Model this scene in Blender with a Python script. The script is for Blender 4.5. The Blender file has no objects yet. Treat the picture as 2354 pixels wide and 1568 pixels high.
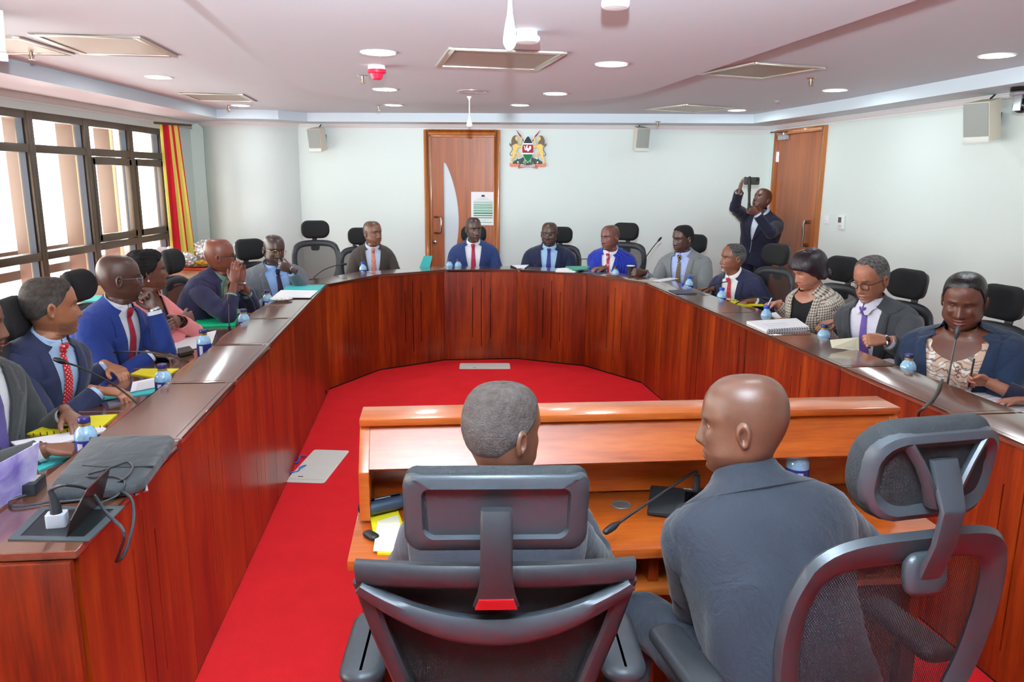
import bpy, bmesh, math, random
import numpy as np
from mathutils import Vector, Matrix, Quaternion
from mathutils import noise as mnoise
random.seed(7)
PI = math.pi
scene = bpy.context.scene
COL = scene.collection

# ------------------------------------------------------------------ camera
W, H = 2354, 1568
FPX = 1773.7
PITCH, ROLL, CAMZ = math.radians(11.920), math.radians(0.460), 1.75
_fwd = np.array([0, math.cos(PITCH), -math.sin(PITCH)])
_r0 = np.array([1.0, 0, 0]); _u0 = np.cross(_r0, _fwd)
_right = math.cos(ROLL) * _r0 + math.sin(ROLL) * _u0
_up = -math.sin(ROLL) * _r0 + math.cos(ROLL) * _u0
cam_d = bpy.data.cameras.new('camera'); cam = bpy.data.objects.new('camera', cam_d); COL.objects.link(cam)
cam_d.sensor_width = 36.0; cam_d.lens = FPX / W * 36.0; cam_d.clip_start = 0.05; cam_d.clip_end = 200
cam.matrix_world = Matrix(((_right[0], _up[0], -_fwd[0], 0), (_right[1], _up[1], -_fwd[1], 0), (_right[2], _up[2], -_fwd[2], CAMZ), (0, 0, 0, 1)))
scene.camera = cam
cy = scene.cycles; cy.max_bounces = 7; cy.diffuse_bounces = 4; cy.glossy_bounces = 3; cy.transmission_bounces = 4; cy.transparent_max_bounces = 12; cy.caustics_reflective = False; cy.caustics_refractive = False

# ------------------------------------------------------------------ world, exposure, lights
vs = scene.view_settings
vs.view_transform = 'Standard'; vs.look = 'None'; vs.exposure = 0.98; vs.gamma = 1.0; vs.use_curve_mapping = False
wd = bpy.data.worlds.new('world'); scene.world = wd; wd.use_nodes = True
_bg = wd.node_tree.nodes['Background']; _bg.inputs[0].default_value = (1.0, 0.985, 0.96, 1); _bg.inputs[1].default_value = 8.0

def add_light(name, kind, loc, energy, color=(1, 1, 1), size=0.1, rot=None, shape=None, size_y=None):
    d = bpy.data.lights.new(name, kind); d.energy = energy; d.color = color
    if kind == 'AREA':
        d.size = size
        if shape: d.shape = shape
        if size_y: d.size_y = size_y
    elif kind in ('POINT', 'SPOT'):
        d.shadow_soft_size = size
    o = bpy.data.objects.new(name, d); COL.objects.link(o); o.location = loc
    if rot: o.rotation_euler = rot
    return o
# the photographer's flash, mounted a hand above the lens
flash = add_light('camera_flash', 'SPOT', (0.0, -0.02, CAMZ + 0.32), 1600.0, (0.80, 0.92, 1.0), 0.035)
flash.data.spot_size = math.radians(116); flash.data.spot_blend = 1.0
flash.rotation_euler = (math.radians(90 + 40.0), 0, 0)       # head tilted up to bounce off the ceiling
# daylight entering through the window band on the left
_portal = add_light('window_daylight_portal', 'AREA', (-3.86, 4.6, 1.5), 1.0, (1, 1, 1), 1.6, (0, math.radians(-90), 0), 'RECTANGLE', 9.6)
_portal.data.cycles.is_portal = True

def ray(px, py):
    return _right * ((px - W / 2) / FPX) - _up * ((py - H / 2) / FPX) + _fwd
def at(px, py, z):            # the point at height z seen at a pixel of the photograph
    v = ray(px, py); t = (z - CAMZ) / v[2]
    return Vector((v[0] * t, v[1] * t, z))
def aty(px, py, y):           # the point at depth y
    v = ray(px, py); t = y / v[1]
    return Vector((v[0] * t, y, CAMZ + v[2] * t))
def atx(px, py, x):
    v = ray(px, py); t = x / v[0]
    return Vector((x, v[1] * t, CAMZ + v[2] * t))

# ------------------------------------------------------------------ materials
MATS = {}
def _nt(name):
    m = bpy.data.materials.new(name); m.use_nodes = True
    nt = m.node_tree; b = nt.nodes['Principled BSDF']
    return m, nt, b
def lin(c):                   # sRGB 0-255 to linear
    return tuple(((x / 255) / 12.92 if x / 255 <= 0.04045 else ((x / 255 + 0.055) / 1.055) ** 2.4) for x in c) + (1.0,)
def N(nt, t, **kw):
    n = nt.nodes.new(t)
    for k, v in kw.items(): setattr(n, k, v)
    return n
def L(nt, a, b): nt.links.new(a, b)
def plain(name, c, rough=0.5, metal=0.0, spec=0.5, bump=0.0, bscale=200.0, var=0.0, vscale=8.0, coat=0.0, emis=None, estr=0.0, sheen=0.0, trans=0.0, ior=1.45):
    if name in MATS: return MATS[name]
    m, nt, b = _nt(name)
    b.inputs['Base Color'].default_value = lin(c); b.inputs['Roughness'].default_value = rough; b.inputs['Metallic'].default_value = metal
    b.inputs['Specular IOR Level'].default_value = spec; b.inputs['Coat Weight'].default_value = coat; b.inputs['Sheen Weight'].default_value = sheen
    b.inputs['Transmission Weight'].default_value = trans; b.inputs['IOR'].default_value = ior
    if emis: b.inputs['Emission Color'].default_value = lin(emis); b.inputs['Emission Strength'].default_value = estr
    tc = N(nt, 'ShaderNodeTexCoord')
    if var > 0:
        nz = N(nt, 'ShaderNodeTexNoise'); nz.inputs['Scale'].default_value = vscale; nz.inputs['Detail'].default_value = 5
        L(nt, tc.outputs['Object'], nz.inputs['Vector'])
        mx = N(nt, 'ShaderNodeMixRGB'); mx.inputs[1].default_value = tuple(x * (1 - var) for x in lin(c)[:3]) + (1,); mx.inputs[2].default_value = tuple(min(1, x * (1 + var)) for x in lin(c)[:3]) + (1,)
        L(nt, nz.outputs['Fac'], mx.inputs[0]); L(nt, mx.outputs[0], b.inputs['Base Color'])
    if bump > 0:
        nb = N(nt, 'ShaderNodeTexNoise'); nb.inputs['Scale'].default_value = bscale; nb.inputs['Detail'].default_value = 3
        L(nt, tc.outputs['Object'], nb.inputs['Vector'])
        bp = N(nt, 'ShaderNodeBump'); bp.inputs['Strength'].default_value = bump; bp.inputs['Distance'].default_value = 0.01
        L(nt, nb.outputs['Fac'], bp.inputs['Height']); L(nt, bp.outputs[0], b.inputs['Normal'])
    MATS[name] = m
    return m
def wood(name, dark, mid, light, scale=(14, 14, 0.9), rough=0.3, coat=0.3, spec=0.5, blotch=1.2, cior=1.5):
    if name in MATS: return MATS[name]
    m, nt, b = _nt(name)
    tc = N(nt, 'ShaderNodeTexCoord'); oi = N(nt, 'ShaderNodeObjectInfo')
    ad = N(nt, 'ShaderNodeVectorMath', operation='MULTIPLY_ADD')
    cb = N(nt, 'ShaderNodeCombineXYZ')
    for k in range(3): L(nt, oi.outputs['Random'], cb.inputs[k])
    ad.inputs[1].default_value = (7.3, 5.1, 9.7)
    L(nt, cb.outputs[0], ad.inputs[0]); L(nt, tc.outputs['Object'], ad.inputs[2])
    mp = N(nt, 'ShaderNodeMapping'); mp.inputs['Scale'].default_value = scale; L(nt, ad.outputs[0], mp.inputs['Vector'])
    n1 = N(nt, 'ShaderNodeTexNoise'); n1.inputs['Scale'].default_value = 1.6; n1.inputs['Detail'].default_value = 7; n1.inputs['Distortion'].default_value = 0.6
    L(nt, mp.outputs[0], n1.inputs['Vector'])
    n2 = N(nt, 'ShaderNodeTexNoise'); n2.inputs['Scale'].default_value = 9; n2.inputs['Detail'].default_value = 4
    L(nt, mp.outputs[0], n2.inputs['Vector'])
    n3 = N(nt, 'ShaderNodeTexNoise'); n3.inputs['Scale'].default_value = blotch; n3.inputs['Detail'].default_value = 2
    mp3 = N(nt, 'ShaderNodeMapping'); mp3.inputs['Scale'].default_value = tuple(max(0.6, s * 0.22) for s in scale); L(nt, ad.outputs[0], mp3.inputs['Vector']); L(nt, mp3.outputs[0], n3.inputs['Vector'])
    m1 = N(nt, 'ShaderNodeMath', operation='MULTIPLY_ADD'); m1.inputs[1].default_value = 0.35; L(nt, n2.outputs['Fac'], m1.inputs[0])
    m2 = N(nt, 'ShaderNodeMath', operation='MULTIPLY'); m2.inputs[1].default_value = 0.65; L(nt, n1.outputs['Fac'], m2.inputs[0]); L(nt, m2.outputs[0], m1.inputs[2])
    m3 = N(nt, 'ShaderNodeMath', operation='MULTIPLY_ADD'); m3.inputs[1].default_value = 0.55; L(nt, n3.outputs['Fac'], m3.inputs[0])
    m4 = N(nt, 'ShaderNodeMath', operation='MULTIPLY_ADD'); m4.inputs[1].default_value = 0.75; m4.inputs[2].default_value = -0.15; L(nt, m1.outputs[0], m4.inputs[0]); L(nt, m4.outputs[0], m3.inputs[2])
    cr = N(nt, 'ShaderNodeValToRGB'); e = cr.color_ramp.elements
    e[0].position = 0.28; e[0].color = lin(dark); e[1].position = 0.72; e[1].color = lin(light)
    k = e.new(0.5); k.color = lin(mid)
    L(nt, m3.outputs[0], cr.inputs[0]); L(nt, cr.outputs[0], b.inputs['Base Color'])
    b.inputs['Roughness'].default_value = rough; b.inputs['Coat Weight'].default_value = coat; b.inputs['Coat Roughness'].default_value = 0.12; b.inputs['Coat IOR'].default_value = cior; b.inputs['Specular IOR Level'].default_value = spec
    bp = N(nt, 'ShaderNodeBump'); bp.inputs['Strength'].default_value = 0.06; bp.inputs['Distance'].default_value = 0.002
    L(nt, n2.outputs['Fac'], bp.inputs['Height']); L(nt, bp.outputs[0], b.inputs['Normal'])
    MATS[name] = m
    return m
def fabric(name, c, c2=None, kind='plain', scale=1.0, rough=0.85, sheen=0.15):
    """cloth: fine weave plus an optional pattern (dots, stripes, tweed, floral, check) in object space"""
    if name in MATS: return MATS[name]
    m, nt, b = _nt(name); c1 = lin(c); c2l = lin(c2) if c2 else c1
    tc = N(nt, 'ShaderNodeTexCoord')
    b.inputs['Roughness'].default_value = rough; b.inputs['Sheen Weight'].default_value = sheen; b.inputs['Specular IOR Level'].default_value = 0.25
    nz = N(nt, 'ShaderNodeTexNoise'); nz.inputs['Scale'].default_value = 240; nz.inputs['Detail'].default_value = 2; L(nt, tc.outputs['Object'], nz.inputs['Vector'])
    big = N(nt, 'ShaderNodeTexNoise'); big.inputs['Scale'].default_value = 11; big.inputs['Detail'].default_value = 4; big.inputs['Distortion'].default_value = 0.8; L(nt, tc.outputs['Object'], big.inputs['Vector'])
    base = N(nt, 'ShaderNodeMixRGB'); base.inputs[1].default_value = tuple(x * 0.82 for x in c1[:3]) + (1,); base.inputs[2].default_value = tuple(min(1, x * 1.15) for x in c1[:3]) + (1,)
    L(nt, nz.outputs['Fac'], base.inputs[0])
    out = base.outputs[0]
    def mixin(fac):
        mx = N(nt, 'ShaderNodeMixRGB'); mx.inputs[2].default_value = c2l; L(nt, fac, mx.inputs[0]); L(nt, out, mx.inputs[1]); return mx.outputs[0]
    def math_(op, a, v):
        q = N(nt, 'ShaderNodeMath', operation=op)
        L(nt, a, q.inputs[0])
        if isinstance(v, (int, float)): q.inputs[1].default_value = v
        else: L(nt, v, q.inputs[1])
        return q.outputs[0]
    uv = tc.outputs['UV']
    if kind in ('dots', 'check', 'pin', 'tweed', 'stripe', 'paisley'):
        sp = N(nt, 'ShaderNodeSeparateXYZ'); L(nt, uv, sp.inputs[0])
        u = math_('MULTIPLY', sp.outputs[0], 2 * PI * scale); v = math_('MULTIPLY', sp.outputs[1], 2 * PI * scale)
        if kind == 'dots':
            s = math_('MULTIPLY', math_('SINE', u, 0), math_('SINE', v, 0)); out = mixin(math_('GREATER_THAN', s, 0.62))
        elif kind == 'check':
            a = math_('ADD', u, v); d = math_('SUBTRACT', u, v)
            s = math_('MINIMUM', math_('ABSOLUTE', math_('SINE', a, 0), 0), math_('ABSOLUTE', math_('SINE', d, 0), 0)); out = mixin(math_('LESS_THAN', s, 0.28))
        elif kind == 'pin':
            s = math_('SINE', u, 0); out = mixin(math_('GREATER_THAN', s, 0.93))
        elif kind == 'tweed':
            s1 = math_('GREATER_THAN', math_('SINE', u, 0), 0.25); s2 = math_('GREATER_THAN', math_('SINE', v, 0), 0.25)
            s = math_('MULTIPLY', math_('ADD', s1, s2), 0.5); out = mixin(math_('MULTIPLY', s, 0.95))
        elif kind == 'stripe':
            out = mixin(math_('GREATER_THAN', math_('SINE', math_('ADD', u, v), 0), 0.3))
        elif kind == 'paisley':
            vo = N(nt, 'ShaderNodeTexVoronoi'); vo.inputs['Scale'].default_value = scale; L(nt, uv, vo.inputs['Vector'])
            out = mixin(math_('LESS_THAN', vo.outputs['Distance'], 0.36))
    elif kind == 'floral':
        vo = N(nt, 'ShaderNodeTexVoronoi'); vo.inputs['Scale'].default_value = scale; L(nt, tc.outputs['Object'], vo.inputs['Vector'])
        out = mixin(math_('LESS_THAN', vo.outputs['Distance'], 0.42))
        wv = N(nt, 'ShaderNodeTexWave'); wv.wave_type = 'RINGS'; wv.inputs['Scale'].default_value = scale * 0.45; wv.inputs['Distortion'].default_value = 14; wv.inputs['Detail'].default_value = 2; L(nt, tc.outputs['Object'], wv.inputs['Vector'])
        c2l = lin((70, 70, 75)); out = mixin(math_('MULTIPLY', math_('GREATER_THAN', wv.outputs['Fac'], 0.9), 0.75))
    L(nt, out, b.inputs['Base Color'])
    s_ = N(nt, 'ShaderNodeMath', operation='MULTIPLY_ADD'); s_.inputs[1].default_value = 0.06; L(nt, nz.outputs['Fac'], s_.inputs[0]); L(nt, big.outputs['Fac'], s_.inputs[2])
    bp = N(nt, 'ShaderNodeBump'); bp.inputs['Strength'].default_value = 0.45; bp.inputs['Distance'].default_value = 0.022
    L(nt, s_.outputs[0], bp.inputs['Height']); L(nt, bp.outputs[0], b.inputs['Normal'])
    MATS[name] = m
    return m
def vcol(name, rough=0.45, spec=0.5, sss=0.0, bump=0.15, bscale=120):
    """surface coloured by the mesh attribute 'col' with a little mottling"""
    if name in MATS: return MATS[name]
    m, nt, b = _nt(name)
    at_ = N(nt, 'ShaderNodeAttribute'); at_.attribute_name = 'col'
    tc = N(nt, 'ShaderNodeTexCoord'); nz = N(nt, 'ShaderNodeTexNoise'); nz.inputs['Scale'].default_value = 35; nz.inputs['Detail'].default_value = 4; L(nt, tc.outputs['Object'], nz.inputs['Vector'])
    mr = N(nt, 'ShaderNodeMapRange'); mr.inputs['To Min'].default_value = 0.76; mr.inputs['To Max'].default_value = 1.2; L(nt, nz.outputs['Fac'], mr.inputs['Value'])
    mx = N(nt, 'ShaderNodeMixRGB', blend_type='MULTIPLY'); mx.inputs[0].default_value = 1; L(nt, at_.outputs['Color'], mx.inputs[1]); L(nt, mr.outputs[0], mx.inputs[2])
    L(nt, mx.outputs[0], b.inputs['Base Color']); b.inputs['Roughness'].default_value = rough; b.inputs['Specular IOR Level'].default_value = spec
    if sss > 0:
        b.inputs['Subsurface Weight'].default_value = sss; b.inputs['Subsurface Radius'].default_value = (0.012, 0.005, 0.003); b.inputs['Subsurface Scale'].default_value = 0.4
    nb = N(nt, 'ShaderNodeTexNoise'); nb.inputs['Scale'].default_value = bscale; nb.inputs['Detail'].default_value = 3; L(nt, tc.outputs['Object'], nb.inputs['Vector'])
    bp = N(nt, 'ShaderNodeBump'); bp.inputs['Strength'].default_value = bump; bp.inputs['Distance'].default_value = 0.004; L(nt, nb.outputs['Fac'], bp.inputs['Height']); L(nt, bp.outputs[0], b.inputs['Normal'])
    MATS[name] = m
    return m

# ------------------------------------------------------------------ mesh helpers
class MB:
    """collects geometry of ONE mesh"""
    def __init__(s): s.v = []; s.f = []; s.mi = []; s.uv = {}; s.m = 0
    def add(s, vs_, fs, m=None):
        o = len(s.v); s.v.extend([tuple(p) for p in vs_]); s.f.extend([tuple(i + o for i in f) for f in fs]); s.mi.extend([s.m if m is None else m] * len(fs))
        return o
    def box(s, c, size, rot=None, m=None):
        x, y, z = [k / 2 for k in size]
        pts = [Vector((sx * x, sy * y, sz * z)) for sz in (-1, 1) for sy in (-1, 1) for sx in (-1, 1)]
        if rot is not None: pts = [rot @ p for p in pts]
        c = Vector(c)
        return s.add([p + c for p in pts], [(0, 2, 3, 1), (4, 5, 7, 6), (0, 1, 5, 4), (2, 6, 7, 3), (0, 4, 6, 2), (1, 3, 7, 5)], m)
    def prism(s, poly, z0, z1, m=None, mat=None):
        """poly: list of (x,y); extruded in z; optional Matrix"""
        n = len(poly)
        pts = [Vector((p[0], p[1], z0)) for p in poly] + [Vector((p[0], p[1], z1)) for p in poly]
        if mat is not None: pts = [mat @ p for p in pts]
        fs = [tuple(range(n - 1, -1, -1)), tuple(range(n, 2 * n))] + [(i, (i + 1) % n, n + (i + 1) % n, n + i) for i in range(n)]
        return s.add(pts, fs, m)
    def loft(s, rings, closed=True, cap0=True, cap1=True, m=None):
        n = len(rings[0]); k = len(rings)
        vs_ = [p for r in rings for p in r]; fs = []
        for i in range(k - 1):
            for j in range(n if closed else n - 1):
                a = i * n + j; b = i * n + (j + 1) % n
                fs.append((a, b, b + n, a + n))
        if closed and cap0: fs.append(tuple(range(n - 1, -1, -1)))
        if closed and cap1: fs.append(tuple(range((k - 1) * n, k * n)))
        return s.add(vs_, fs, m)
    def tube(s, pts, rad, seg=8, cap=True, m=None, flat=1.0, up=None, roundend=False):
        pts = [Vector(p) for p in pts]; n = len(pts)
        if not hasattr(rad, '__len__'): rad = [rad] * n
        rad = list(rad)
        if roundend:
            d0 = (pts[0] - pts[1]).normalized(); d1 = (pts[-1] - pts[-2]).normalized()
            r0, r1 = rad[0], rad[-1]
            pre = [(pts[0] + d0 * r0 * math.sin(a), r0 * math.cos(a)) for a in (1.45, 1.05, 0.55)]
            post = [(pts[-1] + d1 * r1 * math.sin(a), r1 * math.cos(a)) for a in (0.55, 1.05, 1.45)]
            pts = [p for p, _ in pre] + pts + [p for p, _ in post]; rad = [r for _, r in pre] + rad + [r for _, r in post]; n = len(pts)
        tang = []
        for i in range(n):
            a = pts[max(0, i - 1)]; b = pts[min(n - 1, i + 1)]; t = (b - a)
            tang.append(t.normalized() if t.length > 1e-9 else Vector((0, 0, 1)))
        ref = Vector(up) if up is not None else (Vector((0, 0, 1)) if abs(tang[0].z) < 0.9 else Vector((1, 0, 0)))
        rings = []; nx = None
        for i in range(n):
            t = tang[i]
            if nx is None: nx = (ref - t * ref.dot(t)).normalized()
            else: nx = (nx - t * nx.dot(t)).normalized()
            by = t.cross(nx)
            rings.append([pts[i] + (nx * math.cos(2 * PI * j / seg) * flat + by * math.sin(2 * PI * j / seg)) * rad[i] for j in range(seg)])
        return s.loft(rings, True, cap, cap, m)
    def lathe(s, prof, seg=20, c=(0, 0, 0), m=None, mat=None):
        """prof: list of (r, z)"""
        rings = []
        for r, z in prof:
            ring = [Vector((r * math.cos(2 * PI * j / seg), r * math.sin(2 * PI * j / seg), z)) for j in range(seg)]
            if mat is not None: ring = [mat @ p for p in ring]
            rings.append([p + Vector(c) for p in ring])
        return s.loft(rings, True, True, True, m)
    def sphere(s, c, r, seg=12, rings=8, m=None, mat=None):
        prof = [(math.sin(PI * (i + 0.02) / (rings + 0.04)), -math.cos(PI * (i + 0.02) / (rings + 0.04))) for i in range(rings + 1)]
        r = r if hasattr(r, '__len__') else (r, r, r)
        M = Matrix.Diagonal((r[0], r[1], r[2])).to_3x3()
        if mat is not None: M = mat @ M
        return s.lathe(prof, seg, c, m, M)
    def build(s, name, mats, parent=None, smooth=35, bevel=0.0, bseg=2, loc=None, uvs=None, cols=None):
        me = bpy.data.meshes.new(name); me.from_pydata(s.v, [], s.f)
        if not isinstance(mats, (list, tuple)): mats = [mats]
        for mm in mats: me.materials.append(mm)
        if len(mats) > 1: me.polygons.foreach_set('material_index', s.mi)
        if cols is not None:
            ca = me.color_attributes.new('col', 'FLOAT_COLOR', 'POINT'); ca.data.foreach_set('color', np.asarray(cols, dtype=np.float32).ravel())
        if uvs is not None:
            ul = me.uv_layers.new(name='UVMap'); li = np.zeros(len(me.loops), dtype=np.int32); me.loops.foreach_get('vertex_index', li)
            ul.data.foreach_set('uv', np.asarray(uvs, dtype=np.float32)[li].ravel())
        if bevel > 0:
            bm = bmesh.new(); bm.from_mesh(me); bmesh.ops.remove_doubles(bm, verts=bm.verts, dist=1e-6)
            es = [e for e in bm.edges if len(e.link_faces) == 2 and e.calc_face_angle(0) > 0.5]
            if es: bmesh.ops.bevel(bm, geom=es, offset=bevel, segments=bseg, profile=0.6, affect='EDGES', clamp_overlap=True)
            bmesh.ops.recalc_face_normals(bm, faces=bm.faces)
            bm.to_mesh(me); bm.free()
        if smooth:
            me.shade_smooth()
            if smooth < 180: me.set_sharp_from_angle(angle=math.radians(smooth))
        me.update()
        o = bpy.data.objects.new(name, me); COL.objects.link(o)
        if parent is not None: o.parent = parent
        if loc is not None: o.location = loc
        return o

def tag(o, label=None, cat=None, group=None, kind=None):
    if label: o['label'] = label
    if cat: o['category'] = cat
    if group: o['group'] = group
    if kind: o['kind'] = kind
    return o
def empty(name, loc=(0, 0, 0), rz=0.0):
    o = bpy.data.objects.new(name, None); COL.objects.link(o); o.location = loc; o.rotation_euler = (0, 0, rz); o.empty_display_size = 0.1
    return o
CHILD = {}
def copy_tree(o, parent=None):
    c = o.copy(); COL.objects.link(c)
    if parent is not None: c.parent = parent
    for ch in list(o.children): copy_tree(ch, c)
    return c
def rrect(w, h, r, n=5, cx=0, cy=0):
    pts = []
    for (sx, sy, a0) in ((1, 1, 0), (-1, 1, 90), (-1, -1, 180), (1, -1, 270)):
        for k in range(n + 1):
            a = math.radians(a0 + 90 * k / n); pts.append((cx + sx * (w / 2 - r) + r * math.cos(a), cy + sy * (h / 2 - r) + r * math.sin(a)))
    return pts
def catmull(pts, n=6, closed=False):
    pts = [np.array(p, float) for p in pts]; out = []; k = len(pts)
    for i in range(k if closed else k - 1):
        if closed: p0, p1, p2, p3 = pts[(i - 1) % k], pts[i], pts[(i + 1) % k], pts[(i + 2) % k]
        else: p0, p1, p2, p3 = pts[max(i - 1, 0)], pts[i], pts[i + 1], pts[min(i + 2, k - 1)]
        for j in range(n):
            t = j / n
            out.append(0.5 * ((2 * p1) + (-p0 + p2) * t + (2 * p0 - 5 * p1 + 4 * p2 - p3) * t * t + (-p0 + 3 * p1 - 3 * p2 + p3) * t ** 3))
    if not closed: out.append(pts[-1])
    return [Vector(p) for p in out]
def frame_M(origin, xdir, zdir=(0, 0, 1)):
    """matrix with local x along xdir, z up-ish"""
    x = Vector(xdir).normalized(); z = Vector(zdir); y = z.cross(x).normalized(); z = x.cross(y)
    M = Matrix((x, y, z)).transposed().to_4x4(); M.translation = Vector(origin)
    return M

WOODF = wood('desk_front_wood', (64, 14, 2), (126, 40, 6), (176, 76, 16), (13, 13, 0.8), 0.34, 0.22)
WOODT = wood('desk_top_wood', (84, 50, 36), (106, 66, 48), (128, 82, 60), (1.2, 10, 10), 0.2, 1.0, cior=1.8)
WOODR = wood('table_wood', (128, 50, 12), (176, 84, 26), (200, 108, 44), (1.2, 12, 12), 0.28, 0.45)
WOODD = wood('door_wood', (128, 62, 22), (168, 88, 36), (190, 108, 50), (26, 26, 0.6), 0.35, 0.4, blotch=0.7)
WOODFR = wood('door_frame_wood', (150, 84, 34), (182, 108, 50), (205, 130, 66), (10, 10, 0.7), 0.35, 0.4)
WHITE = plain('wall_paint', (218, 230, 226), 0.6, var=0.015, vscale=2.0, bump=0.02, bscale=90)
CEIL = plain('ceiling_paint', (204, 216, 224), 0.65, var=0.02, vscale=3.0)
TRIMW = plain('cornice_paint', (226, 227, 228), 0.5)
BLACKP = plain('black_plastic', (34, 36, 39), 0.42, bump=0.05, bscale=500)
BLACKF = plain('black_mesh_fabric', (26, 27, 29), 0.85, bump=0.3, bscale=420)
CHROME = plain('chrome', (200, 200, 205), 0.18, 1.0)
PAPER = plain('paper', (236, 237, 240), 0.7)

# ================================================================== THE ROOM
ZC, ZS, ZM, ZP = 2.295, 2.347, 2.442, 2.392      # cornice foot, perimeter soffit, main ceiling, dropped centre panel
BL, BR = Vector((-2.513, 9.288, 0)), Vector((2.941, 9.104, 0))
rdir = (Vector((3.377, 5.998, 0)) - BR).normalized()
RB = BR + rdir * 11.6                               # right wall runs behind the photographer
LX = -3.77
YB = -2.4
DESKH = math.radians(6.9)                           # the desk and ceiling axis points this far left of +Y
def struct(o): o['kind'] = 'structure'; return o

CARPET = plain('red_carpet', (244, 48, 54), 0.95, bump=0.6, bscale=420, var=0.10, vscale=5.0, spec=0.03)
mb = MB(); mb.prism([(-5.2, YB), (5.2, YB), (5.2, 10.2), (-5.2, 10.2)], -0.12, 0.0)
struct(mb.build('floor', CARPET, smooth=0))
def wall(name, a, b, z0, z1, th, mat=WHITE, parent=None):
    a, b = Vector(a), Vector(b); d = (b - a).normalized(); n = Vector((d.y, -d.x, 0)) * -1
    mb = MB(); mb.prism([(a.x, a.y), (b.x, b.y), (b.x + n.x * th, b.y + n.y * th), (a.x + n.x * th, a.y + n.y * th)], z0, z1)
    return struct(mb.build(name, mat, parent, smooth=0))
# back wall with a doorway, right wall with a doorway
bd = (BR - BL).normalized(); bn = Vector((-bd.y, bd.x, 0))       # bn points out of the room
def backpt(px, py, off=0.0):          # a point on the back wall seen at a pixel
    v = Vector(ray(px, py)); o = Vector((0, 0, CAMZ)); t = (BL - bn * off - o).dot(bn) / v.dot(bn); return o + v * t
rn = Vector((-rdir.y, rdir.x, 0))
if rn.x < 0: rn = -rn
def rightpt(px, py, off=0.0):
    v = Vector(ray(px, py)); o = Vector((0, 0, CAMZ)); t = (BR - rn * off - o).dot(rn) / v.dot(rn); return o + v * t
def wallx(p): return (Vector((p.x, p.y, 0)) - BL).dot(bd)
def wallr(p): return (Vector((p.x, p.y, 0)) - BR).dot(rdir)
D1a, D1b = wallx(backpt(976, 420)), wallx(backpt(1150, 420)); D1t = ZC - 0.005
D2a, D2b = wallr(rightpt(1779, 420)), wallr(rightpt(1893, 420)); D2t = rightpt(1899, 288).z
def holed_wall(name, O, d, out, s0, s1, z1, da, db, dt, th=0.16):
    mb = MB()
    for (a, b, z0, zz) in ((s0, da, 0, z1), (db, s1, 0, z1), (da, db, dt, z1)):
        P = [O + d * a, O + d * b, O + d * b + out * th, O + d * a + out * th]
        mb.prism([(p.x, p.y) for p in P], z0, zz)
    return struct(mb.build(name, WHITE, smooth=0))
holed_wall('wall_back', BL, bd, bn, -1.6, (BR - BL).length + 0.25, 2.62, D1a, D1b, D1t)
holed_wall('wall_right', BR, rdir, rn, -0.02, 11.6, 2.62, D2a, D2b, D2t)
wall('wall_rear', (RB.x + 0.3, YB, 0), (-4.2, YB, 0), 0, 2.62, -0.15)
# left wall: dado below the windows, header above, end piers
WB0, WB1, WT = 0.62, 2.235, 2.30
wy1 = atx(381, 420, LX).y; wy0 = -0.6
mb = MB()
for (y0, y1, z0, z1) in ((YB, 9.9, 0, WB0), (YB, 9.9, WB1, 2.62), (YB, wy0, WB0, WB1), (wy1, 9.9, WB0, WB1)):
    mb.box((LX - 0.09, (y0 + y1) / 2, (z0 + z1) / 2), (0.18, y1 - y0, z1 - z0))
struct(mb.build('wall_left', WHITE, smooth=0))
# round column in the back-left corner
C1, C2, C3 = at(474, 297, ZC), at(569, 290.5, ZC), at(684, 295.5, ZC)
def circ3(a, b, c):
    ax, ay, bx, by, cx, cy = a.x, a.y, b.x, b.y, c.x, c.y
    d = 2 * (ax * (by - cy) + bx * (cy - ay) + cx * (ay - by))
    ux = ((ax * ax + ay * ay) * (by - cy) + (bx * bx + by * by) * (cy - ay) + (cx * cx + cy * cy) * (ay - by)) / d
    uy = ((ax * ax + ay * ay) * (cx - bx) + (bx * bx + by * by) * (ax - cx) + (cx * cx + cy * cy) * (bx - ax)) / d
    return Vector((ux, uy, 0)), (Vector((ux, uy, 0)) - Vector((ax, ay, 0))).length
cc, cr_ = circ3(C1, C2, C3)
mb = MB(); mb.lathe([(cr_, 0), (cr_, 2.6)], 64, (cc.x, cc.y, 0)); struct(mb.build('wall_column', WHITE))
mb = MB(); mb.prism([(LX - 0.02, 9.30), (C1.x + 0.06, 9.30), (C1.x + 0.06, 9.9), (LX - 0.02, 9.9)], 0, 2.6); struct(mb.build('wall_column_return', WHITE, smooth=0))

# cornice: the same moulding profile swept along each wall
def cornice(name, pts, inward):
    prof = [(0.0, 0.0), (0.012, 0.0), (0.014, 0.012), (0.022, 0.018), (0.045, 0.038), (0.052, 0.046), (0.062, 0.048), (0.066, 0.056), (0.0, 0.056)]
    rings = []
    n = len(pts)
    for i, p in enumerate(pts):
        a = pts[max(0, i - 1)]; b = pts[min(n - 1, i + 1)]; t = (Vector(b) - Vector(a)).normalized(); nn = Vector((-t.y, t.x, 0)) * inward
        rings.append([Vector((p[0], p[1], ZC)) + nn * u * 1.1 + Vector((0, 0, w)) for u, w in prof])
    mb = MB(); mb.loft(rings, True); return struct(mb.build(name, TRIMW, smooth=40))
cornice('trim_1', [BL - bd * 0.1, BR + bd * 0.05], -1)
cornice('trim_2', [BR, RB], -1)
cornice('trim_3', [(LX, YB, 0), (LX, 9.6, 0)], -1)
cornice('trim_4', [(cc.x + cr_ * math.cos(a), cc.y + cr_ * math.sin(a), 0) for a in np.linspace(-2.9, 0.1, 30)], -1)
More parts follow.
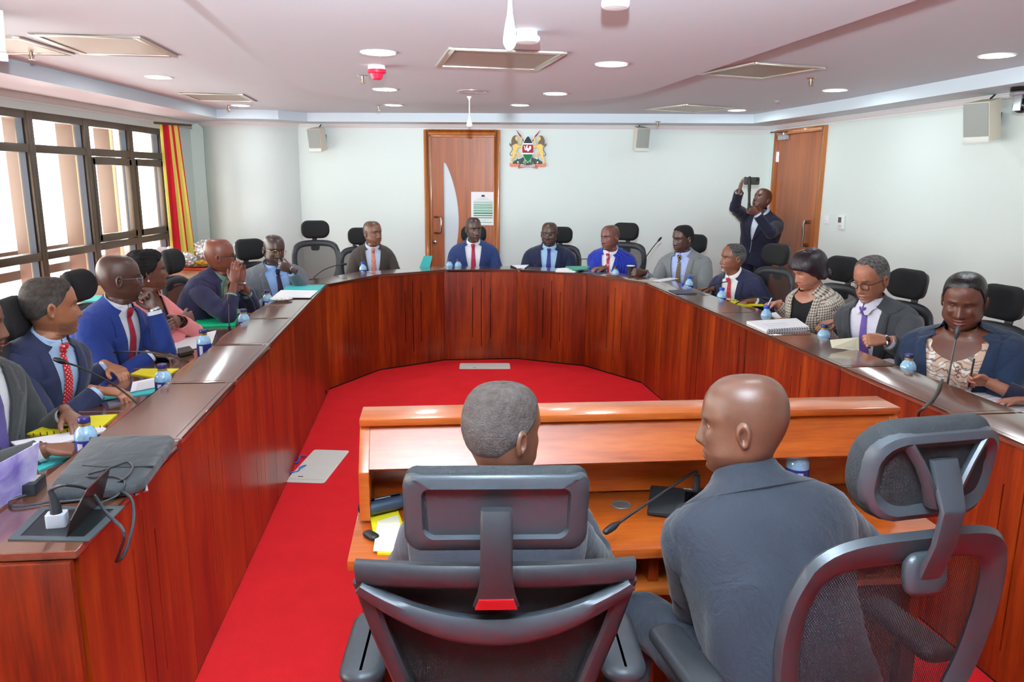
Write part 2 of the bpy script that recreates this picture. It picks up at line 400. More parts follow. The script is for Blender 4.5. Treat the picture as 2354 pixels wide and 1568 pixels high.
# perimeter soffit (frame) + riser: one slab with an opening, and the main ceiling above it
open_pts = [at(0, 166.5, ZS), at(498.5, 272, ZS)]
e0 = open_pts[0] + (open_pts[0] - open_pts[1]).normalized() * 7.0
mid = [at(px, py, ZS) for px, py in ((540, 272.6), (590, 273.2), (640, 274.6), (680, 277.6), (707, 279.4))]
rr = [at(1731.6, 283.8, ZS), at(1954, 252, ZS), at(2354, 188, ZS)]
e1 = rr[2] + (rr[2] - rr[1]).normalized() * 7.0
inner = [e0] + open_pts + mid + rr + [e1]
outer = [Vector((-4.3, e0.y, 0)), Vector((-4.3, open_pts[0].y, 0)), Vector((-4.3, 9.0, 0))] + [Vector((p.x - 0.4 * (1 - k / 5), 9.95, 0)) for k, p in enumerate(mid)] + [Vector((4.3, 9.95, 0)), Vector((4.8, rr[1].y, 0)), Vector((5.0, rr[2].y, 0)), Vector((5.2, e1.y, 0))]
mb = MB(); n = len(inner)
vv = [(p.x, p.y, ZS) for p in inner] + [(p.x, p.y, ZS) for p in outer] + [(p.x, p.y, ZM + 0.03) for p in inner]
ff = [(i, i + 1, n + i + 1, n + i) for i in range(n - 1)] + [(i, 2 * n + i, 2 * n + i + 1, i + 1) for i in range(n - 1)]
mb.add(vv, ff); struct(mb.build('ceiling_soffit', CEIL, smooth=30))
mb = MB(); mb.prism([(-5.2, YB), (5.2, YB), (5.2, 10.2), (-5.2, 10.2)], ZM, ZM + 0.2); struct(mb.build('ceiling', CEIL, smooth=0))
pp = [at(px, py, ZP) for px, py in ((452, 0), (560, 94), (640, 164), (658.7, 180), (671.5, 191), (688, 199.5), (708.9, 207.2), (736, 214), (766.6, 219.4), (820, 225.5), (862, 229.5), (905, 232.3), (955, 234.6), (1007, 236), (1090, 237.4), (1177, 237.7), (1260, 236), (1336, 232.3), (1395, 227.5), (1443, 222), (1478.7, 214.5), (1500, 207.5), (1522.8, 200), (1610, 169.7), (1850, 88), (2109, 0))]
dl = (pp[0] - pp[2]).normalized(); dr = (pp[-1] - pp[-3]).normalized()
poly = [pp[0] + dl * 5.2] + pp + [pp[-1] + dr * 5.2]
mb = MB(); mb.prism([(p.x, p.y) for p in poly][::-1], ZP, ZM + 0.01); struct(mb.build('ceiling_panel', CEIL, smooth=30))

# ---- windows: bronze aluminium frame bays along the left wall
ALU = plain('bronze_aluminium', (96, 84, 72), 0.35, 0.55)
ALUD = plain('window_gasket', (58, 62, 72), 0.4, 0.3)
GLASS, _nt_, _b_ = _nt('window_glass'); MATS['window_glass'] = GLASS
_t = N(_nt_, 'ShaderNodeBsdfTransparent'); _g = N(_nt_, 'ShaderNodeBsdfGlossy'); _g.inputs['Roughness'].default_value = 0.02; _t.inputs['Color'].default_value = (0.96, 0.98, 0.97, 1)
_mx = N(_nt_, 'ShaderNodeMixShader'); _mx.inputs[0].default_value = 0.06; L(_nt_, _t.outputs[0], _mx.inputs[1]); L(_nt_, _g.outputs[0], _mx.inputs[2])
L(_nt_, _mx.outputs[0], [x for x in _nt_.nodes if x.type == 'OUTPUT_MATERIAL'][0].inputs['Surface'])
mu = [atx(px, py, LX).y for px, py in ((75, 341), (204, 346), (304.5, 355.5))]
gap = mu[1] - mu[0]
edges = [mu[0] - gap * k for k in range(6, 0, -1)] + mu + [wy1]
edges = [e for e in edges if e > wy0 - 0.2]; edges[0] = wy0
zt1 = atx(75, 341, LX).z; zt2 = atx(100, 590, LX).z
win_n = 0
for i in range(len(edges) - 1):
    y0, y1 = edges[i], edges[i + 1]; win_n += 1
    root = empty('window_%d' % win_n, (LX, (y0 + y1) / 2, WB0)); root['kind'] = 'structure'
    w = y1 - y0
    mb = MB()
    for s in (-1, 1): mb.box((-0.05, s * (w / 2 - 0.02), (WB1 - WB0) / 2), (0.10, 0.045, WB1 - WB0))
    for z in (0.03, zt2 - WB0, zt1 - WB0, WB1 - WB0 - 0.03): mb.box((-0.045, 0, z), (0.085, w - 0.05, 0.065))
    mb.build('window_frame', ALU, root, bevel=0.004)
    mb = MB()
    for s in (-1, 1): mb.box((-0.05, s * (w / 2 - 0.05), (WB1 - WB0) / 2), (0.05, 0.02, WB1 - WB0 - 0.1))
    mb.build('gasket', ALUD, root, smooth=0)
    zz = [0.05, zt2 - WB0, zt1 - WB0, WB1 - WB0 - 0.05]
    for a, b in zip(zz, zz[1:]):
        mb = MB(); mb.box((-0.05, 0, (a + b) / 2), (0.006, w - 0.10, b - a - 0.06)); mb.build('pane', GLASS, root, smooth=0)
    if i >= len(edges) - 3:      # sliding sash in the last bays
        mb = MB()
        for z in (zt2 - WB0 + 0.075, zt1 - WB0 - 0.075): mb.box((-0.02, 0, z), (0.05, w - 0.08, 0.07))
        for s in (-1, 1): mb.box((-0.02, s * (w / 2 - 0.06), (zt1 + zt2) / 2 - WB0), (0.05, 0.05, zt1 - zt2 - 0.1))
        mb.build('sash', ALU, root, bevel=0.004)
# bronze sun-shade fins and rails outside the glass
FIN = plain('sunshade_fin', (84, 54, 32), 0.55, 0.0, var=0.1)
FINL = plain('sunshade_fin_lit_edge', (150, 116, 66), 0.5)  # paler colour paints in the light on one edge of each fin
for k, y in enumerate([edges[i] + (edges[i + 1] - edges[i]) * 0.98 for i in range(1, len(edges) - 1)]):
    r_ = empty('sunshade_fin', (LX - 0.62, y, 0)); tag(r_, 'bronze vertical sunshade fin outside the window, number %s from the curtain' % (['one', 'two', 'three', 'four', 'five', 'six', 'seven', 'eight', 'nine'][len(edges) - 3 - k]), 'fin', 'sunshade fins outside the windows')
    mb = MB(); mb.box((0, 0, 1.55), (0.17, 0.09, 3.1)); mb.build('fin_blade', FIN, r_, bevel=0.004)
    mb = MB(); mb.box((0.09, -0.03, 1.55), (0.012, 0.03, 3.1)); mb.build('fin_lit_edge', FINL, r_, smooth=0)
for z, n_ in ((0.84, 'lower'), (1.02, 'middle'), (2.36, 'upper')):
    mb = MB(); mb.box((LX - 0.80, 4.2, z), (0.06, 10.6, 0.085 if z < 2 else 0.16)); tag(mb.build('sunshade_rail', FIN, smooth=0), '%s horizontal bronze sunshade rail outside the windows' % n_, 'rail', 'sunshade rails outside the windows')
mb = MB(); mb.box((-0.02, 0, 0), (0.30, wy1 - wy0 + 0.2, 0.03)); o = mb.build('window_sill', plain('sill', (206, 190, 160), 0.5), smooth=0); o.location = (LX, (wy0 + wy1) / 2, WB0); struct(o)

# ---- door in the back wall (with a curved glass slit), door in the right wall
BK2 = Vector((-math.sin(math.atan2(rdir.y, rdir.x)), math.cos(math.atan2(rdir.y, rdir.x)), 0)).dot(rn) < 0
def door(name, O, d, out, a, b, top, fw=0.055):
    w = b - a
    root = empty(name, O + d * (a + b) / 2, math.atan2(d.y, d.x)); root['kind'] = 'structure'
    mb = MB()                       # local x along the wall, y out of the room
    for s in (-1, 1): mb.box((s * (w / 2 - fw / 2), 0.02, top / 2), (fw, 0.12, top))
    mb.box((0, 0.02, top - fw / 2), (w - 2 * fw, 0.12, fw))
    mb.build('door_frame', WOODFR, root, bevel=0.008)
    mb = MB()
    for s in (-1, 1): mb.box((s * (w / 2 - fw - 0.012), 0.05, (top - fw) / 2), (0.024, 0.06, top - fw))
    mb.box((0, 0.05, top - fw - 0.012), (w - 2 * fw, 0.06, 0.024)); mb.build('door_stop', WOODFR, root, bevel=0.004)
    mb = MB(); mb.box((0, (0.19 if name == 'door_1' else -0.19 if BK2 else 0.19), top / 2), (w + 0.3, 0.03, top + 0.2)); mb.build('gap_blocker', CEIL, root, smooth=0)  # added unseen panel, keeps the bright sky out of the door gaps
    return root, w - 2 * fw, top - fw
r1, w1, t1 = door('door_1', BL, bd, bn, D1a, D1b, D1t)
gx = (wallx(backpt(1019, 450)) - (D1a + D1b) / 2); gz1 = backpt(1018, 374).z; gz0 = 0.55
gw = wallx(backpt(1053, 480)) - wallx(backpt(1019, 480))
arc = []
for k in range(25):
    t = k / 24; z = gz1 + (gz0 - gz1) * t; arc.append((gx + gw * math.sin(PI * min(1, 0.02 + t * 0.98)) ** 0.75, z))
left = [(gx, gz1), (gx, gz0)]
# leaf built around the slit: left stile + right part following the arc
mb = MB(); y0, y1 = 0.055, 0.10
xl, xr = -w1 / 2 + 0.002, w1 / 2 - 0.002; zt = t1 - 0.002
MX = Matrix(((1, 0, 0, 0), (0, 0, 1, 0), (0, 1, 0, 0), (0, 0, 0, 1)))
mb.prism([(xl, 0.01), (gx, 0.01), (gx, zt), (xl, zt)], y0, y1, mat=MX)
mb.prism([(gx, 0.01), (xr, 0.01), (xr, gz0), (gx, gz0)], y0, y1, mat=MX)
mb.prism([(gx, gz1), (xr, gz1), (xr, zt), (gx, zt)], y0, y1, mat=MX)
for (xa, za), (xb, zb) in zip(arc, arc[1:]): mb.prism([(xa, za), (xb, zb), (xr, zb), (xr, za)], y0, y1, mat=MX)
mb.build('door_leaf', WOODD, r1, smooth=0)
FROST = plain('frosted_glass', (205, 216, 222), 0.35, spec=0.6)
mb = MB(); mb.prism([(gx - 0.01, gz0 - 0.01), (gx - 0.01, gz1 + 0.01), (gx + 0.02, gz1 + 0.005)] + [(x + 0.012, z) for x, z in arc[1:]], 0.07, 0.09, mat=MX); mb.build('pane', FROST, r1, smooth=0)
h0, h1 = backpt(1005, 499), backpt(1005, 536); hx = wallx(backpt(998, 517)) - (D1a + D1b) / 2
mb = MB(); mb.tube([(hx, 0.04, h0.z), (hx + 0.055, -0.005, h0.z), (hx + 0.082, -0.03, h0.z - 0.01), (hx + 0.09, -0.035, h0.z - 0.035), (hx + 0.09, -0.035, h1.z + 0.035), (hx + 0.082, -0.03, h1.z + 0.01), (hx + 0.055, -0.005, h1.z), (hx, 0.04, h1.z)], 0.011, 10); mb.build('door_handle', CHROME, r1)
kz = backpt(999, 557).z; mb = MB(); mb.lathe([(0.004, -0.03), (0.02, -0.028), (0.024, -0.018), (0.024, 0.0)], 16, (hx, 0.045, kz), mat=Matrix.Rotation(-PI / 2, 3, 'X').to_3x3()); mb.build('lock', CHROME, r1)
# right wall door
r2, w2, t2 = door('door_2', BR, rdir, rn, D2a, D2b, D2t, 0.05)
mb = MB(); mb.prism([(-w2 / 2 + 0.003, 0.01), (w2 / 2 - 0.003, 0.01), (w2 / 2 - 0.003, t2 - 0.004), (-w2 / 2 + 0.003, t2 - 0.004)], -0.01, 0.035, mat=MX); o = mb.build('door_leaf', WOODD, r2, smooth=0)
sx = 1
def d2x(p): return wallr(p) - (D2a + D2b) / 2
# local y of this door points to Matrix rot: check which side is the room
ryl = Vector((-math.sin(r2.rotation_euler.z), math.cos(r2.rotation_euler.z), 0)); yo = -1 if ryl.dot(rn) > 0 else 1   # yo: sign that moves into the room
ha, hb = rightpt(1863, 511), rightpt(1857, 563); hx2 = d2x(rightpt(1862, 540))
mb = MB(); zz0, zz1 = hb.z, ha.z
mb.tube([(hx2, yo * 0.02, zz1), (hx2, yo * 0.07, zz1)], 0.02, 10); mb.tube([(hx2, yo * 0.02, zz0), (hx2, yo * 0.07, zz0)], 0.02, 10)
mb.tube([(hx2, yo * 0.075, zz1 + 0.02), (hx2, yo * 0.085, zz1 - 0.03), (hx2, yo * 0.075, (zz0 + zz1) / 2), (hx2, yo * 0.085, zz0 + 0.03), (hx2, yo * 0.075, zz0 - 0.02)], 0.012, 8); mb.build('door_handle', plain('satin_steel', (150, 145, 138), 0.3, 1.0), r2)
for py in (361, 520):
    p = rightpt(1785, py); mb = MB(); mb.box((-w2 / 2 + 0.012, yo * 0.012, p.z), (0.035, 0.012, 0.11)); mb.tube([(-w2 / 2 + 0.004, yo * 0.018, p.z - 0.055), (-w2 / 2 + 0.004, yo * 0.018, p.z + 0.055)], 0.007, 8); mb.build('hinge', CHROME, r2)
# door closer: body on the leaf, arm reaching back to the frame
pz = rightpt(1808, 316).z; px_ = d2x(rightpt(1808, 316))
clo = empty('door_closer', r2.location, r2.rotation_euler.z); tag(clo, 'silver door closer with folding arm on top of right-hand door', 'door closer')
mb = MB(); mb.box((px_, yo * 0.035, pz), (0.19, 0.045, 0.055)); mb.build('closer_body', plain('silver_paint', (190, 194, 198), 0.35, 0.6), clo, bevel=0.006)
mb = MB(); mb.tube([(px_ + 0.0, yo * 0.04, pz + 0.03), (px_, yo * 0.04, pz + 0.05)], 0.012, 8); mb.tube([(px_, yo * 0.045, pz + 0.05), (px_ - 0.04, yo * 0.17, pz + 0.053)], 0.007, 8); mb.tube([(px_ - 0.04, yo * 0.17, pz + 0.053), (px_ - 0.04 + 0.14, yo * 0.03, pz + 0.056)], 0.007, 8); mb.box((px_ + 0.10, yo * 0.02, pz + 0.056), (0.05, 0.03, 0.02)); mb.build('closer_arm', CHROME, clo)

# ---- ceiling fittings
LENSE, nt_, b_ = _nt('downlight_lens'); MATS['downlight_lens'] = LENSE
b_.inputs['Base Color'].default_value = (1, 1, 1, 1); b_.inputs['Emission Color'].default_value = (0.88, 0.97, 1.0, 1); b_.inputs['Emission Strength'].default_value = 58.0
dls = [(365, 177, ZM), (554, 242, ZM), (870, 120, ZP), (885, 205, ZP), (905, 241, ZM), (1196, 241, ZM), (1277, 215, ZP), (1406, 147, ZP), (1694, 253, ZM), (1920, 207, ZM), (2292, 127, ZM)]
dnm = ['on the left near the large vent', 'above the striped curtain side', 'in front of the red alarm', 'behind the red alarm', 'farthest left over the back wall', 'farthest one left of the coat of arms', 'near the right of the round ceiling speaker', 'on the right of the central vent', 'beside the far right vent', 'on the right, second from the wall camera', 'nearest to the wall camera']
for (px, py, z), nm in zip(dls, dnm):
    p = at(px, py, z); r_ = empty('downlight', (p.x, p.y, z)); tag(r_, 'round lit white downlight ' + nm, 'downlight', 'ceiling downlights')
    mb = MB(); mb.lathe([(0.075, -0.003), (0.092, -0.007), (0.096, -0.003), (0.096, 0.0)], 28); mb.build('trim_ring', plain('white_gloss', (236, 238, 240), 0.3), r_)
    mb = MB(); mb.lathe([(0.002, -0.006), (0.07, -0.006), (0.08, -0.003)], 28); mb.build('lens', LENSE, r_)
for x, y, nm in ((-2.2, 2.2, 'over the near end of the left desk arm'), (2.6, 2.4, 'over the near end of the right desk arm'), (-0.55, 2.45, 'over the left end of the front table'), (0.80, 2.45, 'over the right end of the front table')):
    r_ = empty('downlight', (x, y, ZM if abs(x) > 1.8 else ZP)); tag(r_, 'round lit white downlight ' + nm, 'downlight', 'ceiling downlights')
    mb = MB(); mb.lathe([(0.075, -0.003), (0.092, -0.007), (0.096, -0.003), (0.096, 0.0)], 28); mb.build('trim_ring', MATS['white_gloss'], r_)
    mb = MB(); mb.lathe([(0.002, -0.006), (0.07, -0.006), (0.08, -0.003)], 28); mb.build('lens', LENSE, r_)
GRILF = plain('vent_frame', (214, 208, 196), 0.3, 0.75); GRIL = plain('vent_grille', (176, 168, 154), 0.45, 0.6, bump=0.12, bscale=400)
def vent(pxs, z, label):
    P = [at(px, py, z) for px, py in pxs]; c = sum(P, Vector()) / 4
    ux = ((P[1] - P[0]) + (P[2] - P[3])) / 2; uy = ((P[3] - P[0]) + (P[2] - P[1])) / 2
    a = math.atan2(ux.y, ux.x); w, h = min(max(ux.length, 0.52), 0.62), min(max(uy.length, 0.56), 0.66)
    r_ = empty('ceiling_vent', (c.x, c.y, z), a); tag(r_, label, 'vent', 'ceiling vents')
    mb = MB(); f = 0.035
    for s in (-1, 1): mb.box((s * (w / 2 - f / 2), 0, -0.006), (f, h, 0.012)); mb.box((0, s * (h / 2 - f / 2), -0.006), (w - 2 * f, f, 0.012))
    mb.build('frame', GRILF, r_, bevel=0.003)
    mb = MB(); mb.box((0, 0, -0.003), (w - 2 * f, h - 2 * f, 0.006)); mb.build('grille', GRIL, r_, smooth=0)
vent([(65, 75), (330, 83), (403, 127), (185, 122)], ZM, 'large square metal ceiling vent at upper left')
vent([(410, 212), (560, 215), (588, 233), (455, 230)], ZM, 'square ceiling vent at left beside the far downlight')
vent([(1024, 105), (1298, 117), (1243, 160), (1007, 152)], ZP, 'square metal vent in the middle of the dropped ceiling panel')
vent([(1705, 140), (1882, 152), (1770, 180), (1625, 168)], ZM, 'square ceiling vent crossed by the shadow band on the right')
vent([(1545, 238), (1672, 245), (1615, 258), (1503, 250)], ZM, 'far square ceiling vent at right beside the downlight')
vent([(-160, 91), (80, 91), (137, 117), (-60, 111)], ZM, 'square ceiling vent partly hidden by the left loudspeaker')
# sprinkler heads
for (px, py, z, nm) in ((71, 121, ZM, 'beside the left vent'), (525, 246, ZM, 'beside the far left downlight'), (833, 178, ZP, 'left of the red alarm'), (870, 247, ZM, 'farthest, above the back wall'), (1865, 184, ZM, 'right of the shadowed vent'), (1512, 284, ZS, 'on the soffit by the right back loudspeaker')):
    p = at(px, py - 4, z); r_ = empty('sprinkler_head', (p.x, p.y, z + 0.002)); tag(r_, 'small chrome ceiling sprinkler head ' + nm, 'sprinkler', 'sprinkler heads')
    mb = MB(); mb.lathe([(0.004, -0.006), (0.03, -0.005), (0.034, 0.0)], 16); mb.build('escutcheon', CHROME, r_)
    mb = MB(); mb.lathe([(0.009, 0), (0.009, -0.02), (0.006, -0.03), (0.005, -0.045)], 10)
    for a in range(2): mb.tube([(0.008 * (1 - 2 * a), 0, -0.018), (0.016 * (1 - 2 * a), 0, -0.03), (0.004 * (1 - 2 * a), 0, -0.046)], 0.0025, 6)
    mb.lathe([(0.002, -0.05), (0.018, -0.05), (0.018, -0.047), (0.002, -0.046)], 14); mb.build('nozzle', plain('dull_brass', (150, 130, 110), 0.35, 0.9), r_)
# red fire alarm beacon
p = at(866, 151, ZP); r_ = empty('fire_alarm', (p.x, p.y, ZP)); tag(r_, 'red fire alarm sounder with white base on the ceiling', 'alarm')
mb = MB(); mb.lathe([(0.05, 0), (0.052, -0.02), (0.05, -0.024)], 24); mb.build('base', MATS['white_gloss'], r_)
mb = MB(); mb.lathe([(0.052, -0.022), (0.053, -0.042), (0.04, -0.046), (0.03, -0.075), (0.018, -0.08), (0.002, -0.08)], 24); mb.build('sounder', plain('alarm_red', (214, 34, 66), 0.35), r_)
# smoke detector
p = at(1212, 72, ZP); r_ = empty('smoke_detector', (p.x, p.y, ZP)); tag(r_, 'white round smoke detector on the ceiling by the hanging microphone', 'detector')
mb = MB(); mb.lathe([(0.045, 0), (0.047, -0.016), (0.058, -0.024), (0.06, -0.038), (0.05, -0.048), (0.003, -0.05)], 28); mb.build('housing', MATS['white_gloss'], r_)
p = at(1416, -24, ZP); r_ = empty('smoke_detector', (p.x, p.y, ZP)); tag(r_, 'white round detector at the top edge of the picture', 'detector')
mb = MB(); mb.lathe([(0.045, 0), (0.047, -0.02), (0.05, -0.05), (0.044, -0.06), (0.003, -0.062)], 28); mb.build('housing', MATS['white_gloss'], r_)
p = at(1788, 231, ZM); r_ = empty('motion_sensor', (p.x, p.y, ZM)); tag(r_, 'tiny grey dome sensor on the right of the ceiling', 'sensor')
mb = MB(); mb.lathe([(0.03, 0), (0.03, -0.004), (0.02, -0.02), (0.002, -0.026)], 16); mb.build('dome', plain('grey_dome', (150, 148, 150), 0.4), r_)
# round flush ceiling speaker
p = at(1084, 210, ZP); r_ = empty('ceiling_speaker', (p.x, p.y, ZP)); tag(r_, 'round flush ceiling loudspeaker with chrome rim', 'speaker')
mb = MB(); mb.lathe([(0.095, -0.003), (0.105, -0.009), (0.118, -0.004), (0.118, 0)], 32); mb.build('rim', plain('speaker_rim', (205, 200, 192), 0.25, 0.7), r_)
mb = MB(); mb.lathe([(0.002, -0.004), (0.1, -0.005)], 32); mb.build('grille', plain('speaker_grille', (206, 212, 224), 0.6), r_)
# hanging microphones
def hang_mic(px, py, ln, s, label):
    p = at(px, py, ZP); r_ = empty('hanging_microphone', (p.x, p.y, ZP)); tag(r_, label, 'microphone')
    mb = MB(); mb.lathe([(0.02, 0), (0.02, -0.004), (0.008, -0.02), (0.006, -0.03)], 16); mb.build('canopy', MATS['white_gloss'], r_)
    mb = MB(); mb.tube([(0, 0, -0.02), (0, 0, -ln + 0.08 * s)], 0.0045, 8); mb.build('stem', MATS['white_gloss'], r_)
    mb = MB(); mb.lathe([(0.005, -ln + 0.09 * s), (0.01, -ln + 0.075 * s), (0.012, -ln + 0.06 * s), (0.022 * s, -ln + 0.03 * s), (0.024 * s, -ln + 0.012 * s), (0.018 * s, -ln), (0.002, -ln - 0.004)], 20); mb.build('capsule', MATS['white_gloss'], r_)
hang_mic(1079, 222, 0.235, 1.0, 'slim white hanging microphone in front of the back door')
pm = aty(1172, 70, 2.55)
p = Vector((pm.x, pm.y, ZP)); r_ = empty('hanging_microphone', p); tag(r_, 'large white teardrop hanging microphone at top centre', 'microphone')
mb = MB(); mb.tube([(0, 0, 0), (0, 0, pm.z - ZP + 0.07)], 0.006, 10); mb.build('stem', MATS['white_gloss'], r_)
mb = MB(); zc = pm.z - ZP; mb.lathe([(0.006, zc + 0.09), (0.009, zc + 0.05), (0.016, zc + 0.01), (0.021, zc - 0.025), (0.02, zc - 0.04), (0.012, zc - 0.055), (0.002, zc - 0.06)], 24); mb.build('capsule', MATS['white_gloss'], r_)

# ---- wall loudspeakers
SPB = plain('speaker_cabinet', (222, 214, 196), 0.5); SPG = plain('speaker_cloth', (160, 166, 160), 0.8, bump=0.2, bscale=500); SPW = plain('speaker_white', (222, 228, 222), 0.5)
def loudspeaker(name, c, ang, w, d, h, label, tilt=0.18, g=SPG):
    r_ = empty(name, c, ang); tag(r_, label, 'loudspeaker', 'wall loudspeakers')   # local -y faces the room
    R = Matrix.Rotation(tilt, 4, 'X')
    mb = MB(); mb.prism([(-w / 2, -d / 2), (w / 2, -d / 2), (w * 0.36, d / 2), (-w * 0.36, d / 2)], -h / 2, h / 2, mat=R); mb.build('cabinet', SPB, r_, bevel=0.008)
    mb = MB(); mb.prism([(-w / 2 + 0.006, -d / 2 - 0.006), (w / 2 - 0.006, -d / 2 - 0.006), (w / 2 - 0.006, -d / 2 + 0.004), (-w / 2 + 0.006, -d / 2 + 0.004)], -h / 2 + 0.04, h / 2 - 0.006, mat=R); mb.build('grille', g, r_, bevel=0.002)
    mb = MB(); mb.prism([(-w / 2, -d / 2 - 0.008), (w / 2, -d / 2 - 0.008), (w / 2, -d / 2), (-w / 2, -d / 2)], -h / 2, -h / 2 + 0.036, mat=R); mb.build('foot_strip', SPW, r_, bevel=0.002)
    mb = MB(); mb.tube([R @ Vector((0, d / 2 - 0.02, h / 2)), (0, d / 2 + 0.01, h / 2 + 0.05), (0, d / 2 + 0.03, h / 2 + 0.06)], 0.006, 8); mb.build('cable', BLACKP, r_); mb = MB(); mb.box((0, d / 2 + 0.03, 0.02), (0.05, 0.07, 0.08)); mb.build('bracket', BLACKP, r_)
ba = math.atan2(bd.y, bd.x)
c = backpt(731, 320, 0.13); loudspeaker('wall_loudspeaker', c, ba - 0.28, 0.16, 0.17, 0.255, 'cream and grey loudspeaker on back wall left of the wooden door')
c = backpt(1472, 319, 0.13); loudspeaker('wall_loudspeaker', c, ba + 0.22, 0.16, 0.17, 0.255, 'cream and grey loudspeaker on back wall right of the coat of arms')
c = rightpt(2262, 277, 0.16); loudspeaker('wall_loudspeaker', c, -1.12, 0.19, 0.17, 0.27, 'pale loudspeaker high on the right wall beside the camera', 0.2)
c = atx(-66, 62, -2.35); r_ = loudspeaker('wall_loudspeaker', Vector((c.x, c.y, c.z)), 0.9, 0.2, 0.18, 0.26, 'white loudspeaker cut off by the upper left edge of the picture', 0.1, SPW)
# PTZ camera under the soffit on the right
c = rightpt(2350, 235, 0.22); c.z = ZS; r_ = empty('dome_camera', c, 0.5); tag(r_, 'black and silver dome camera under the ceiling at the right edge', 'camera')
DK = plain('camera_black', (22, 22, 24), 0.25); SV = plain('camera_silver', (165, 170, 176), 0.3, 0.7)
mb = MB(); mb.lathe([(0.075, 0), (0.078, -0.02), (0.07, -0.03)], 28); mb.build('mount', DK, r_)
mb = MB(); mb.lathe([(0.072, -0.028), (0.078, -0.036), (0.074, -0.05), (0.05, -0.06)], 28); mb.build('ring', SV, r_)
mb = MB(); mb.lathe([(0.045, -0.055), (0.042, -0.075), (0.03, -0.08)], 20); mb.sphere((0, 0, -0.115), (0.05, 0.055, 0.048), 20, 14); mb.build('head', DK, r_)
for s in (-1, 1): mb = MB(); mb.box((s * 0.052, 0, -0.10), (0.014, 0.05, 0.10)); mb.build('yoke_arm', SV, r_, bevel=0.005)
mb = MB(); mb.tube([(-0.01, -0.045, -0.118), (-0.02, -0.075, -0.122)], [0.034, 0.032], 20); mb.build('lens_ring', SV, r_)
mb = MB(); mb.tube([(-0.02, -0.072, -0.122), (-0.021, -0.078, -0.1225)], [0.026, 0.024], 20); mb.build('lens', plain('lens_black', (10, 12, 22), 0.05), r_)
# switches on the right wall
p = rightpt(1902, 504, 0.0); r_ = empty('light_switch', p, math.atan2(rdir.y, rdir.x)); tag(r_, 'small white wall switch right of the right-hand door', 'switch')
mb = MB(); mb.box((0, yo * 0.006, 0), (0.085, 0.012, 0.085)); mb.build('plate', MATS['white_gloss'], r_, bevel=0.004)
mb = MB(); mb.box((0, yo * 0.014, 0), (0.02, 0.008, 0.03)); mb.build('rocker', MATS['white_gloss'], r_, bevel=0.003)
p = rightpt(1937, 511, 0.0); r_ = empty('thermostat', p, math.atan2(rdir.y, rdir.x)); tag(r_, 'white wall thermostat with grey display beside the light switch', 'thermostat')
mb = MB(); mb.box((0, yo * 0.012, 0), (0.105, 0.024, 0.13)); mb.build('case', MATS['white_gloss'], r_, bevel=0.006)
mb = MB(); mb.box((-0.012, yo * 0.0255, 0.022), (0.05, 0.003, 0.05)); mb.build('display', plain('lcd', (92, 98, 94), 0.3), r_, smooth=0)
mb = MB(); mb.box((0.0, yo * 0.0255, -0.036), (0.04, 0.003, 0.022)); mb.build('button_pad', plain('button_grey', (190, 196, 196), 0.5), r_, bevel=0.001)

# ================================================================== U-SHAPED DESK
ZL, ZW = 0.89, 0.765                      # ledge top, writing surface
cA, cB, cC, cD, cE, cF = [Vector((x, y, 0)) for x, y in ((-1.527, 6.247), (-1.216, 6.926), (-0.656, 7.339), (0.044, 7.427), (0.690, 7.146), (1.136, 6.543))]
dL = (Vector((-1.027, 1.688, 0)) - cA); nL = 6; stepL = dL / nL
dR = (Vector((1.727, 2.474, 0)) - cF).normalized(); stepR = dR * 0.752
front = [cA + stepL * k for k in range(nL, 0, -1)] + [cA, cB, cC, cD, cE, cF] + [cF + stepR * k for k in range(1, 7)]
def off_poly(P, d):
    out = []; n = len(P)
    def nr(a, b): t = (b - a).normalized(); return Vector((-t.y, t.x, 0))
    for i in range(n):
        if i == 0: m = nr(P[0], P[1]) * d
        elif i == n - 1: m = nr(P[-2], P[-1]) * d
        else:
            a, b = nr(P[i - 1], P[i]), nr(P[i], P[i + 1]); m = (a + b) / (1 + a.dot(b)) * d
        out.append(P[i] + m)
    return out
def deskpt(i, s, d, z=0.0):               # point of unit i at fraction s along it, d behind the front face
    o = off_poly(front, d); p = o[i].lerp(o[i + 1], s); return Vector((p.x, p.y, z))
SLOT = plain('slot_black', (14, 10, 9), 0.8)
unit_names = (['left arm, nearest the camera', 'left arm, second from its near end', 'left arm, third from its near end', 'left arm, fourth from its near end', 'left arm, fifth from its near end', 'left arm, next to the corner']
    + ['curved end, leftmost', 'curved end, second from left', 'curved end, in the middle facing the camera', 'curved end, fourth from left', 'curved end, rightmost']
    + ['right arm, next to the corner', 'right arm, second from the curved end', 'right arm, third from the curved end', 'right arm, fourth from the curved end', 'right arm, fifth from the curved end', 'right arm, nearest the camera'])
DU = []
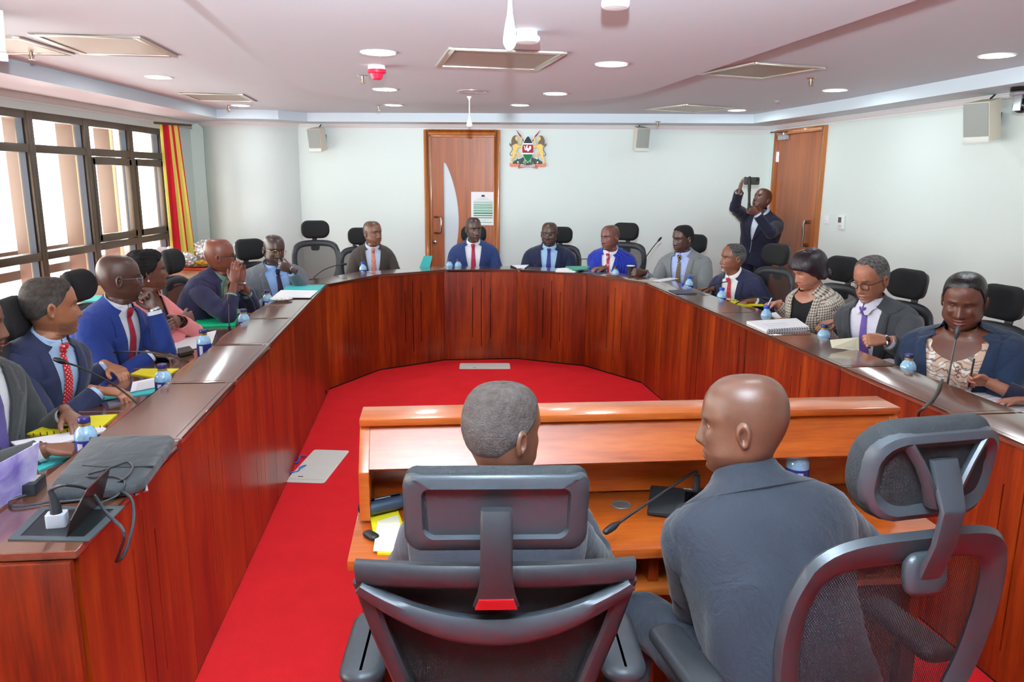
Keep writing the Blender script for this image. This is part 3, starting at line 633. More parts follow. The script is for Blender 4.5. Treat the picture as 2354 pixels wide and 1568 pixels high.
for i in range(len(front) - 1):
    a, b = front[i], front[i + 1]; c = (a + b) / 2; d = (b - a); w = d.length; ang = math.atan2(d.y, d.x)
    root = empty('desk_unit', (c.x, c.y, 0), ang); DU.append(root)
    tag(root, 'red-brown wooden desk unit with three slots, ' + unit_names[i], 'desk', 'units of the U-shaped desk')
    Mi = Matrix.Translation((c.x, c.y, 0)) @ Matrix.Rotation(ang, 4, 'Z'); Mi = Mi.inverted()
    def bil(s, dd):
        o = OFFS[round(dd, 3)] if round(dd, 3) in OFFS else OFFS.setdefault(round(dd, 3), off_poly(front, dd))
        p = Mi @ o[i].lerp(o[i + 1], s); return (p.x, p.y)
    if i == 0: OFFS = {}
    def piece(mb, s0, s1, d0, d1, z0, z1): mb.prism([bil(s0, d0), bil(s1, d0), bil(s1, d1), bil(s0, d1)], z0, z1)
    g = 0.0018 / w
    far = 1 if i < 6 else 0               # the end of the unit that lies farther from the camera
    # front panel split by three routed slots
    mb = MB(); sl = [0.41, 0.525, 0.635]; sw = 0.0065 / w; zr = [(0.23, 0.72), (0.13, 0.80), (0.22, 0.70)]
    if i >= 6: sl = [0.39, 0.51, 0.635]
    xs = [g] + [v for s in sl for v in (s - sw / 2, s + sw / 2)] + [1 - g]
    for k in range(0, len(xs), 2): piece(mb, xs[k], xs[k + 1], 0.0, 0.02, 0.012, ZL - 0.022)
    for s, (z0, z1) in zip(sl, zr):
        piece(mb, s - sw / 2, s + sw / 2, 0.0, 0.02, 0.012, z0); piece(mb, s - sw / 2, s + sw / 2, 0.0, 0.02, z1, ZL - 0.022)
    fp = mb.build('front_panel', WOODF, root, smooth=0)
    mb = MB(); piece(mb, 0.3, 0.72, 0.021, 0.026, 0.05, ZL - 0.03); mb.build('slot_backing', SLOT, fp, smooth=0)
    mb = MB(); piece(mb, 0.0, 1.0, 0.004, 0.02, 0.0, 0.012); mb.build('plinth', SLOT, root, smooth=0)
    # ledge: board with a shallow groove near its far end
    mb = MB(); e0, e1 = (0.0, 1.0); s_a, s_b = (0.945, 0.965) if far else (0.035, 0.055)
    piece(mb, g if i else -0.036, s_a, -0.008, 0.275, ZL - 0.022, ZL); piece(mb, s_b, 1 - g, -0.008, 0.275, ZL - 0.022, ZL)
    piece(mb, s_a, s_b, -0.008, 0.03, ZL - 0.022, ZL); piece(mb, s_a, s_b, 0.245, 0.275, ZL - 0.022, ZL); piece(mb, s_a, s_b, 0.03, 0.245, ZL - 0.022, ZL - 0.006)
    lg = mb.build('ledge', WOODT, root, bevel=0.0025, bseg=1)
    mb = MB(); piece(mb, 0.02, 0.98, -0.0085, -0.0078, ZL - 0.006, ZL + 0.0004); piece(mb, 0.03, 0.97, 0.012, 0.0145, ZL - 0.001, ZL + 0.0005); mb.build('inlay_line', plain('inlay', (64, 38, 28), 0.4), lg, smooth=0)
    # bowed upstand between ledge and writing surface
    mb = MB(); n = 12; fr = []; bk = []
    for k in range(n + 1):
        s = k / n; bow = 0.275 + 0.055 * math.sin(PI * s); fr.append(bil(s * (1 - 2 * g) + g, 0.24)); bk.append(bil(s * (1 - 2 * g) + g, bow))
    mb.prism(fr + bk[::-1], ZW - 0.01, ZL - 0.03); mb.build('upstand', WOODF, root, smooth=40)
    mb = MB(); piece(mb, g, 1 - g, 0.03, 0.70, ZW - 0.03, ZW); mb.build('writing_top', WOODT, root, bevel=0.004, bseg=1)
    for s0, s1 in ((0.0 + g, 0.03), (0.97, 1 - g)):
        mb = MB(); piece(mb, s0, s1, 0.022, 0.62, 0.0, ZW - 0.03); mb.build('side_panel', WOODF, root, smooth=0)
# closing panel at the near end of the left arm
o5 = off_poly(front, 0.70); p0, p1 = front[0], o5[0]; d = (p1 - p0); dn = (front[0] - front[1]).normalized()
mb = MB(); ang = math.atan2(d.y, d.x); Wd = d.length
mb.prism([(0, 0), (0.275, 0), (0.275, 0.022), (0, 0.022)], 0.0, ZL - 0.0225)
mb.prism([(0.275, 0), (Wd, 0), (Wd, 0.022), (0.275, 0.022)], 0.0, ZW)
o = mb.build('end_panel', WOODF, None, bevel=0.004); Mw = frame_M(p0 + dn * 0.024, d.normalized()); o.matrix_world = Mw
mw = o.matrix_world.copy(); o.parent = DU[0]; o.matrix_parent_inverse = DU[0].matrix_basis.inverted(); 

# ================================================================== WITNESS TABLE in front of the camera
TA = math.radians(5.8); TO = Vector((-0.449, 2.175, 0)); TLn = 1.69
tb = empty('front_table', TO, TA); tag(tb, 'reddish wooden table with raised ledge where the two nearest men sit', 'table')
mb = MB(); mb.box((TLn / 2, 0.068, 1.039), (TLn, 0.136, 0.022)); mb.build('ledge', WOODR, tb, bevel=0.004)
mb = MB(); P = [(0.03, -0.055, 0.915), (TLn - 0.03, -0.055, 0.915), (TLn - 0.03, 0.025, 1.029), (0.03, 0.025, 1.029)]; q = Vector((0, 0.013, -0.011))
mb.add([Vector(p) for p in P] + [Vector(p) + q for p in P], [(0, 1, 2, 3), (7, 6, 5, 4), (0, 4, 5, 1), (1, 5, 6, 2), (2, 6, 7, 3), (3, 7, 4, 0)]); mb.build('sloped_panel', WOODR, tb, smooth=0)
for x in (0.015, TLn - 0.015):
    mb = MB(); YZ = Matrix(((0, 0, 1, 0), (1, 0, 0, 0), (0, 1, 0, 0), (0, 0, 0, 1)))
    mb.prism([(-0.07, 0.76), (0.125, 0.76), (0.125, 1.027), (0.02, 1.027), (-0.07, 0.91)], x - 0.015, x + 0.015, mat=YZ); mb.build('hutch_side', WOODR, tb, bevel=0.003)
mb = MB(); mb.box((TLn / 2, 0.115, 0.51), (TLn - 0.02, 0.02, 1.0)); mb.build('back_panel', WOODF, tb, smooth=0)
mb = MB(); mb.box((TLn / 2, 0.10, 0.885), (TLn - 0.06, 0.012, 0.25)); mb.build('recess_back', WOODR, tb, smooth=0)
mb = MB(); mb.box((TLn / 2, -0.09, 0.735), (TLn + 0.03, 0.40, 0.03)); mb.build('worktop', WOODR, tb, bevel=0.005)
for x in (0.03, TLn / 2, TLn - 0.03):
    mb = MB(); mb.box((x, -0.06, 0.36), (0.03, 0.32, 0.72)); mb.build('leg_panel', WOODF, tb, smooth=0)
mb = MB(); mb.box((TLn / 2, -0.11, 0.60), (TLn - 0.06, 0.30, 0.022)); mb.build('shelf', WOODR, tb, bevel=0.003)
mb = MB(); mb.lathe([(0.002, 0.7506), (0.026, 0.7506), (0.03, 0.7535), (0.032, 0.7515), (0.032, 0.75)], 24, (0.80, 0.005, 0)); mb.build('cable_grommet', plain('grommet', (120, 112, 106), 0.4, 0.5), tb)
def tpt(x, y, z): return Matrix.Translation(TO) @ Matrix.Rotation(TA, 4, 'Z') @ Vector((x, y, z))

# ---- floor boxes
FBX = plain('floor_box', (222, 224, 216), 0.5, var=0.05, vscale=12)
def floorbox(px, label):
    P = [at(x, y, 0.0) for x, y in px]; c = sum(P, Vector()) / 4; ux = ((P[1] - P[0]) + (P[2] - P[3])) / 2; uy = ((P[3] - P[0]) + (P[2] - P[1])) / 2
    r_ = empty('floor_box', (c.x, c.y, 0), math.atan2(ux.y, ux.x)); w, h = ux.length, uy.length; tag(r_, label, 'floor box', 'floor boxes in the carpet')
    mb = MB(); mb.prism(rrect(w, h, 0.02, 4), 0.0, 0.006); mb.build('frame', FBX, r_, bevel=0.002, bseg=1)
    mb = MB(); mb.prism(rrect(w * 0.9, h * 0.84, 0.01, 3), 0.006, 0.009); ld = mb.build('lid', FBX, r_, bevel=0.001, bseg=1)
    mb = MB(); mb.box((-w * 0.2, -h * 0.36, 0.0095), (0.03, 0.008, 0.002)); mb.build('latch', BLACKP, ld, smooth=0)
    return r_
floorbox([(1057, 836), (1172, 836), (1173, 849), (1056, 849)], 'white floor box at the foot of the far curved desk')
fb = floorbox([(704, 1034), (784, 1039), (767, 1111), (674, 1111)], 'white floor box with cables beside the left desk arm')
for k, (c0, cl, nm) in enumerate((((40, 90, 200), 'blue', 'upper'), ((60, 110, 210), 'blue', 'lower'))):
    a = at(703, 1048 + k * 22, 0.01); b = at(684, 1062 + k * 22, 0.01); q = at(690, 1052 + k * 26, 0.012)
    mb = MB(); mb.tube(catmull([a, q + Vector((0, 0, 0.01)), b, b + Vector((-0.05, -0.02, 0))], 6), 0.005, 8); tag(mb.build('network_cable', plain('cable_blue_%d' % k, c0, 0.5)), '%s blue cable running from the floor box to the left desk' % nm, 'cable')

# ---- low cabinets under the windows
CABW = wood('cabinet_wood', (112, 46, 20), (150, 70, 34), (176, 92, 48), (1.0, 9, 9), 0.35, 0.3)
CABT = wood('cabinet_top_wood', (170, 120, 84), (190, 140, 100), (206, 158, 120), (9, 1.0, 9), 0.3, 0.4)
ycab = [3.4, 4.6, 5.8, 7.0, 8.2, 8.93]
cn = ['nearest the camera', 'second along the window', 'behind the woman in pink', 'fourth along the window', 'under the food platter']
for k, (y0, y1) in enumerate(zip(ycab, ycab[1:])):
    r_ = empty('low_cabinet', (LX + 0.30, (y0 + y1) / 2, 0)); tag(r_, 'low wooden cabinet under the windows, ' + cn[k], 'cabinet', 'low cabinets under the windows'); w = y1 - y0 - 0.004
    mb = MB(); mb.box((0, 0, 0.37), (0.52, w, 0.74)); mb.build('body', CABW, r_, smooth=0)
    mb = MB(); mb.box((0.02, 0, 0.755), (0.58, w, 0.03)); mb.build('cabinet_top', CABT, r_, bevel=0.004)
    for s in (-1, 1):
        mb = MB(); mb.box((0.268, s * w / 4, 0.37), (0.018, w / 2 - 0.008, 0.68)); dr_ = mb.build('cabinet_door', CABW, r_, bevel=0.003)
        mb = MB(); mb.sphere((0.285, s * 0.05, 0.5), 0.012, 10, 8); mb.build('knob', BLACKP, dr_)
# ---- striped curtain
RED = fabric('curtain_red', (196, 24, 40), sheen=0.2); YEL = fabric('curtain_yellow', (216, 200, 92), sheen=0.2)
cu = empty('curtain', (LX + 0.10, atx(405, 420, LX).y, 0)); tag(cu, 'red and yellow striped curtain hanging at the far end of the windows', 'curtain')
cy0 = atx(381, 420, LX + 0.1).y - cu.location.y; cy1 = atx(438, 440, LX + 0.30).y - cu.location.y
st = [('y', -0.02, 0.05), ('r', 0.05, 0.40), ('y', 0.40, 0.62), ('r', 0.62, 0.70), ('y', 0.70, 0.95), ('r', 0.95, 1.0)]
for c_, a, b in st:
    rings = []
    for z in np.linspace(0.79, 2.27, 22):
        row = []
        for k in range(9):
            u = a + (b - a) * k / 8; spread = 0.66 + 0.34 * (2.27 - z) / 1.5
            y = cy0 + (cy1 - cy0) * u * spread * 1.1; x = 0.20 * u * spread + 0.010 * math.sin(u * 21 + 0.6 * math.sin(z * 2))
            row.append(Vector((x, y, z)))
        rings.append(row + [Vector((p.x - 0.005, p.y + 0.004, p.z)) for p in reversed(row)])
    mb = MB(); mb.loft(rings, True); mb.build('red_stripe' if c_ == 'r' else 'yellow_stripe', RED if c_ == 'r' else YEL, cu, smooth=60)
mb = MB(); mb.tube([(0.0, cy0 - 0.15, 2.275), (0.22, cy1 + 0.1, 2.275)], 0.012, 10); mb.build('curtain_rail', ALU, cu)

# ================================================================== CHAIRS
MESHM, nt_, b_ = _nt('chair_mesh'); MATS['chair_mesh'] = MESHM
b_.inputs['Base Color'].default_value = lin((30, 31, 33)); b_.inputs['Roughness'].default_value = 0.7
tc_ = N(nt_, 'ShaderNodeTexCoord'); sp_ = N(nt_, 'ShaderNodeSeparateXYZ'); L(nt_, tc_.outputs['Object'], sp_.inputs[0])
def _mth(op, a, v=None):
    q = N(nt_, 'ShaderNodeMath', operation=op); L(nt_, a, q.inputs[0])
    if v is not None:
        if isinstance(v, (int, float)): q.inputs[1].default_value = v
        else: L(nt_, v, q.inputs[1])
    return q.outputs[0]
_a = _mth('SINE', _mth('MULTIPLY', sp_.outputs[0], 1300.0)); _c = _mth('SINE', _mth('MULTIPLY', sp_.outputs[2], 900.0))
_hole = _mth('GREATER_THAN', _mth('MULTIPLY', _a, _c), 0.12)
_al = _mth('SUBTRACT', _mth('MULTIPLY', _hole, -0.9), -1.0)
_tr = N(nt_, 'ShaderNodeBsdfTransparent'); _ms = N(nt_, 'ShaderNodeMixShader'); L(nt_, _al, _ms.inputs[0]); L(nt_, _tr.outputs[0], _ms.inputs[1]); L(nt_, b_.outputs[0], _ms.inputs[2])
L(nt_, _ms.outputs[0], [x for x in nt_.nodes if x.type == 'OUTPUT_MATERIAL'][0].inputs['Surface'])
CHP = plain('chair_plastic', (52, 55, 59), 0.38, bump=0.06, bscale=700)
CHD = plain('chair_dark_plastic', (34, 35, 38), 0.45, bump=0.06, bscale=700)

def rbox(mb, c, size, r, R=None, n=4, curve=None):
    """soft cushion: stack of rounded-rect rings in z"""
    w, d, h = size; rings = []
    for k in range(9):
        t = k / 8; a = (t - 0.5) * PI; z = math.sin(a) * h / 2; inset = (1 - math.cos(a)) * min(h / 2, r)
        ring = [Vector((x, y, z)) for x, y in rrect(max(0.02, w - 2 * inset), max(0.02, d - 2 * inset), max(0.004, r - inset * 0.6), n)]
        if curve: ring = [p + curve(p) for p in ring]
        if R is not None: ring = [R @ p for p in ring]
        rings.append([p + Vector(c) for p in ring])
    mb.loft(rings)
def base5(root, z=0.0):
    for k in range(5):
        a = 2 * PI * k / 5 + 0.3; d = Vector((math.cos(a), math.sin(a), 0))
        mb = MB(); mb.tube([d * 0.03 + Vector((0, 0, 0.115)), d * 0.15 + Vector((0, 0, 0.105)), d * 0.30 + Vector((0, 0, 0.075))], [0.026, 0.022, 0.016], 8); lg = mb.build('leg', CHD, root)
        mb = MB(); mb.tube([d * 0.30 + Vector((-d.y, d.x, 0)) * 0.022 + Vector((0, 0, 0.032)), d * 0.30 - Vector((-d.y, d.x, 0)) * 0.022 + Vector((0, 0, 0.032))], 0.03, 12); mb.build('caster', CHD, lg)
    mb = MB(); mb.lathe([(0.04, 0.085), (0.042, 0.14), (0.026, 0.145), (0.026, 0.40), (0.05, 0.405)], 14); mb.build('gas_column', CHD, root)
def back_tilt(p, piv=0.52, y0=-0.20, tilt=0.15):
    """chair-back plane: x across, y depth, z height measured up the back"""
    z = p[2] - piv
    return Vector((p[0], y0 + p[1] - math.sin(tilt) * z + 0.10 * max(0, 0.14 - z) ** 1.0 * 0 , piv + z * math.cos(tilt)))
def office_chair(headtilt=0.0, detail=True):
    root = empty('office_chair')
    base5(root)
    mb = MB(); rbox(mb, (0, 0.02, 0.455), (0.48, 0.47, 0.075), 0.07, curve=lambda p: Vector((0, 0, -0.012 * math.cos(p.x * 6) + 0.05 * max(0, -(p.y - 0.18) ** 2)))); mb.build('seat', BLACKF, root, smooth=60)
    mb = MB(); mb.box((0, 0, 0.405), (0.26, 0.30, 0.03)); mb.build('seat_plate', CHD, root, bevel=0.01)
    # back frame ring
    ol = [(0, 1.035), (0.11, 1.03), (0.175, 1.005), (0.205, 0.945), (0.212, 0.86), (0.200, 0.765), (0.172, 0.68), (0.162, 0.60), (0.165, 0.53), (0.10, 0.495), (0, 0.49)]
    ol = ol + [(-x, z) for x, z in ol[-2:0:-1]]
    bow = lambda x: 0.55 * x * x
    path = catmull([(x, 0, z) for x, z in ol], 4, True)
    rings = []; n = len(path); cen = Vector((0, 0, 0.78))
    for i, p in enumerate(path):
        t = (path[(i + 1) % n] - path[i - 1]).normalized(); nn = Vector((t.z, 0, -t.x))
        if nn.dot(p - cen) < 0: nn = -nn
        wd = 0.026 if p.z < 0.98 else 0.03
        cs = [(wd, 0), (wd * 0.7, 0.014), (-wd * 0.6, 0.013), (-wd, 0.0), (-wd * 0.6, -0.012), (wd * 0.7, -0.014)]
        rings.append([back_tilt(Vector((p.x, bow(p.x) + b, p.z)) + nn * a) for a, b in cs])
    rings.append(rings[0]); mb = MB(); mb.loft(rings, True, False, False); mb.build('back_frame', CHP, root, smooth=60)
    # mesh infill
    mb = MB(); nx, nz = 14, 16; vv = []; ff = []
    for k in range(nz + 1):
        z = 0.51 + (1.02 - 0.51) * k / nz
        xs = [abs(p.x) for p in path if abs(p.z - z) < 0.03] or [0.15]; hw = max(xs) - 0.008
        for j in range(nx + 1):
            x = -hw + 2 * hw * j / nx; vv.append(back_tilt((x, bow(x) + 0.012 - 0.010 * (1 - (x / hw) ** 2), z)))
    for k in range(nz):
        for j in range(nx): a = k * (nx + 1) + j; ff.append((a, a + 1, a + nx + 2, a + nx + 1))
    mb.add(vv, ff); mb.build('back_mesh', MESHM, root, smooth=60)
    mb = MB(); R = Matrix.Rotation(PI / 2 - 0.15, 3, 'X') ; rbox(mb, back_tilt((0, 0.03, 0.63)), (0.235, 0.125, 0.05), 0.055, R); mb.build('lumbar_pad', BLACKF, root, smooth=60)
    # headrest: pad in front, plastic shell with ribs behind, post
    hz = 1.165
    def hcurve(x): return 1.3 * x * x
    H = Matrix.Translation(back_tilt((0, 0.0, hz))) @ Matrix.Rotation(0.15 + headtilt, 4, 'X')
    pad = []
    for k in range(11):
        t = k / 10; a = (t - 0.5) * PI; yy = math.sin(a) * 0.030; ins = (1 - math.cos(a)) * 0.028
        pad.append([H @ Vector((x, yy + 0.028 + hcurve(x) - 0.25 * z * z * 4, z)) for x, z in rrect(0.272 - 2 * ins, 0.174 - 2 * ins, 0.072 - ins * 0.8, 6)])
    mb = MB(); mb.loft(pad); hp = mb.build('headrest', BLACKF, root, smooth=60)
    if detail:
        mb = MB(); sh = []
        for (w, h, r, yy) in ((0.262, 0.152, 0.058, 0.016), (0.258, 0.148, 0.056, -0.006), (0.236, 0.126, 0.046, -0.012), (0.212, 0.104, 0.038, -0.006), (0.196, 0.09, 0.032, 0.006)):
            sh.append([H @ Vector((x, yy + hcurve(x) - z * z, z)) for x, z in rrect(w, h, r, 6)])
        mb.loft(sh); mb.build('headrest_shell', CHP, hp, smooth=50)
        for s in (-1, 1):
            mb = MB(); mb.tube([H @ Vector((s * 0.01, -0.012, -0.045)), H @ Vector((s * 0.03, -0.016, -0.01)), H @ Vector((s * 0.05, -0.012 + hcurve(0.05), 0.025)), H @ Vector((s * 0.075, -0.006 + hcurve(0.075), 0.058))], [0.016, 0.013, 0.011, 0.012], 8, flat=0.6); mb.build('headrest_rib', CHP, hp)
        mb = MB(); p0 = back_tilt((0, -0.03, 0.985)); p1 = back_tilt((0, -0.045, 1.06)); p2 = back_tilt((0, -0.045, 1.12)); p3 = H @ Vector((0, -0.02, 0.0)); p4 = H @ Vector((0, 0.0, 0.03))
        rings = [[p + Vector((x * (1.15 if i > 2 else 1), y, z * 0)) for x, y, z in ((-0.022, -0.007, 0), (0.022, -0.007, 0), (0.024, 0.004, 0), (-0.024, 0.004, 0))] for i, p in enumerate((p0, p1, p2, p3, p4))]
        mb.loft(rings); mb.build('headrest_post', CHP, root, bevel=0.004, bseg=2)
        mb = MB(); R = Matrix.Rotation(PI / 2 - 0.15, 3, 'X'); rbox(mb, back_tilt((0, -0.022, 0.995)), (0.085, 0.075, 0.03), 0.025, R); mb.build('post_clamp', CHP, root, smooth=60)
    for s in (-1, 1):
        mb = MB(); rbox(mb, (s * 0.275, 0.03, 0.675), (0.085, 0.25, 0.032), 0.03); ar = mb.build('armrest', CHD, root, smooth=60)
        mb = MB(); mb.tube([(s * 0.275, 0.02, 0.66), (s * 0.275, 0.02, 0.54), (s * 0.262, 0.02, 0.44), (s * 0.20, 0.02, 0.405)], [0.02, 0.022, 0.024, 0.02], 8, flat=1.4); mb.build('armrest_post', CHD, ar)
    return root
def place(root, x, y, ang, label, group, first=False):
    o = root if first else copy_tree(root); o.location = (x, y, 0); o.rotation_euler = (0, 0, ang); tag(o, label, 'chair', group); return o

# ---- the different chair pushed up behind the nearest seated man
def crescent_chair():
    root = empty('office_chair'); base5(root)
    T = lambda x, y, z: back_tilt((x, y + 0.45 * x * x, z), 0.52, -0.2, 0.17)
    mb = MB(); rbox(mb, (0, 0.03, 0.455), (0.50, 0.48, 0.08), 0.07); mb.build('seat', BLACKF, root, smooth=60)
    mb = MB(); mb.box((0, 0, 0.405), (0.28, 0.32, 0.03)); mb.build('seat_plate', CHD, root, bevel=0.01)
    def band(name, pts, wds, ths, par, mat):
        """flat bar following (x,z) points on the back plane: wds = half height, ths = half depth"""
        P = [Vector((x, y, z)) for x, y, z in pts]; rings = []; n = len(P)
        for i, p in enumerate(P):
            t = (P[min(n - 1, i + 1)] - P[max(0, i - 1)]).normalized(); nn = Vector((-t.z, 0, t.x)); w, h = wds[i], ths[i]
            rings.append([T(*(p + nn * a * w + Vector((0, b * h, 0)))) for a, b in ((1, 0.5), (0.7, 1), (-0.7, 1), (-1, 0.5), (-1, -0.5), (-0.6, -1), (0.6, -1), (1, -0.5))])
        mb = MB(); mb.loft(rings); return mb.build(name, mat, par, smooth=50)
    k = 17
    xs = np.linspace(-0.245, 0.245, k)
    band('top_rail', [(x, -0.012, 1.085 - 0.10 * (x * x)) for x in xs], [0.024] * k, [0.016] * k, root, CHD)
    band('crescent', [(x, -0.022, 0.972 + 0.085 * (abs(x) / 0.24) ** 2.0) for x in np.linspace(-0.24, 0.24, 25)], [0.012 + 0.017 * math.cos(PI * x / 0.5) for x in np.linspace(-0.24, 0.24, 25)], [0.016] * 25, root, CHP)
    for s in (-1, 1):
        band('side_strut', [(s * x, -0.014, z) for x, z in ((0.235, 1.065), (0.205, 0.95), (0.165, 0.82), (0.125, 0.70), (0.085, 0.58), (0.06, 0.50))], [0.017] * 6, [0.014] * 6, root, CHD)
        band('mesh_edge', [(s * x, 0.0, z) for x, z in ((0.225, 1.02), (0.185, 0.90), (0.14, 0.76), (0.10, 0.64), (0.075, 0.55))], [0.01] * 5, [0.01] * 5, root, CHD)
    mb = MB(); vv = []; ff = []; nz, nx = 14, 12
    for a in range(nz + 1):
        z = 0.54 + 0.53 * a / nz; hw = 0.07 + 0.165 * ((z - 0.54) / 0.53) ** 0.9
        for b in range(nx + 1): x = -hw + 2 * hw * b / nx; vv.append(T(x, 0.012, z))
    for a in range(nz):
        for b in range(nx): i = a * (nx + 1) + b; ff.append((i, i + 1, i + nx + 2, i + nx + 1))
    mb.add(vv, ff); mb.build('back_mesh', plain('chair_mesh_dense', (16, 16, 18), 0.8, bump=0.3, bscale=500), root, smooth=60)
    hz = 1.195
    def hs(x, y, z): return T(x, y + 1.15 * x * x - 0.012 * (x / 0.1) ** 0, z + hz)
    mb = MB(); pad = []
    for i in range(9):
        a = (i / 8 - 0.5) * PI; yy = 0.022 + math.sin(a) * 0.022; ins = (1 - math.cos(a)) * 0.02
        pad.append([hs(x, yy, z + 0.004 + 0.25 * x * x) for x, z in rrect(0.315 - 2 * ins, 0.158 - 2 * ins, 0.03 - ins * 0.6, 5)])
    mb.loft(pad); hp = mb.build('headrest', BLACKF, root, smooth=60)
    mb = MB(); sh = []
    for (w, h, r, yy, zo) in ((0.318, 0.150, 0.026, 0.016, 0), (0.318, 0.150, 0.026, -0.004, 0), (0.306, 0.138, 0.022, -0.010, 0), (0.252, 0.100, 0.018, -0.008, 0.006), (0.244, 0.092, 0.016, 0.004, 0.006)):
        sh.append([hs(x, yy, z + zo + 0.25 * x * x) for x, z in rrect(w, h, r, 5)])
    mb.loft(sh); mb.build('headrest_shell', CHP, hp, smooth=40)
    mb = MB(); rings = []
    for (z, y, w) in ((1.035, -0.034, 0.040), (1.06, -0.040, 0.033), (1.09, -0.044, 0.028), (1.14, -0.044, 0.027), (1.20, -0.036, 0.027), (1.225, -0.022, 0.026)):
        rings.append([T(a * w, y + b * 0.009, z) for a, b in ((1, 0.4), (0.85, 1), (-0.85, 1), (-1, 0.4), (-1, -0.5), (-0.8, -1), (0.8, -1), (1, -0.5))])
    mb.loft(rings); po = mb.build('headrest_post', CHD, root, smooth=50)
    mb = MB(); mb.add([T(-0.036, -0.047, 1.034), T(0.036, -0.047, 1.034), T(0.029, -0.052, 1.058), T(-0.029, -0.052, 1.058), T(-0.036, -0.035, 1.034), T(0.036, -0.035, 1.034), T(0.029, -0.04, 1.058), T(-0.029, -0.04, 1.058)], [(0, 1, 2, 3), (4, 7, 6, 5), (0, 4, 5, 1), (2, 6, 7, 3), (0, 3, 7, 4), (1, 5, 6, 2)]); tag(mb.build('red_badge', plain('red_badge', (196, 38, 46), 0.4), po, smooth=0), 'red trapezoid badge')
    for s in (-1, 1):
        mb = MB(); rbox(mb, (s * 0.285, 0.06, 0.70), (0.10, 0.27, 0.04), 0.045); ar = mb.build('armrest', CHP, root, smooth=60)
        mb = MB(); mb.tube([(s * 0.285, 0.04, 0.69), (s * 0.285, 0.04, 0.56), (s * 0.27, 0.03, 0.44), (s * 0.2, 0.03, 0.405)], [0.022, 0.024, 0.026, 0.02], 8, flat=1.4); mb.build('armrest_post', CHD, ar)
    return root
cc1 = crescent_chair(); place(cc1, -0.035, 1.53, math.radians(2), 'black chair with crescent back and red badge, nearest the camera', None, True)
oc = office_chair()
place(oc, 0.655, 1.525, math.radians(14), 'black mesh chair turned in the right foreground behind the man in grey', 'black mesh chairs', True).scale = (1.0, 1.0, 1.09)

# ================================================================== PEOPLE
SKIN = vcol('skin', 0.38, 0.55, 0.0, 0.10, 260); HAIRM = vcol('hair', 0.75, 0.35, 0.0, 0.9, 260); HAIRG = vcol('hair_sleek', 0.38, 0.5, 0.0, 0.4, 90)
EYEW = plain('eye_white', (190, 180, 170), 0.25); EYEI = plain('eye_iris', (26, 16, 12), 0.15)
def sstep(a, b, x): t = np.clip((x - a) / (b - a), 0, 1); return t * t * (3 - 2 * t)
_HR = [  # zf, yf, zb, yb, half width, superellipse n
    (0.1185, 0.000, 0.1185, -0.020, 0.002, 2.0), (0.1160, 0.030, 0.1165, -0.048, 0.032, 2.0), (0.108, 0.050, 0.109, -0.072, 0.051, 2.0), (0.094, 0.0675, 0.094, -0.090, 0.0645, 2.05),
    (0.074, 0.0815, 0.074, -0.1015, 0.0725, 2.1), (0.050, 0.0890, 0.050, -0.1075, 0.0765, 2.15), (0.027, 0.0915, 0.028, -0.1085, 0.0775, 2.2), (0.006, 0.0880, 0.010, -0.1065, 0.0765, 2.2),
    (-0.016, 0.0880, -0.008, -0.1010, 0.0745, 2.2), (-0.036, 0.0885, -0.026, -0.0930, 0.0715, 2.2), (-0.054, 0.0890, -0.042, -0.0840, 0.0685, 2.2), (-0.068, 0.0890, -0.056, -0.0760, 0.0650, 2.2),
    (-0.082, 0.0870, -0.068, -0.0700, 0.0585, 2.1), (-0.096, 0.0850, -0.078, -0.0670, 0.0515, 2.0), (-0.108, 0.0810, -0.086, -0.0655, 0.0450, 1.95), (-0.116, 0.0700, -0.094, -0.0650, 0.0455, 2.0),
    (-0.119, 0.0520, -0.104, -0.0655, 0.0475, 2.0), (-0.124, 0.0370, -0.116, -0.0665, 0.0510, 2.0), (-0.140, 0.0330, -0.132, -0.0680, 0.0530, 2.0), (-0.165, 0.0360, -0.150, -0.0700, 0.0555, 2.0), (-0.200, 0.0430, -0.175, -0.0720, 0.0620, 2.0), (-0.235, 0.0500, -0.215, -0.0760, 0.0760, 2.0)]
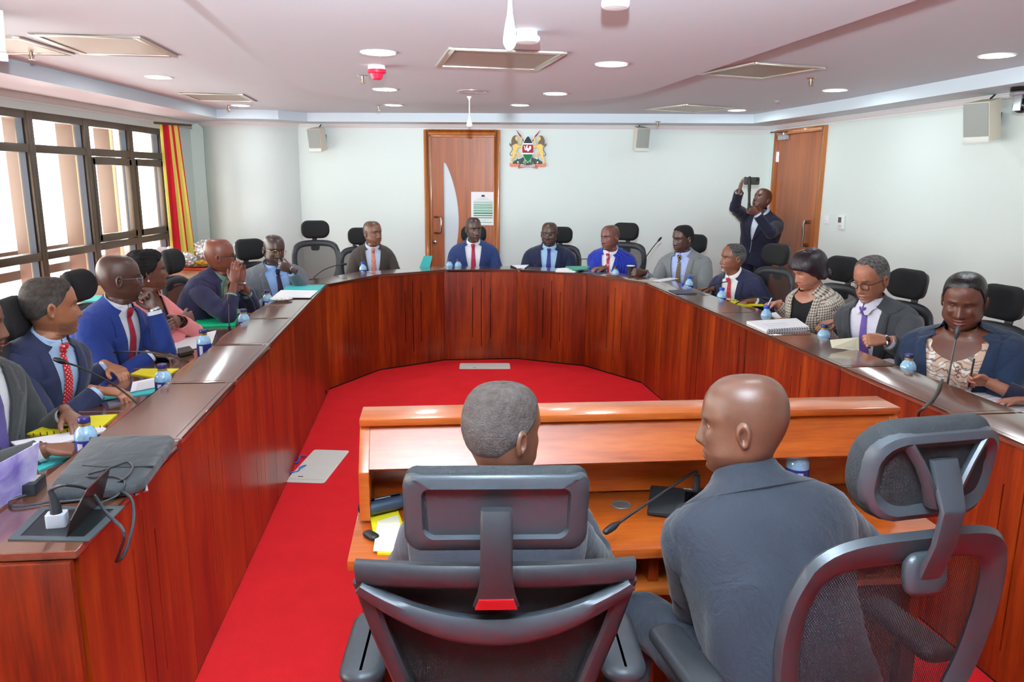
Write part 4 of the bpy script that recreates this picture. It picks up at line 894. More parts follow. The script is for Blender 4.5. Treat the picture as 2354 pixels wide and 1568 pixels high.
def head_grid(wide=1.0, jaw=1.0, nose=1.0, lips=1.0, fat=0.0, neck=1.0, nr=84, ns=84, smile=0.0, long=1.0, openm=0.0):
    T = np.array(_HR); k = len(T); u = np.linspace(0, k - 1, nr); R = np.zeros((nr, 6))
    for c in range(6):
        col = T[:, c]
        for i, uu in enumerate(u):
            j = min(int(uu), k - 2); t = uu - j; p0, p1, p2, p3 = col[max(j - 1, 0)], col[j], col[j + 1], col[min(j + 2, k - 1)]
            R[i, c] = 0.5 * (2 * p1 + (p2 - p0) * t + (2 * p0 - 5 * p1 + 4 * p2 - p3) * t * t + (3 * p1 - p0 - 3 * p2 + p3) * t ** 3)
    v = np.arange(ns) / ns; th = 2 * PI * v - 0.42 * np.sin(2 * PI * v)
    c, s = np.cos(th), np.sin(th); V = np.zeros((nr, ns, 3))
    for i in range(nr):
        zf, yf, zb, yb, hw, n = R[i]
        lowr = sstep(-0.02, -0.09, zf); hw2 = hw * wide * (1 + (jaw - 1) * lowr) + fat * 0.010 * lowr
        if zf < -0.12: hw2 = hw * neck
        ry, cy = (yf - yb) / 2, (yf + yb) / 2
        e = 2 / n
        x = hw2 * np.sign(s) * np.abs(s) ** e; y = cy + ry * np.sign(c) * np.abs(c) ** e; z = zf + (zb - zf) * (1 - c) / 2
        if zf < -0.12: y = cy + ry * neck * np.sign(c) * np.abs(c) ** e
        V[i, :, 0], V[i, :, 1], V[i, :, 2] = x, y, z
    x, y, z = V[..., 0], V[..., 1], V[..., 2]; ax = np.abs(x); front = (c[None, :] > 0) * 1.0 * np.ones((nr, 1))
    g = lambda a, b: np.exp(-a * a - b * b)
    h = np.interp(z, [-0.056, -0.051, -0.045, -0.037, -0.02, 0.004, 0.022], [0, 0.005, 0.019, 0.024, 0.017, 0.007, 0.0])
    sg = np.interp(z, [-0.05, -0.043, -0.036, -0.015, 0.02], [0.0195, 0.0185, 0.0150, 0.0105, 0.0095]) * nose
    d = h * np.exp(-(x / sg) ** 2)
    d += -0.0095 * g((ax - 0.031) / 0.017, (z - 0.004) / 0.0105) + 0.0045 * g((ax - 0.028) / 0.024, (z - 0.024) / 0.008)
    d += (0.004 + fat * 0.005) * g((ax - 0.047) / 0.018, (z + 0.024) / 0.017)
    zz = z - smile * 6.0 * ax * ax
    d += lips * 0.0060 * g(x / 0.021, (zz + 0.0645) / 0.0055) + lips * 0.0075 * g(x / 0.019, (zz + 0.079 + openm * 0.004) / 0.006) - (0.0055 + openm * 0.004) * g(x / 0.022, (zz + 0.0715) / (0.0026 + openm * 0.003))
    d += -0.003 * g(x / 0.02, (z + 0.090) / 0.005) + 0.005 * g(x / 0.017, (z + 0.104) / 0.010)
    V[..., 1] += d * front
    V[..., 0] += np.sign(x) * fat * 0.006 * g((ax - 0.07) / 0.03, (z + 0.06) / 0.03)
    V[..., 2] *= np.where(V[..., 2] < 0.2, long, 1.0)
    return V, th, R
def grid_normals(V):
    du = np.roll(V, -1, 1) - np.roll(V, 1, 1); dv = np.zeros_like(V); dv[1:-1] = V[2:] - V[:-2]; dv[0] = V[1] - V[0]; dv[-1] = V[-1] - V[-2]
    n = np.cross(du, dv); l = np.linalg.norm(n, axis=2, keepdims=True); n = n / np.maximum(l, 1e-9)
    n[0] = (0, 0, 1)
    return n
def ear_mesh(side):
    """small cupped ear on the y-z plane, x outward"""
    vs_, fs = [], []; nr, ns = 6, 18
    for i in range(nr):
        r = i / (nr - 1)
        for j in range(ns):
            a = 2 * PI * j / ns; ey = 0.0175 * (1 + 0.12 * math.sin(a)) * r; ez = 0.0315 * r
            lift = [0.006, 0.005, 0.009, 0.0155, 0.0145, 0.006][i]
            yy = ey * math.cos(a) - 0.004 * math.sin(a); zz = ez * math.sin(a) - (0.003 if math.sin(a) < -0.7 else 0)
            vs_.append((side * (lift * 0.9 + 0.22 * -min(0, yy) * 1.2 + 0.002), yy, zz))
    for i in range(nr - 1):
        for j in range(ns): a = i * ns + j; b = i * ns + (j + 1) % ns; fs.append((a, b, b + ns, a + ns))
    fs.append(tuple(range(ns)))
    return vs_, fs

_hand_cache = {}
CURLS = {'relaxed': [(22, 28, 18), (26, 32, 20), (30, 34, 22), (34, 36, 24)], 'flat': [(6, 8, 5), (5, 8, 5), (6, 9, 6), (9, 12, 8)], 'grip': [(48, 55, 35), (55, 58, 38), (60, 60, 40), (64, 60, 40)],
         'fist': [(70, 85, 50), (75, 88, 55), (78, 88, 55), (80, 85, 50)], 'point': [(8, 10, 6), (62, 75, 50), (70, 82, 52), (74, 80, 50)], 'pen': [(42, 48, 24), (50, 60, 35), (62, 70, 45), (68, 72, 45)], 'splay': [(10, 14, 8), (12, 14, 8), (14, 16, 10), (18, 20, 12)]}
def hand_mesh(kind):
    if kind in _hand_cache: return _hand_cache[kind]
    mb = MB(); rings = []
    for (y, w, t, z) in ((-0.055, 0.050, 0.043, 0), (-0.02, 0.049, 0.039, 0), (0.0, 0.051, 0.034, 0), (0.02, 0.064, 0.033, 0), (0.045, 0.078, 0.031, 0.001), (0.07, 0.082, 0.027, 0.002), (0.088, 0.078, 0.022, 0.002), (0.095, 0.07, 0.014, 0.001)):
        rings.append([Vector((w / 2 * math.copysign(abs(math.cos(a)) ** 0.75, math.cos(a)), y, z + t / 2 * math.copysign(abs(math.sin(a)) ** 0.75, math.sin(a)))) for a in [2 * PI * j / 16 for j in range(16)]])
    mb.loft(rings)
    spread = 2.2 if kind in ('splay',) else 1.0
    for f, (bx, ln, r, sp) in enumerate(((-0.0295, 0.074, 0.0088, 4), (-0.0095, 0.083, 0.009, 1), (0.0105, 0.076, 0.0086, -2), (0.0295, 0.060, 0.0076, -6))):
        p = Vector((bx, 0.080, 0.001)); pts = [p]; ang = 0; yawf = math.radians(-sp * spread)
        for seg, cu in zip((0.46, 0.30, 0.24), CURLS[kind][f]):
            ang += math.radians(cu); dv = Vector((math.sin(-yawf) * -1 * math.cos(ang), math.cos(yawf) * math.cos(ang), -math.sin(ang)))
            pts.append(pts[-1] + dv * ln * seg); 
        mid = []
        for a, b in zip(pts, pts[1:]): mid += [a, a.lerp(b, 0.5)]
        mid.append(pts[-1]); mb.tube(mid, [r * q for q in (1.05, 1.0, 1.04, 0.95, 0.98, 0.9, 0.78)], 10, roundend=True)
    tp = [Vector((-0.022, 0.012, -0.006)), Vector((-0.041, 0.040, -0.012)), Vector((-0.056, 0.066, -0.018)), Vector((-0.062, 0.092, -0.024))]
    if kind in ('grip', 'fist', 'pen', 'point'): tp = [Vector((-0.022, 0.012, -0.006)), Vector((-0.040, 0.036, -0.018)), Vector((-0.046, 0.060, -0.034)), Vector((-0.034, 0.082, -0.046))]
    if kind == 'flat': tp = [Vector((-0.022, 0.012, -0.004)), Vector((-0.042, 0.038, -0.006)), Vector((-0.056, 0.064, -0.008)), Vector((-0.060, 0.090, -0.010))]
    mid = []
    for a, b in zip(tp, tp[1:]): mid += [a, a.lerp(b, 0.5)]
    mid.append(tp[-1]); mb.tube(mid, [0.017, 0.0155, 0.0135, 0.0115, 0.0115, 0.0105, 0.0088], 10, roundend=True)
    me = bpy.data.meshes.new('tmp'); me.from_pydata(mb.v, [], mb.f); o = bpy.data.objects.new('tmp', me); COL.objects.link(o)
    m = o.modifiers.new('r', 'REMESH'); m.mode = 'VOXEL'; m.voxel_size = 0.0042
    s = o.modifiers.new('s', 'SMOOTH'); s.iterations = 3; s.factor = 0.5
    dg = bpy.context.evaluated_depsgraph_get(); em = o.evaluated_get(dg).to_mesh()
    vs_ = np.zeros(len(em.vertices) * 3); em.vertices.foreach_get('co', vs_); vs_ = vs_.reshape(-1, 3); fs = [tuple(p.vertices) for p in em.polygons]
    o.evaluated_get(dg).to_mesh_clear(); bpy.data.objects.remove(o); bpy.data.meshes.remove(me)
    _hand_cache[kind] = (vs_, fs); return _hand_cache[kind]

_TT = np.array([(-0.16, .165, .125, 0.01), (0.0, .180, .132, 0.0), (0.2, .176, .124, 0.0), (0.4, .184, .126, 0.0), (0.6, .198, .130, 0.0), (0.74, .212, .124, -.004), (0.83, .215, .110, -.010), (0.895, .200, .094, -.014), (0.945, .160, .080, -.016), (0.98, .110, .070, -.014), (1.015, .073, .063, -.010), (1.05, .062, .060, -.006)])
class Torso:
    def __init__(s, hip, nb, fwd, sx=1.0, sy=1.0, belly=0.0, bust=0.0):
        s.hip, s.nb, s.fwd = Vector(hip), Vector(nb), Vector(fwd).normalized(); s.sx, s.sy, s.belly, s.bust = sx, sy, belly, bust
        s.c = (s.hip + s.nb) / 2 - s.fwd * 0.035
    def spine(s, t): return s.hip * (1 - t) ** 2 + s.c * 2 * t * (1 - t) + s.nb * t * t
    def frame(s, t):
        u = ((s.c - s.hip) * 2 * (1 - t) + (s.nb - s.c) * 2 * t).normalized(); r = s.fwd.cross(u).normalized(); f = u.cross(r)
        return r, f, u
    def ab(s, t):
        a, b, y = [float(np.interp(t, _TT[:, 0], _TT[:, k])) for k in (1, 2, 3)]
        k = 1.0 if t > 0.95 else 1.0
        fade = float(1 - sstep(0.9, 1.0, t))
        a *= 1 + (s.sx - 1) * (0.35 + 0.65 * fade); b *= 1 + (s.sy - 1) * (0.3 + 0.7 * fade)
        return a, b, y
    def P(s, t, th, off=0.0, n=2.45):
        a, b, y = s.ab(t); a += off; b += off; c_, s_ = math.cos(th), math.sin(th); e = 2 / n
        x = a * math.copysign(abs(s_) ** e, s_); yy = b * math.copysign(abs(c_) ** e, c_)
        if c_ > 0:
            yy += s.belly * math.exp(-((t - 0.22) / 0.25) ** 2) * c_ ** 1.2
            if s.bust: yy += s.bust * math.exp(-((t - 0.60) / 0.13) ** 2) * (math.exp(-((abs(x) - 0.075) / 0.06) ** 2))
        r, f, u = s.frame(t); return s.spine(t) + r * x + f * (yy + y)
    def th_of(s, t, x, off=0.0, n=2.45):
        a, b, y = s.ab(t); a += off; q = min(0.999, abs(x) / a); return math.copysign(math.asin(q ** (n / 2)), x)
    def Px(s, t, x, off=0.0): return s.P(t, s.th_of(t, x, off), off)

def wrink(p, amp, f=11.0):
    q = Vector((p[0] * f, p[1] * f, p[2] * f * 0.8)); return amp * (mnoise.noise(q) + 0.5 * mnoise.noise(q * 2.3))
class Part:
    """mesh with uv"""
    def __init__(s): s.mb = MB(); s.uv = []
    def grid(s, rows, closed=False, uvs=None, flip=False):
        n = len(rows[0]); o = len(s.mb.v); fs = []
        for i in range(len(rows) - 1):
            for j in range(n if closed else n - 1):
                a = i * n + j; b = i * n + (j + 1) % n; f = (a, b, b + n, a + n); fs.append(f[::-1] if flip else f)
        s.mb.add([p for r in rows for p in r], fs)
        if uvs is None: uvs = [[(j * 0.01, i * 0.01) for j in range(n)] for i in range(len(rows))]
        s.uv += [q for r in uvs for q in r]
    def cap(s, idx0, n, rev=False):
        f = tuple(range(idx0, idx0 + n)); s.mb.f.append(f[::-1] if rev else f); s.mb.mi.append(0)
    def build(s, name, mat, parent, smooth=70): return s.mb.build(name, mat, parent, smooth, uvs=s.uv)

def ik(S, Wp, up, fo, pole):
    d = Wp - S; L_ = d.length
    if L_ > (up + fo) * 0.985: Wp = S + d.normalized() * (up + fo) * 0.985; d = Wp - S; L_ = d.length
    if L_ < 0.08: L_ = 0.08
    a = (up * up - fo * fo + L_ * L_) / (2 * L_); h = math.sqrt(max(1e-6, up * up - a * a)); dn = d.normalized(); p = (pole - dn * pole.dot(dn)).normalized()
    return S + dn * a + p * h, Wp
def limb_rows(S, E, Wp, radii, seg=16, amp=0.0, pre=None, nrow=22):
    """tube rows through S-E-W with a rounded elbow; radii interpolated over (0..1)"""
    pts = []
    if pre is not None: pts.append(pre)
    k = 0.16
    pts += [S, S.lerp(E, 0.5), S.lerp(E, 1 - k), E.lerp((S + Wp) / 2, 0.06), E.lerp(Wp, k), E.lerp(Wp, 0.5), Wp]
    path = catmull(pts, 6); n = len(path); L_ = [0.0]
    for a, b in zip(path, path[1:]): L_.append(L_[-1] + (b - a).length)
    rows = []; uvs = []; nx = None
    for i, p in enumerate(path):
        t = (path[min(n - 1, i + 1)] - path[max(0, i - 1)]).normalized()
        if nx is None: nx = t.orthogonal().normalized()
        else: nx = (nx - t * nx.dot(t)).normalized()
        by = t.cross(nx); s = L_[i] / L_[-1]; r = float(np.interp(s, [q[0] for q in radii], [q[1] for q in radii])); row = []; uv = []
        for j in range(seg):
            a = 2 * PI * j / seg; d = nx * math.cos(a) + by * math.sin(a); rr = r
            if amp: rr += wrink(p + d * r, amp, 13) + amp * 0.55 * math.sin(L_[i] * 70 + 3.2 * math.sin(a + 0.7) + 3 * mnoise.noise(p * 6)) * math.exp(-((s - 0.56) / 0.16) ** 2)
            row.append(p + d * rr); uv.append((a * r, L_[i]))
        rows.append(row); uvs.append(uv)
    return rows, uvs, path

def person(label, hip, head, face, head_yaw=None, head_pitch=0.0, head_tilt=0.0, skin=(96, 58, 40), suit=(30, 36, 62), shirt=(200, 214, 232), tie=None, tie_kind='plain', tie2=None, tie_scale=60, hair='short', hair_col=(24, 20, 18), grey=0.0, glasses=None,
           arms=None, sx=1.0, sy=1.0, belly=0.0, bust=0.0, female=False, suit_kind='plain', suit2=None, suit_scale=100, shirt_kind='plain', shirt2=None, shirt_scale=30, vtop=0.075, vbutton=0.36, head_kw=None, head_s=1.0, beard=0.0, beard_col=(30, 24, 22), eyes=0.35, legs='sit', lapel=True, cuff=True, feet=None, kneecap=None, collar=True, neckskin=False, scalp=0.0, smooth_head=None, jbot=-0.1, wr=1.0):
    root = empty('person', (hip[0], hip[1], 0)); tag(root, label, 'person'); org = Vector((hip[0], hip[1], 0))
    fa = math.radians(face); fwd = Vector((-math.sin(fa), math.cos(fa), 0)); head = Vector(head); hip = Vector(hip)
    hy = math.radians(face if head_yaw is None else head_yaw)
    RH = (Matrix.Rotation(hy, 3, 'Z') @ Matrix.Rotation(math.radians(head_pitch), 3, 'X') @ Matrix.Rotation(math.radians(head_tilt), 3, 'Y'))
    nb = head - Vector((0, 0, 0.142 * head_s)) - fwd * 0.024 - (RH @ Vector((0, 1, 0)) - fwd) * 0.012 + Vector((0, 0, 0)) 
    T = Torso(hip, nb, fwd, sx, sy, belly, bust)
    tag_n = label.replace(' ', '_')[:40]
    W_ = lambda p: Vector(p) - org
    suitm = fabric('suit_' + tag_n, suit, suit2, suit_kind, suit_scale, 0.8 if not female else 0.85)
    shirtm = fabric('shirt_' + tag_n, shirt, shirt2, shirt_kind, shirt_scale, 0.7, 0.05)
    # ---------------- body: head + neck + hands + arms as one mesh
    B = MB(); cols = []
    kw = dict(head_kw or {}); V, th, R = head_grid(**kw); NR, NS = V.shape[:2]; nrm = grid_normals(V)
    sk = np.array(lin(skin)[:3]) * 1.3; col = np.tile(sk, (NR, NS, 1)); x, y, z = V[..., 0], V[..., 1], V[..., 2]; ax = np.abs(x); fr = (np.cos(th)[None, :] > 0.1) * np.ones((NR, 1))
    def paint(mask, c_, k=1.0):
        m = np.clip(mask, 0, 1)[..., None] * k; col[:] = col * (1 - m) + np.array(c_) * m
    lipc = sk * np.array([0.85, 0.55, 0.55]) + np.array([0.05, 0.01, 0.012]) if not female else sk * np.array([0.9, 0.45, 0.5]) + np.array([0.10, 0.012, 0.02])
    paint(np.exp(-(x / 0.023) ** 4 - ((z + 0.0715) / 0.0115) ** 4) * fr, lipc, 0.8)
    paint(np.exp(-(x / 0.021) ** 2 - ((z + 0.0715 - (0.5 * ax * ax / 0.02 * kw.get('smile', 0))) / 0.0022) ** 2) * fr, sk * 0.25, 0.8)
    brz = 0.0245 - 2.2 * (ax - 0.027) ** 2
    paint(np.exp(-((z - brz) / (0.0036 if female else 0.0046)) ** 2 - ((ax - 0.030) / 0.0185) ** 6) * fr, np.array(lin((22, 17, 15))[:3]) * (1 - grey * 0.5) + 0.12 * grey, 0.85)
    paint(np.exp(-((ax - 0.031) / 0.017) ** 2 - ((z - 0.003) / 0.010) ** 2) * fr, sk * 0.78, 0.5)  # shade of the eye sockets painted into the skin colour
    zl = np.interp(np.abs(((th + PI) % (2 * PI)) - PI), [0, 0.5, 0.95, 1.2, 1.45, 1.75, 2.3, PI], [0.082, 0.078, 0.062, 0.03, 0.0, -0.02, -0.05, -0.055])
    if scalp > 0: paint(sstep(-0.012, 0.012, z - zl[None, :]), np.array(lin((30, 25, 23))[:3]), scalp)
    if beard > 0:
        bm_ = sstep(-0.050, -0.062, z) * sstep(-0.128, -0.112, z) * fr + np.exp(-((z + 0.056) / 0.006) ** 2 - (x / 0.028) ** 4) * fr * 0.8
        if beard < 0.5: bm_ = np.exp(-(x / 0.026) ** 4 - ((z + 0.098) / 0.018) ** 4) * fr + np.exp(-((z + 0.0565) / 0.005) ** 2 - (x / 0.026) ** 4) * fr
        bm_ *= (1 - np.exp(-(x / 0.022) ** 4 - ((z + 0.0715) / 0.011) ** 4)); paint(bm_ * (0.75 + 0.25 * np.sin(x * 900) * np.sin(z * 800)), lin(beard_col)[:3], 0.8)
    wz = sstep(-0.112, -0.19, z)
    Rt = Matrix((T.frame(1.0)[0], T.frame(1.0)[1], T.frame(1.0)[2])).transposed()
    RHn, Rtn = np.array(RH), np.array(Rt); Vs = V * head_s
    hw_ = Vs @ RHn.T + np.array(head); tw_ = (Vs + np.array([0, 0.018, 0.172 * head_s])) @ Rtn.T + np.array(nb)
    VW = hw_ * (1 - wz[..., None]) + tw_ * wz[..., None] - np.array(org)
    fs = [(i * NS + j, (i + 1) * NS + j, (i + 1) * NS + (j + 1) % NS, i * NS + (j + 1) % NS) for i in range(NR - 1) for j in range(NS)]
    B.add(VW.reshape(-1, 3), fs + [tuple(range(NS))]); cols += list(col.reshape(-1, 3))
    def addp(vs_, fs_, c_):
        B.add(vs_, fs_); cols.extend([c_] * len(vs_))
    hx = 0.0765 * kw.get('wide', 1.0)
    for s in (-1, 1):
        ev, ef = ear_mesh(s); 
        pts = []
        for p in ev:
            q = Matrix.Rotation(math.radians(-12), 3, 'X') @ Vector(p); q = Vector((q.x + s * (hx - 0.005), q.y - 0.012, q.z - 0.006)) * head_s
            pts.append(RH @ q + head - org)
        addp(pts, ef if s > 0 else [f[::-1] for f in ef], sk * 0.95)
        # upper lid
        ei = np.argmin((x - s * 0.031) ** 2 + (z - 0.004) ** 2 + (1 - fr) * 9); ey = y.reshape(-1)[ei] - 0.0088
        lv = []; lf = []; nl, ml = 7, 12
        top = 1.45; bot = 0.62 - eyes * 1.35     # latitude range covered by the lid
        for a in range(nl):
            la = bot + (top - bot) * a / (nl - 1)
            for b in range(ml):
                lo = (b / (ml - 1) - 0.5) * 2.7; r_ = 0.0133
                lv.append(RH @ (Vector((s * 0.031 + r_ * math.cos(la) * math.sin(lo), ey + r_ * math.cos(la) * math.cos(lo), 0.004 + r_ * math.sin(la))) * head_s) + head - org)
        for a in range(nl - 1):
            for b in range(ml - 1): i = a * ml + b; lf.append((i, i + 1, i + ml + 1, i + ml))
        addp(lv, lf, sk * 0.8)
        lv = []
        for a in range(4):
            la = -0.55 - 0.85 * a / 3
            for b in range(ml):
                lo = (b / (ml - 1) - 0.5) * 2.7; r_ = 0.0130
                lv.append(RH @ (Vector((s * 0.031 + r_ * math.cos(la) * math.sin(lo), ey + r_ * math.cos(la) * math.cos(lo), 0.004 + r_ * math.sin(la))) * head_s) + head - org)
        addp(lv, [(a * ml + b + ml, a * ml + b + ml + 1, a * ml + b + 1, a * ml + b) for a in range(3) for b in range(ml - 1)], sk * 0.85)
    eyec = []
    for s in (-1, 1):
        ei = np.argmin((x - s * 0.031) ** 2 + (z - 0.004) ** 2 + (1 - fr) * 9); eyec.append(Vector((s * 0.031, y.reshape(-1)[ei] - 0.0088, 0.004)))
    # ---------------- arms
    jk = Part(); skcuffs = []; hands_info = {}
    arms = arms or {}
    for side, s in (('L', -1), ('R', 1)):
        A = arms.get(side) or {}
        r_, f_, u_ = T.frame(0.80); shx = T.ab(0.80)[0] - 0.052
        S = T.spine(0.795) + r_ * s * shx - u_ * (0.004 + 0.05 * max(0, sx - 1.05)) + Vector(A.get('sh', (0, 0, 0)))
        Wt = Vector(A.get('w', tuple(hip + fwd * 0.40 + r_ * s * 0.17 + Vector((0, 0, 0.22)))))
        pole = Vector(A.get('pole', tuple(-u_ * 1.0 + r_ * s * 0.55 - f_ * 0.35)))
        E_, Wt = ik(S, Wt, 0.295, 0.262, pole)
        fd = Vector(A.get('f', tuple((Wt - E_).normalized()))).normalized(); pn = Vector(A.get('n', (0, 0, -1)))
        rows, uvs, path = limb_rows(S, E_, Wt, [(0, 0.066 * sy), (0.12, 0.074 * (0.65 + 0.35 * sx)), (0.3, 0.067 * (0.6 + 0.4 * sx)), (0.55, 0.057 * (0.6 + 0.4 * sx)), (0.8, 0.050), (0.97, 0.0455), (1.0, 0.0445)], 18, 0.006, pre=S - r_ * s * 0.07 + u_ * 0.008)
        slv = A.get('sleeve', 0.955); k = int(len(rows) * slv); rows, uvs = rows[:k], uvs[:k]
        o0 = len(jk.mb.v); jk.grid([[W_(p) for p in r] for r in rows], True, uvs, flip=True)
        # cuff lip turned in
        lip = [W_(path[k - 1] + (p - path[k - 1]) * 0.82) for p in rows[-1]]; jk.grid([[W_(p) for p in rows[-1]], lip], True, flip=True)
        fdir = (Wt - E_).normalized()
        if cuff and not female:
            cr, cu_, cp = limb_rows(path[k - 1] - fdir * 0.03, path[k - 1] - fdir * 0.005, path[k - 1] + fdir * 0.020, [(0, 0.039), (1, 0.0365)], 18)
            skcuffs.append([[W_(p) for p in r] for r in cr])
        # hand
        hv, hf = hand_mesh(A.get('hand', 'relaxed')); zz = -(pn - fd * pn.dot(fd)).normalized(); xx = fd.cross(zz); M = Matrix((xx, fd, zz)).transposed(); hs_ = 0.94 * (0.9 if female else 1.0)
        hv2 = hv.copy(); ff2 = hf
        if s < 0: hv2[:, 0] *= -1; ff2 = [f[::-1] for f in hf]
        HV = (hv2 * hs_) @ np.array(M).T + np.array(Wt) - np.array(org)
        pc = np.tile(sk * 1.02, (len(HV), 1)); palm = sstep(0.002, -0.010, hv2[:, 2]); pc = pc * (1 - palm[:, None] * 0.55) + np.minimum(1, sk * np.array([1.55, 1.5, 1.5]) + 0.06) * palm[:, None] * 0.55
        B.add(HV, ff2); cols.extend(list(pc))
        fr_, fu_, fp_ = limb_rows(S, E_, Wt, [(0, 0.055), (0.5, 0.044), (0.9, 0.028), (1.0, 0.025)], 10, nrow=10)
        addp([W_(p) for r in fr_ for p in r], [(a * 10 + b, (a + 1) * 10 + b, (a + 1) * 10 + (b + 1) % 10, a * 10 + (b + 1) % 10) for a in range(len(fr_) - 1) for b in range(10)], sk)
        hands_info[side] = dict(W=Wt, E=E_, f=fd, z=zz, x=xx, M=M, fdir=fdir)
    # simple inner trunk so the body is one figure
    tr = [[W_(T.P(t, 2 * PI * j / 12, -0.02)) for j in range(12)] for t in np.linspace(-0.1, 0.96, 9)]
    addp([p for r in tr for p in r], [(a * 12 + b, a * 12 + (b + 1) % 12, (a + 1) * 12 + (b + 1) % 12, (a + 1) * 12 + b) for a in range(8) for b in range(12)], sk)
    C4 = np.ones((len(cols), 4)); C4[:, :3] = np.array(cols)
    body = B.build('body', SKIN, root, 180, cols=C4)
    for e in eyec:
        mb = MB(); mb.sphere(W_(RH @ (e * head_s) + head), 0.0122 * head_s, 14, 10); eo = mb.build('eye', EYEW, body)
        mb = MB(); mb.sphere(W_(RH @ ((e + Vector((0, 0.0085, -0.0008 - eyes * 0.0005))) * head_s) + head), (0.0066, 0.0046, 0.0066), 12, 8, mat=RH); mb.build('iris', EYEI, eo)
    # ---------------- jacket
    nt = 30; ncol = 44; ts = np.linspace(jbot, 0.992, nt)
    def opening(t):
        if t <= vbutton: return 0.004 if vbutton > 0 else 0.03
        q = (t - vbutton) / (1 - vbutton); return 0.004 + vtop * q ** 0.75
    rows = []; uvs = []
    for t in ts:
        a, b, _ = T.ab(t); w = min(opening(t), a * 0.93); th0 = T.th_of(t, w, 0.012); row = []; uv = []
        for j in range(ncol + 1):
            tt = th0 + (2 * PI - 2 * th0) * j / ncol; p = T.P(t, tt, 0.012); d = (p - T.spine(t)); d.z = 0; d = d.normalized() if d.length > 1e-6 else d
            am = (0.006 * float(1 - sstep(0.75, 0.95, t)) + 0.0015) * wr; edge = min(1, 6 * min(j, ncol - j) / ncol)
            row.append(W_(p + d * ((wrink(p, am, 10) if wr == 1.0 else wrink((p[0], p[1], p[2] * 0.45), am, 9) + 0.004 * math.sin(p[2] * 60 + 9 * p[0] + 4 * mnoise.noise(p * 5)) * max(0, 0.45 - t)) * edge))); uv.append((tt * 0.17, t * 0.5))
        rows.append(row); uvs.append(uv)
    jk.grid(rows, False, uvs)
    if lapel:
        tl = np.linspace(max(vbutton, 0.02), 0.985, 26)
        for s in (-1, 1):
            R1 = []; U1 = []
            for t in tl:
                q = (t - tl[0]) / (tl[-1] - tl[0]); w = opening(t)
                lw = np.interp(q, [0, 0.1, 0.35, 0.62, 0.70, 0.705, 0.76, 0.9, 1.0], [0.004, 0.02, 0.055, 0.082, 0.086, 0.052, 0.058, 0.050, 0.045]) * (0.95 if female else 1.0); a_ = T.ab(t)[0]; row = []; uv = []
                for c_, off in ((0.0, 0.0135), (0.02, 0.021), (0.5, 0.024), (0.96, 0.0225), (1.0, 0.019), (1.0, 0.0125)):
                    xx_ = min(w + lw * c_, a_ * 0.90 + 0.012); row.append(W_(T.P(t, s * T.th_of(t, xx_, off), off))); uv.append((xx_, t * 0.5))
                R1.append(row); U1.append(uv)
            jk.grid(R1, False, U1, flip=(s < 0))
        R1 = []
        for (t, off) in ((0.950, 0.014), (0.955, 0.021), (0.985, 0.024), (1.02, 0.024), (1.06, 0.021), (1.078, 0.018), (1.075, 0.013), (1.04, 0.008)):
            th0 = T.th_of(min(t, 0.985), opening(0.985), 0.02); row = []
            for j in range(31):
                a_ = th0 + (2 * PI - 2 * th0) * j / 30; bk_ = (1 - math.cos(a_)) / 2; tt = 0.95 + (t - 0.95) * (0.45 + 0.55 * min(1, bk_ * 1.6)); row.append(W_(T.P(tt, a_, off, 2.1)))
            R1.append(row)
        jk.grid(R1, False)
    jk.build('jacket', suitm, root)
    # ---------------- shirt, cuffs, collar
    sh = Part(); rows = []; uvs = []
    wn = 1.25
    for t in np.linspace(-0.08, 0.99 if not neckskin else 0.90, 26):
        rows.append([W_(T.P(t, -wn + 2 * wn * j / 20, 0.004)) for j in range(21)]); uvs.append([((-wn + 2 * wn * j / 20) * 0.15, t * 0.5) for j in range(21)])
    if neckskin:     # V neckline: lower the top edge in the middle
        for j in range(21):
            dip = neckskin * max(0.0, 1 - abs(j - 10) / 4.2)
            for i in range(26):
                tnew = -0.08 + (min(0.97, 0.955) - dip + 0.08) * i / 25; rows[i][j] = W_(T.P(tnew, -wn + 2 * wn * j / 20, 0.006)); uvs[i][j] = ((-wn + 2 * wn * j / 20) * 0.15, tnew * 0.5)
    sh.grid(rows, False, uvs, flip=True)
    for c_ in skcuffs:
        cp_ = Part(); cp_.grid(c_, True, flip=True); cp_.build('cuff', shirtm, root)
    if not neckskin: sh.grid([[W_(T.P(t, 2 * PI * j / 28, 0.004 if t < 0.97 else 0.0)) for j in range(28)] for t in np.linspace(0.86, 1.05, 8)], True)
    if collar and not neckskin:
        nbp = T.spine(1.0); r_, f_, u_ = T.frame(1.0); hd = (head + RH @ Vector((0, -0.01, -0.12)) - nbp).normalized(); u2 = (u_ * 0.5 + hd * 0.5).normalized(); f2 = (f_ - u2 * f_.dot(u2)).normalized(); r2_ = f2.cross(u2)
        rows = []
        for (rad, h, pt) in ((0.056, 0.028, 0), (0.062, 0.047, 0), (0.066, 0.046, 0), (0.078, 0.010, 0), (0.083, -0.004, 1), (0.080, -0.006, 1)):
            row = []
            for j in range(33):
                a = math.radians(3 + 354 * j / 32); aa = min(a, 2 * PI - a); pnt = pt * (0.046 * math.exp(-((aa - 0.34) / 0.24) ** 2)); tl_ = 0.012 * math.cos(a)
                yb = math.cos(a) * rad * 1.0 - 0.012 + pt * 0.012 * math.exp(-((aa - 0.3) / 0.3) ** 2)
                row.append(W_(nbp + r2_ * math.sin(a) * (rad + pt * 0.004) + f2 * yb + u2 * (h - pnt - tl_ - 0.004)))
            rows.append(row)
        sh.grid(rows, False)
    sh.build('shirt' if not female else 'blouse', shirtm, root)
